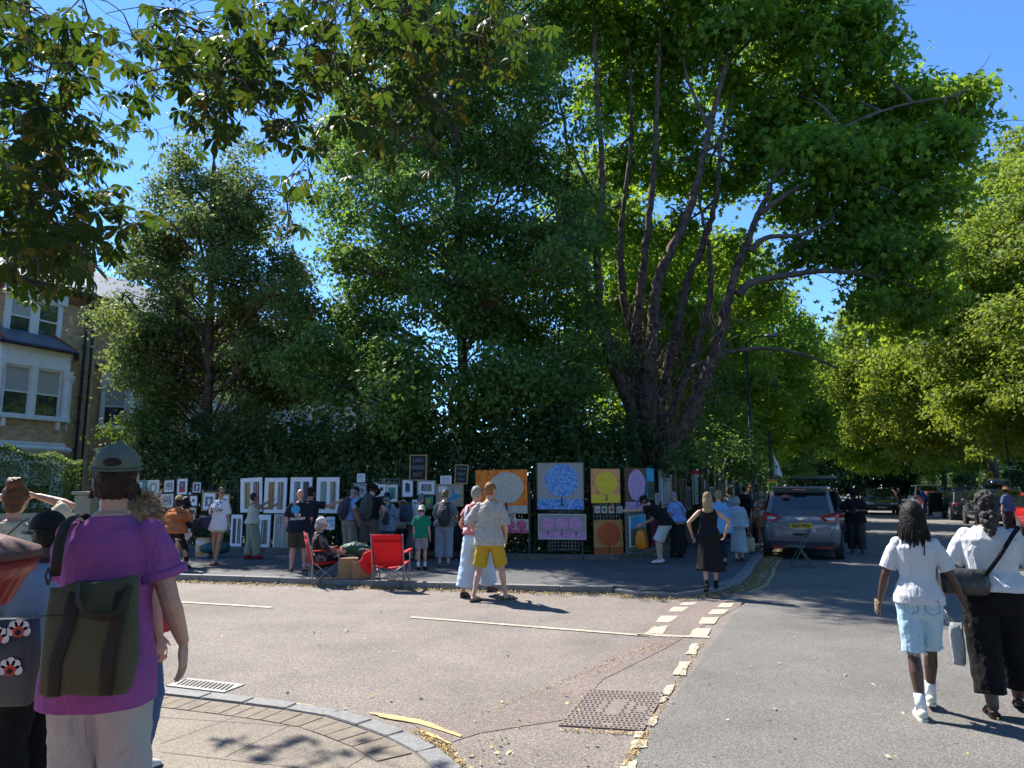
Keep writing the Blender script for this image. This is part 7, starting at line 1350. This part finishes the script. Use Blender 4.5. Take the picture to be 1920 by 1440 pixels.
# ================================================================ VEHICLES
M_tyre = mat('tyre', (.015, .015, .016), .85); M_alloy = mat('alloy', (.35, .35, .36), .35, metal=.8); M_cglass = mat('car_glass', (.012, .016, .02), .05, spec=1.0)
M_tail = mat('tail_lens', (.40, .01, .015), .15, spec=.8); M_clear = mat('clear_lens', (.6, .6, .62), .12, spec=.9); M_trim = mat('black_trim', (.02, .02, .022), .6); M_plY = mat('plate_yellow', (.62, .40, .02), .5); M_plW = mat('plate_white', (.65, .65, .6), .5); M_chr = mat('chrome', (.6, .6, .62), .12, metal=1)
def paint(n, c, r=.28): return mat('paint_'+n, c, r, coat=.8, spec=.6)
def car(label, loc, yaw, pm, L=4.6, W=1.84, zb=.96, zt=1.6, r=(.12, .55), f=(3.0, 3.75), hoodz=.92, group=None, plate=None, cat='car', name='parked_car', wr=.34, box=False, hatch=False, lights='std', rails=False, door=False, simple=False):
    t = thing(name, label, cat, loc, yaw, group); w = W/2
    def ring(y, wl, wm, zl, zb_, cr=.02):
        h = [(0, zl), (wl*.88, zl), (wl, zl+.10), (wm, zl+(zb_-zl)*.45), (wm*.99, zb_-.10), (wm*.93, zb_), (wm*.5, zb_+cr), (0, zb_+cr*1.2)]
        return [(x, y, z) for x, z in h]+[(-x, y, z) for x, z in h[-2:0:-1]]
    b = MB(); b.loft([ring(.0, w*.80, w*.86, .40, zb-.16), ring(.03, w*.88, w*.93, .30, zb-.03), ring(.16, w*.95, w*.985, .25, zb), ring(r[1]+.3, w*.97, w, .22, zb), ring((r[1]+f[0])/2, w*.98, w, .22, zb), ring(f[0]+.2, w*.98, w, .22, zb-.01), ring(f[1], w*.97, w*.99, .22, hoodz+.02), ring(L-.45, w*.95, w*.96, .24, hoodz-.08, .04), ring(L-.12, w*.86, w*.86, .28, hoodz-.22, .03), ring(L, w*.74, w*.72, .36, hoodz-.34)])
    bo = b.build('body', pm, t, True); m = bo.modifiers.new('round', 'SUBSURF'); m.levels = 1; m.render_levels = 1
    # cabin: painted shell with inset glass
    S = [(r[0], w*.90, w*.88, zb-.02, zb), (r[1], w*.91, w*.74, zb-.02, zt-.03), ((r[1]+f[0])/2, w*.93, w*.76, zb-.02, zt), (f[0], w*.92, w*.74, zb-.02, zt-.06), (f[1]+.05, w*.90, w*.88, hoodz, hoodz+.03)]
    c = MB(); c.loft([[(-a, y, z0), (a, y, z0), (b2, y, z1-.03), (b2*.9, y, z1), (-b2*.9, y, z1), (-b2, y, z1-.03)] for y, a, b2, z0, z1 in S]); co = c.build('roof', pm, t, False); bv = co.modifiers.new('round', 'BEVEL'); bv.width = .03; bv.segments = 2; bv.limit_method = 'ANGLE'
    g = MB(); o = .006
    y0, a0, b0, z00, z01 = S[0]; y1, a1, b1, z10, z11 = S[1]
    nrm = Vector((0, -(z11-z01), (y1-y0))).normalized()*.012
    g.add([Vector((x*ww, yy, zz))+nrm for x, ww, yy, zz in ((-.86, b0, y0+.02, z01+.03), (.86, b0, y0+.02, z01+.03), (.9, b1*.97, y1-.05, z11-.07), (-.9, b1*.97, y1-.05, z11-.07))], [(0, 1, 2, 3)]); g.build('rear_window', M_cglass, t)
    g = MB(); y0, a0, b0, z00, z01 = S[3]; y1, a1, b1, z10, z11 = S[4]; nrm = Vector((0, (z01-z11), (y1-y0))).normalized()*.012
    g.add([Vector((x*ww, yy, zz))+nrm for x, ww, yy, zz in ((-.9, b0, y0+.04, z01-.03), (-.9, b1, y1-.03, z11+.03), (.9, b1, y1-.03, z11+.03), (.9, b0, y0+.04, z01-.03))], [(0, 1, 2, 3)]); g.build('windscreen', M_cglass, t)
    for sd in (-1, 1):
        ya, yb = r[1]-.08, f[0]+.10; n = 3; g = MB()
        for i in range(n):
            p, q = ya+(yb-ya)*i/n+.03, ya+(yb-ya)*(i+1)/n-.03; lo = [(p-.04 if i else p-.16, zb+.03), (q+(.25 if i == n-1 else .0), zb+.03), (q+(-.02 if i == n-1 else 0), zt-.12), (p+(.02 if i == 0 else 0), zt-.12)]
            vs = []
            for yy, zz in lo: tt_ = (zz-zb)/(zt-zb); vs.append((sd*(w*.925+(w*.765-w*.925)*tt_+.012), yy, zz))
            g.add(vs, [(0, 1, 2, 3) if sd < 0 else (3, 2, 1, 0)])
        g.build('side_window', M_cglass, t)
        mr = MB(); mr.ell((sd*(w+.05), f[0]+.35, zb+.06), (.09, .07, .075)); mr.tube([(sd*(w-.04), f[0]+.38, zb+.0), (sd*(w+.06), f[0]+.36, zb+.04)], .02, 6); mr.build('mirror', M_trim if simple else pm, t, True)
        for yy in (.78, L-.88):
            wh = MB(); c_y = Vector((sd*(w-.10), yy, wr)); ar = MB(); ar.tube([(sd*(w-.15), yy, wr), (sd*(w+.002), yy, wr+.01)], wr+.07, 24); ar.build('wheel_arch', M_trim, t)
            e = bpy.data.objects.new('wheel', None); COL.objects.link(e); e.parent = t
            q = MB(); q.tube([(sd*(w-.16), yy, wr), (sd*(w-.14), yy, wr), (sd*(w+.008), yy, wr), (sd*(w+.02), yy, wr)], [wr*.93, wr, wr, wr*.92], 28); q.build('tyre', M_tyre, e, True)
            q = MB(); q.tube([(sd*(w+.012), yy, wr), (sd*(w+.026), yy, wr)], wr*.66, 20)
            for k in range(5): a = 2*math.pi*k/5; q.box((sd*(w+.03), yy+math.cos(a)*wr*.33, wr+math.sin(a)*wr*.33), (.012, .05, wr*.62), Matrix.Rotation(-a+math.pi/2, 3, 'X'))
            q.build('rim', M_alloy, e)
        tl = MB()
        if lights == 'wedge':
            vs = [(sd*w*.50, -.03), (sd*w*.93, .05), (sd*w*1.0, .22)]
            pr = [[(sd*w*.48, .0, zb+.0), (sd*w*.62, -.012, zb-.13), (sd*w*.955, .06, zb-.13), (sd*w*.95, .06, zb+.08), (sd*w*.80, .0, zb+.09)]]
            fr0 = pr[0]; bk = [(x, y+.12, z) for x, y, z in fr0]; tl.loft([fr0, bk]); tl.build('tail_light', M_tail, t); q = MB(); q.loft([[(x*.6+sd*w*.76*.4, y-.012, z*.35+(zb-.045)*.65) for x, y, z in fr0], [(x*.6+sd*w*.76*.4, y+.02, z*.35+(zb-.045)*.65) for x, y, z in fr0]]); q.build('reversing_lens', M_clear, t)
        else: tl.box((sd*w*.80, .045, zb-.14), (w*.28, .14, .13), None, .03); tl.build('tail_light', M_tail, t)
        hl = MB(); hl.box((sd*w*.68, L-.10, hoodz-.23), (w*.36, .24, .13), Matrix.Rotation(-sd*.45, 3, 'Z'), .03); hl.build('headlight', M_clear, t)
        if rails: q = MB(); q.tube([(sd*w*.70, r[1]+.05, zt-.02), (sd*w*.70, r[1]+.15, zt+.05), (sd*w*.71, f[0]-.3, zt+.05), (sd*w*.70, f[0]-.15, zt-.02)], .018, 6); q.build('roof_rail', M_chr, t, True)
    bp = MB(); bp.box((0, .015, .36), (W*.84, .12, .16), None, .03); bp.box((0, L-.03, .36), (W*.74, .10, .16), None, .03); bp.build('bumper', M_trim, t); gr = MB(); gr.box((0, L-.03, hoodz-.33), (W*.42, .07, .12), None, .02)
    for k in range(3): gr.box((0, L+.008, hoodz-.37+.04*k), (W*.40, .01, .012))
    gr.build('grille', M_trim, t)
    for yy, sgn, pm_, s0 in ((-.012, -1, M_plY, plate), (L+.012, 1, M_plW, plate if not hatch else None)):
        zp = zb-.22 if sgn < 0 else .47; q = MB(); q.box((0, yy+(-.002 if sgn < 0 else .014), zp), (.52, .012, .112)); po = q.build('number_plate', pm_, t)
        if s0: text_mesh(s0, .105, M_black, 'lettering', po, (0, yy-.012 if sgn < 0 else yy+.022, zp), (1, 0, 0) if sgn < 0 else (-1, 0, 0), (0, 0, 1), .003, .001, sx=.92)
    if box:
        for yy in (1.2, 2.5): q = MB(); q.tube([(-w*.72, yy, zt+.06), (w*.72, yy, zt+.06)], .02, 6); q.build('roof_bar', M_trim, t)
    return t
MY = -TH
SILV = paint('silver_grey', (.13, .14, .16), .32)
mpv = car('silver-grey people carrier parked by the left kerb, seen from behind', SN(18.6, -.56, .004), MY, SILV, 4.8, 1.78, 1.02, 1.68, (.06, .50), (3.1, 4.1), .98, plate='EJ64 WSV', lights='wedge', rails=True)
q = MB(); q.box((0, .44, 1.70), (1.30, .26, .035), Matrix.Rotation(-.12, 3, 'X'), .012); q.build('spoiler', SILV, mpv); q = MB(); q.box((0, .31, 1.655), (.30, .03, .03)); q.build('brake_light', M_tail, mpv)
q = MB(); q.disc((0, -.02, .965), .07, .032, (1, 0, 0), (0, 0, 1), 24); q.build('badge', M_chr, mpv); q = MB(); q.box((0, -.022, .60), (.36, .03, .05), None, .012); q.build('handle', M_trim, mpv)
q = MB(); q.disc((.27, -.022, .70), .055, .036, (1, 0, 0), (0, 0, 1), 20); st_ = q.build('sticker', WHB, mpv); text_mesh('UK', .05, M_black, 'lettering', st_, (.27, -.025, .70), (1, 0, 0), (0, 0, 1), .001, .0005)
q = MB(); q.box((0, -.02, .40), (1.45, .02, .012)); q.box((0, -.015, .52), (1.5, .012, .008)); q.box((-.5, -.052, .30), (.34, .02, .035)); q.box((.5, -.052, .30), (.34, .02, .035)); q.build('reflector', M_tail, mpv)
q = MB(); q.tube([(.62, .0, .5), (.80, .02, .98)], .004, 4); q.tube([(-.62, .0, .5), (-.80, .02, .98)], .004, 4); q.build('panel_gap', M_trim, mpv)
q = MB(); q.disc((-.32, .285, 1.50), .09, .045, (1, 0, 0), (0, .5, .85), 18, .1); q.build('window_sticker', mat('sticker_red', (.5, .05, .03), .6), mpv)
blk = paint('black', (.012, .013, .016)); dgrey = paint('dark_grey', (.05, .055, .06)); white = paint('white', (.62, .63, .64)); red = paint('red', (.45, .01, .015)); dred = paint('dark_red', (.12, .012, .015)); green = paint('grey_green', (.07, .09, .085)); blue = paint('blue', (.02, .07, .30))
G_ = 'cars parked along the main road'
h1 = car('dark estate car with its tailgate raised, parked ahead of the silver people carrier', SN(24.6, -.3, .004), MY, blk, 4.6, 1.84, 1.0, 1.62, simple=True, group=G_)
q = MB(); q.box((0, .25, 2.02), (1.36, 1.0, .06), Matrix.Rotation(.10, 3, 'X'), .02); q.build('tailgate', blk, h1); q = MB(); q.tube([(-.6, .5, 1.55), (-.62, .2, 1.95)], .015, 5); q.tube([(.6, .5, 1.55), (.62, .2, 1.95)], .015, 5); q.build('strut', M_trim, h1)
for s_, pm, lb, kw in ((32, dgrey, 'dark grey car in the left parking row, third from the corner', {}), (38.5, white, 'white car in the left parking row beyond the dark ones', {}), (46, blk, 'black car far along the left parking row', {})): car(lb, SN(s_, -.3, .004), MY, pm, simple=True, group=G_, **kw)
ss = SN(56.4, 3.35, .004); car('dark car driving towards the viewer down the middle of the road', ss, MY+math.pi, blk, 4.7, 1.98, 1.02, 1.66, name='car', plate='BG13 XKO')
suv = car('grey sports utility car with a black roof box, parked on the right', SN(36.8, 7.1, .004), MY, paint('graphite', (.075, .085, .09)), 4.7, 1.94, 1.06, 1.68, (.1, .45), (3.0, 3.7), 1.0, rails=True, box=True, wr=.37, group=G_)
rb = thing('roof_box', 'glossy black roof box on the grey car on the right', 'roof box', tuple(suv.location+Vector((0, 0, 1.76))), MY); q = MB(); q.loft([[(x*wd, y, z*hh) for x, z in ((-1, .0), (-1.02, .4), (-.85, .85), (-.4, 1), (.4, 1), (.85, .85), (1.02, .4), (1, .0))] for y, wd, hh in ((.45, .30, .20), (.55, .38, .30), (.9, .42, .38), (1.9, .42, .38), (2.5, .36, .30), (2.75, .22, .16))]); o_ = q.build('shell', mat('gloss_black', (.015, .015, .017), .15, spec=.8), rb, True); q = MB(); q.tube([(x, y, .15) for x, y in ((-.42, .6), (-.43, 1.8), (-.36, 2.5))], .008, 5); q.build('seam', M_chr, rb)
g2 = car('black car with its door open, parked ahead of the grey car with the roof box', SN(44, 7.0, .004), MY, blk, 4.3, 1.8, .98, 1.52, simple=True, group=G_)
q = MB(); q.box((-1.3, 2.5, .72), (.9, .06, .7), Matrix.Rotation(.5, 3, 'Z'), .02); dd = q.build('door', blk, g2); q = MB(); q.box((-1.28, 2.52, 1.24), (.7, .03, .36), Matrix.Rotation(.5, 3, 'Z')); q.build('pane', M_cglass, dd)
g3 = car('grey-green hatchback facing the viewer with a placard by its side', SN(53.5, 6.9, .004), MY+math.pi, green, 4.0, 1.74, .98, 1.5, simple=True, group=G_)
car('dark red hatchback in the right parking row, next to the white van', SN(55.5, 7.0, .004), MY, dred, 4.1, 1.76, .98, 1.5, simple=True, group=G_)
car('white van-like car far down the right parking row', SN(61, 7.0, .004), MY, white, 4.9, 1.95, 1.1, 1.95, (.05, .25), (3.6, 4.3), 1.1, simple=True, group=G_)
car('red hatchback at the right edge, facing the viewer', SN(31.5, 7.15, .004), MY+math.pi, red, 4.0, 1.75, 1.0, 1.56, (.08, .4), (2.7, 3.45), .98, group=G_)
car('blue car at the right edge in front of the red one', SN(25.4, 7.3, .004), MY+math.pi, blue, 4.0, 1.75, .98, 1.48, simple=True, group=G_)
pl_ = thing('placard', 'white poster placard leaning beside the grey-green hatchback', 'placard', SN(48.6, 6.2, .0), MY); MB().box((0, 0, .6), (.8, .04, 1.1)).build('board', M_board, pl_); MB().box((0, -.025, .95), (.6, .006, .2)).build('print', RED_, pl_)
# ================================================================ FURNITURE AND THINGS ON THE GROUND
M_steel = mat('grey_steel_tube', (.25, .25, .26), .4, metal=.5); M_redc = mat('red_canvas', (.50, .012, .02), .75, bump=.2, bscale=200, wrinkle=.7)
M_redc.node_tree.nodes['Principled BSDF'].inputs['Subsurface Weight'].default_value = 0
_tr = M_redc.node_tree; _t = _tr.nodes.new('ShaderNodeBsdfTranslucent'); _t.inputs[0].default_value = (.75, .02, .02, 1); _m = _tr.nodes.new('ShaderNodeMixShader'); _m.inputs[0].default_value = .35; _tr.links.new(_tr.nodes['Principled BSDF'].outputs[0], _m.inputs[1]); _tr.links.new(_t.outputs[0], _m.inputs[2]); _tr.links.new(_m.outputs[0], _tr.nodes['Material Output'].inputs[0])
def campchair(label, loc, yaw):
    t = thing('camping_chair', label, 'camping chair', loc, math.radians(yaw), 'red folding camping chairs'); w, d = .27, .22
    for sx in (-1, 1):
        q = MB(); q.tube([(sx*w, d, .02), (sx*w, d, .62)], .011, 7); q.build('leg', M_steel, t, True); q = MB(); q.tube([(sx*w, -d, .02), (sx*w*1.02, -d-.01, .45), (sx*w*1.02, -d-.12, .92)], .011, 7); q.build('leg', M_steel, t, True)
        q = MB(); q.tube([(sx*w, d, .05), (sx*w, -d, .42)], .009, 6); q.tube([(sx*w*.99, -d, .05), (sx*w*.99, d, .42)], .009, 6); q.build('brace', M_steel, t, True)
        q = MB(); q.loft([[(sx*w-.035, y, z), (sx*w+.035, y, z), (sx*w+.035, y, z+.012), (sx*w-.035, y, z+.012)] for y, z in ((-d-.04, .60), (0, .615), (d+.05, .63))]); q.build('armrest', M_redc, t)
    q = MB()
    for y in (-d, d): q.tube([(-w, y, .05), (w, y, .42)], .009, 6); q.tube([(w, y+.012, .05), (-w, y+.012, .42)], .009, 6)
    q.build('brace', M_steel, t, True)
    def sheet(pts, nm):
        q = MB(); n = 9; rows = len(pts); vs = []
        for (y, z, sag) in pts:
            for i in range(n): u = i/(n-1)*2-1; k = 1-u*u; vs.append((u*w*1.0, y-sag[0]*k, z-sag[1]*k))
        q.add(vs, [(r*n+i, r*n+i+1, (r+1)*n+i+1, (r+1)*n+i) for r in range(rows-1) for i in range(n-1)]); o = q.build(nm, M_redc, t, True); s = o.modifiers.new('thick', 'SOLIDIFY'); s.thickness = .006; return o
    sheet([(d, .43, (0, .03)), (d*.5, .42, (0, .07)), (-d*.5, .40, (0, .08)), (-d, .40, (0, .06))], 'seat')
    sheet([(-d+.0, .40, (.04, .03)), (-d-.03, .55, (.05, 0)), (-d-.07, .72, (.045, 0)), (-d-.095, .80, (.035, 0))], 'backrest')
    b = sheet([(-d-.092, .80, (.030, 0)), (-d-.12, .915, (.02, 0))], 'headband')
    return t
camp1 = campchair('red camping chair with the woman in the white cap sitting in it', G(606, 1096, 0), -68)
R6 = person('woman in a white cap and dark striped top sitting in the left camping chair', G(606, 1096, 0)+Vector((-.03, 0, 0)), H=1.62, yaw=-68, sex='f', skin=SK_R, lean=-4, pel=(0, -.06, .44), LF=(-.12, .46, .08), RF=(.12, .40, .08), LH=(-.12, .30, .62), RH=(.12, .30, .62), head=(16, 0), hair='bob', hm=HR_GR, hat=('cap', c_('cream_cap', (.55, .53, .45))), glasses=True,
            top=(two_tone('striped_dark', (.012, .012, .015), (.12, .12, .12), 'wave', 20, .62, .1, stretch=(.2, .2, 1)), 0, 1.7, .035, .01), bot=(BLK, 1.9, .10, .08, .07), shoes=('shoe', c_('dark_trainer', (.08, .075, .07))), fat=1.06)
worn(R6, 'folded_papers', 'pale papers on the lap of the seated woman', 'papers', (0, .3, .56), [('sheet', MB().box((0, .30, .60), (.22, .28, .012), Matrix.Rotation(.15, 3, 'X')), BEIGE, {})])
camp2 = campchair('empty red camping chair seen from behind with its carry bag hanging from the left arm', G(733, 1101, 0), -6)
rbg = thing('chair_bag', 'crumpled red carry bag hanging on the arm of the empty camping chair', 'bag', Vector(camp2.location)+Vector((-.42, .05, .25)), 0); q = MB(); q.capsule([(0, 0, .32), (-.03, 0, .18), (.02, -.02, .05)], [(.06, .05), (.14, .06), (.09, .05)], 12); q.capsule([(.05, .02, .30), (.12, .02, .10)], [(.06, .03), (.08, .04)], 8); q.build('bag', M_redc, rbg, True, disp=.08, dscale=.08, remesh=.012)
q = MB(); q.tube([(.0, 0, .35), (.08, .0, .38), (.16, .02, .36)], .01, 5); q.build('strap', M_redc, rbg)
CARD = mat('cardboard', (.32, .20, .10), .85, var=.15)
for (x, y0, w_, h_, lb) in ((652, 1084, .34, .36, 'cardboard box under the green rucksack, left one'), (677, 1084, .32, .30, 'smaller cardboard box beside the left box at the kerb')):
    p = G(x, y0, PZ); bx = thing('cardboard_box', lb, 'box', p, .2); MB().box((0, 0, h_/2), (w_, .30, h_), None, .006).build('carton', CARD, bx); q = MB(); q.box((0, 0, h_+.004), (w_*.9, .05, .002)); q.box((0, -.152, h_*.6), (.07, .003, .025)); q.build('tape', mat('tape', (.2, .12, .05), .4), bx)
p = G(668, 1080, PZ); gb = thing('green_rucksack', 'dark green and grey rucksack lying on the cardboard boxes', 'rucksack', p+Vector((0, 0, .37)), .1); q = MB(); q.capsule([(-.22, 0, .11), (-.05, 0, .13), (.16, 0, .10)], [(.10, .09), (.13, .12), (.10, .09)], 12); q.build('pack', mat('dark_green_nylon', (.01, .075, .055), .6, wrinkle=.9), gb, True, disp=.03, dscale=.08, remesh=.012); q = MB(); q.capsule([(.1, -.08, .06), (.28, -.05, .05)], [(.11, .08), (.08, .06)], 10); q.build('pocket', mat('bag_olive_grey', (.06, .07, .06), .8, wrinkle=.7), gb, True, disp=.04, remesh=.012)
p = G(697, 1084, PZ); pb_ = thing('plastic_bag', 'small blue and white plastic bag beside the cardboard boxes', 'bag', p, 0); q = MB(); q.capsule([(0, 0, .05), (0, 0, .2)], [(.09, .07), (.10, .05)], 10); q.build('bag', two_tone('bluewhite_plastic', (.1, .2, .45), (.45, .42, .4), 'noise', 7, .5, .05, .4), pb_, True, disp=.05, remesh=.012)
p = G(381, 1044, PZ); pb_ = thing('shopping_bag', 'white shopping bag with an orange picture, standing by the railings', 'bag', p, -.2); q = MB(); q.box((0, 0, .22), (.36, .18, .44), None, .03); q.build('bag', two_tone('bag_print', (.55, .25, .06), (.5, .53, .6), 'noise', 3, .5, .05, .5, stretch=(.3, .3, 1)), pb_, True, disp=.03); q = MB(); q.tube([(-.08, -.05, .43), (-.06, -.06, .55), (.06, -.06, .55), (.08, -.05, .43)], .008, 5); q.build('handle', NAVY, pb_)
p = G(402, 1044, PZ); pb_ = thing('holdall', 'dark teal holdall behind the legs of the woman in the white T-shirt', 'bag', p, .1); q = MB(); q.capsule([(-.16, 0, .2), (.16, 0, .2)], [(.18, .14), (.18, .14)], 12); q.build('bag', mat('teal_nylon', (.015, .07, .09), .6, wrinkle=.8), pb_, True, disp=.05, remesh=.014); q = MB(); q.tube([(-.1, -.02, .36), (-.05, -.02, .45), (.08, -.02, .45), (.12, -.02, .36)], .01, 5); q.build('handle', M_black, pb_)
# green folding chair behind the people carrier
M_gm = mat('green_metal', (.09, .14, .11), .45); p = G(1502, 1063, .004); fc_ = thing('folding_chair', 'green metal folding chair standing behind the silver people carrier', 'chair', p, math.radians(78)); 
for sx in (-.19, .19):
    q = MB(); q.tube([(sx, .22, .0), (sx, -.02, .42), (sx, -.22, .80)], .011, 6); q.build('leg', M_gm, fc_, True); q = MB(); q.tube([(sx*.85, -.24, .0), (sx*.85, .0, .40), (sx*.85, .08, .44)], .011, 6); q.build('leg', M_gm, fc_, True)
q = MB()
for i in range(6): q.box((0, -.06+i*.062, .445), (.40, .045, .012))
q.build('seat', M_gm, fc_); q = MB(); q.box((0, -.20, .76), (.38, .012, .06), Matrix.Rotation(.45, 3, 'X')); q.box((0, -.15, .66), (.38, .012, .05), Matrix.Rotation(.45, 3, 'X')); q.build('backrest', M_gm, fc_); q = MB(); q.tube([(-.19, .15, .13), (.19, .15, .13)], .007, 5); q.tube([(-.16, -.17, .12), (.16, -.17, .12)], .007, 5); q.build('stretcher', M_gm, fc_)
# signs, posts, flag, lamps
def postsign(label, loc, h, z, col, txt=None, orange=False, name='warning_sign', yaw=0):
    t = thing(name, label, 'sign', loc, yaw); q = MB(); q.tube([(0, 0, 0), (0, 0, h)], .035, 8); q.build('post', M_trim, t, True); q = MB(); q.box((0, -.05, z), (.30, .01, .40), None, .003); pl = q.build('panel', col, t); q = MB(); q.box((0, -.057, z-.03), (.20, .004, .24)); q.build('notice', mat('notice_dark', (.10, .16, .02), .7), pl)
    if orange: q = MB(); q.box((0, -.058, z+.16), (.29, .004, .08)); q.build('band', mat('orange_band', (.7, .18, .04), .6), pl)
    return t
YL = mat('sign_yellow', (.62, .62, .03), .5)
pos = P(1447, 905, 21.5); pos.z = .1; postsign('yellow-green sign with an orange band on a dark post behind the flowered dress', pos, 3.3, P(1447, 911, 21.5).z-.1, YL, orange=True)
fl_ = thing('flag', 'white triangular flag on a thin pole above the orange-banded sign', 'flag', pos+Vector((.12, .1, 0)), 0); q = MB(); q.tube([(0, 0, 0), (0, 0, 2.7)], .012, 6); q.build('pole', M_steel, fl_); q = MB(); n = 8; vs = []
for i in range(n+1): t_ = i/n; vs += [(.02+.01*math.sin(t_*6), .01*math.sin(t_*9), 2.62-.62*t_), (.04+.24*t_**1.1, .05*math.sin(t_*7+1), 2.60-.62*t_-.06*t_)]
q.add(vs, [(2*i, 2*i+1, 2*i+3, 2*i+2) for i in range(n)]); o = q.build('cloth', W_T, fl_, True); o.modifiers.new('thick', 'SOLIDIFY').thickness = .004
pos = P(1738, 905, 43); pos.z = .1; pos2 = SN(pos.x*RX+pos.y*RY, 8.9, .1); postsign('bright yellow square sign on a post above the distant crowd', pos2, 4, 2.35, mat('sign_bright_yellow', (.75, .55, .01), .5))
def lamp(label, loc, h=6.5, yaw=0):
    t = thing('street_lamp', label, 'street lamp', loc, yaw); q = MB(); q.tube([(0, 0, 0), (0, 0, 1.2), (0, 0, 1.25), (0, 0, h)], [.08, .08, .05, .035], 8); q.build('post', M_trim, t, True); q = MB(); q.tube([(0, 0, h), (.25, 0, h+.2), (.6, 0, h+.22)], .025, 6); q.build('bracket', M_trim, t, True); q = MB(); q.ell((.75, 0, h+.20), (.24, .10, .06)); q.build('lamp_head', M_steel, t, True)
lamp('slim dark street lamp on the left pavement, close to the corner', SN(22.6, -1.95, .1), 6, MY); lamp('slim street lamp on the right pavement beyond the roof box', SN(45, 9.0, .1), 6.5, math.pi+MY)
q = thing('hat_stand', 'tall display stand topped with a bright pink-red hat at the railings', 'display', SN(23.6, -3.85, .1), 0); MB().tube([(0, 0, 0), (0, 0, 2.05)], .015, 6).build('pole', M_trim, q); m_ = MB(); m_.ell((0, 0, 2.08), (.16, .16, .12), zmin=-.1); m_.tube([(0, 0, 2.05), (0, 0, 2.08)], .22, 18); m_.build('hat', mat('hat_pink', (.7, .03, .09), .7), q, True)
wq = thing('overhead_wires', 'thin overhead wires crossing the far end of the road', 'wires', SN(75, -4, 0), 0)
for k in range(4):
    m_ = MB(); a = SN(75+k*.8, -6, 7.6+k*.3); b = SN(75+k*.8, 14, 7.4+k*.3); m_.tube([a.lerp(b, i/10)-Vector((0, 0, 1.0*4*(i/10)*(1-i/10)))-wq.location for i in range(11)], .018, 4); m_.build('wire', M_steel, wq)
# red pillar box at the lower left edge, cap only in view
M_pb = mat('pillar_red', (.33, .018, .015), .5, bump=.3, var=.25, coat=.2); M_pbc = mat('weathered_cap', (.13, .055, .05), .7, bump=.5, bscale=50, var=.3, vscale=9)
pb0 = Vector((-1.52, 1.72, PZ)); pb = thing('pillar_box', 'old red pillar box with fluted rim and faded cap at the bottom left', 'post box', pb0, 0); zt_ = 1.42
m_ = MB(); m_.tube([(0, 0, 0), (0, 0, .14), (0, 0, .16), (0, 0, zt_-.12)], [.27, .27, .235, .235], 40); m_.build('body', M_pb, pb, True)
m_ = MB(); rr = []
for z, r_, fl2 in ((zt_-.13, .25, 0), (zt_-.11, .285, .02), (zt_-.05, .31, .02), (zt_-.035, .335, 0), (zt_, .34, 0)): rr.append([(r_*(1+fl2*math.cos(40*a))*math.cos(a), r_*(1+fl2*math.cos(40*a))*math.sin(a), z) for a in [2*math.pi*i/240 for i in range(240)]])
m_.loft(rr); m_.build('fluted_rim', M_pb, pb, True)
m_ = MB(); m_.tube([(0, 0, zt_+.001), (0, 0, zt_+.02), (0, 0, zt_+.05), (0, 0, zt_+.075), (0, 0, zt_+.085)], [.345, .34, .26, .13, .02], 60); m_.build('cap', M_pbc, pb, True)
m_ = MB(); m_.box((0, -.24, 1.12), (.2, .03, .04)); m_.build('slot', M_black, pb)
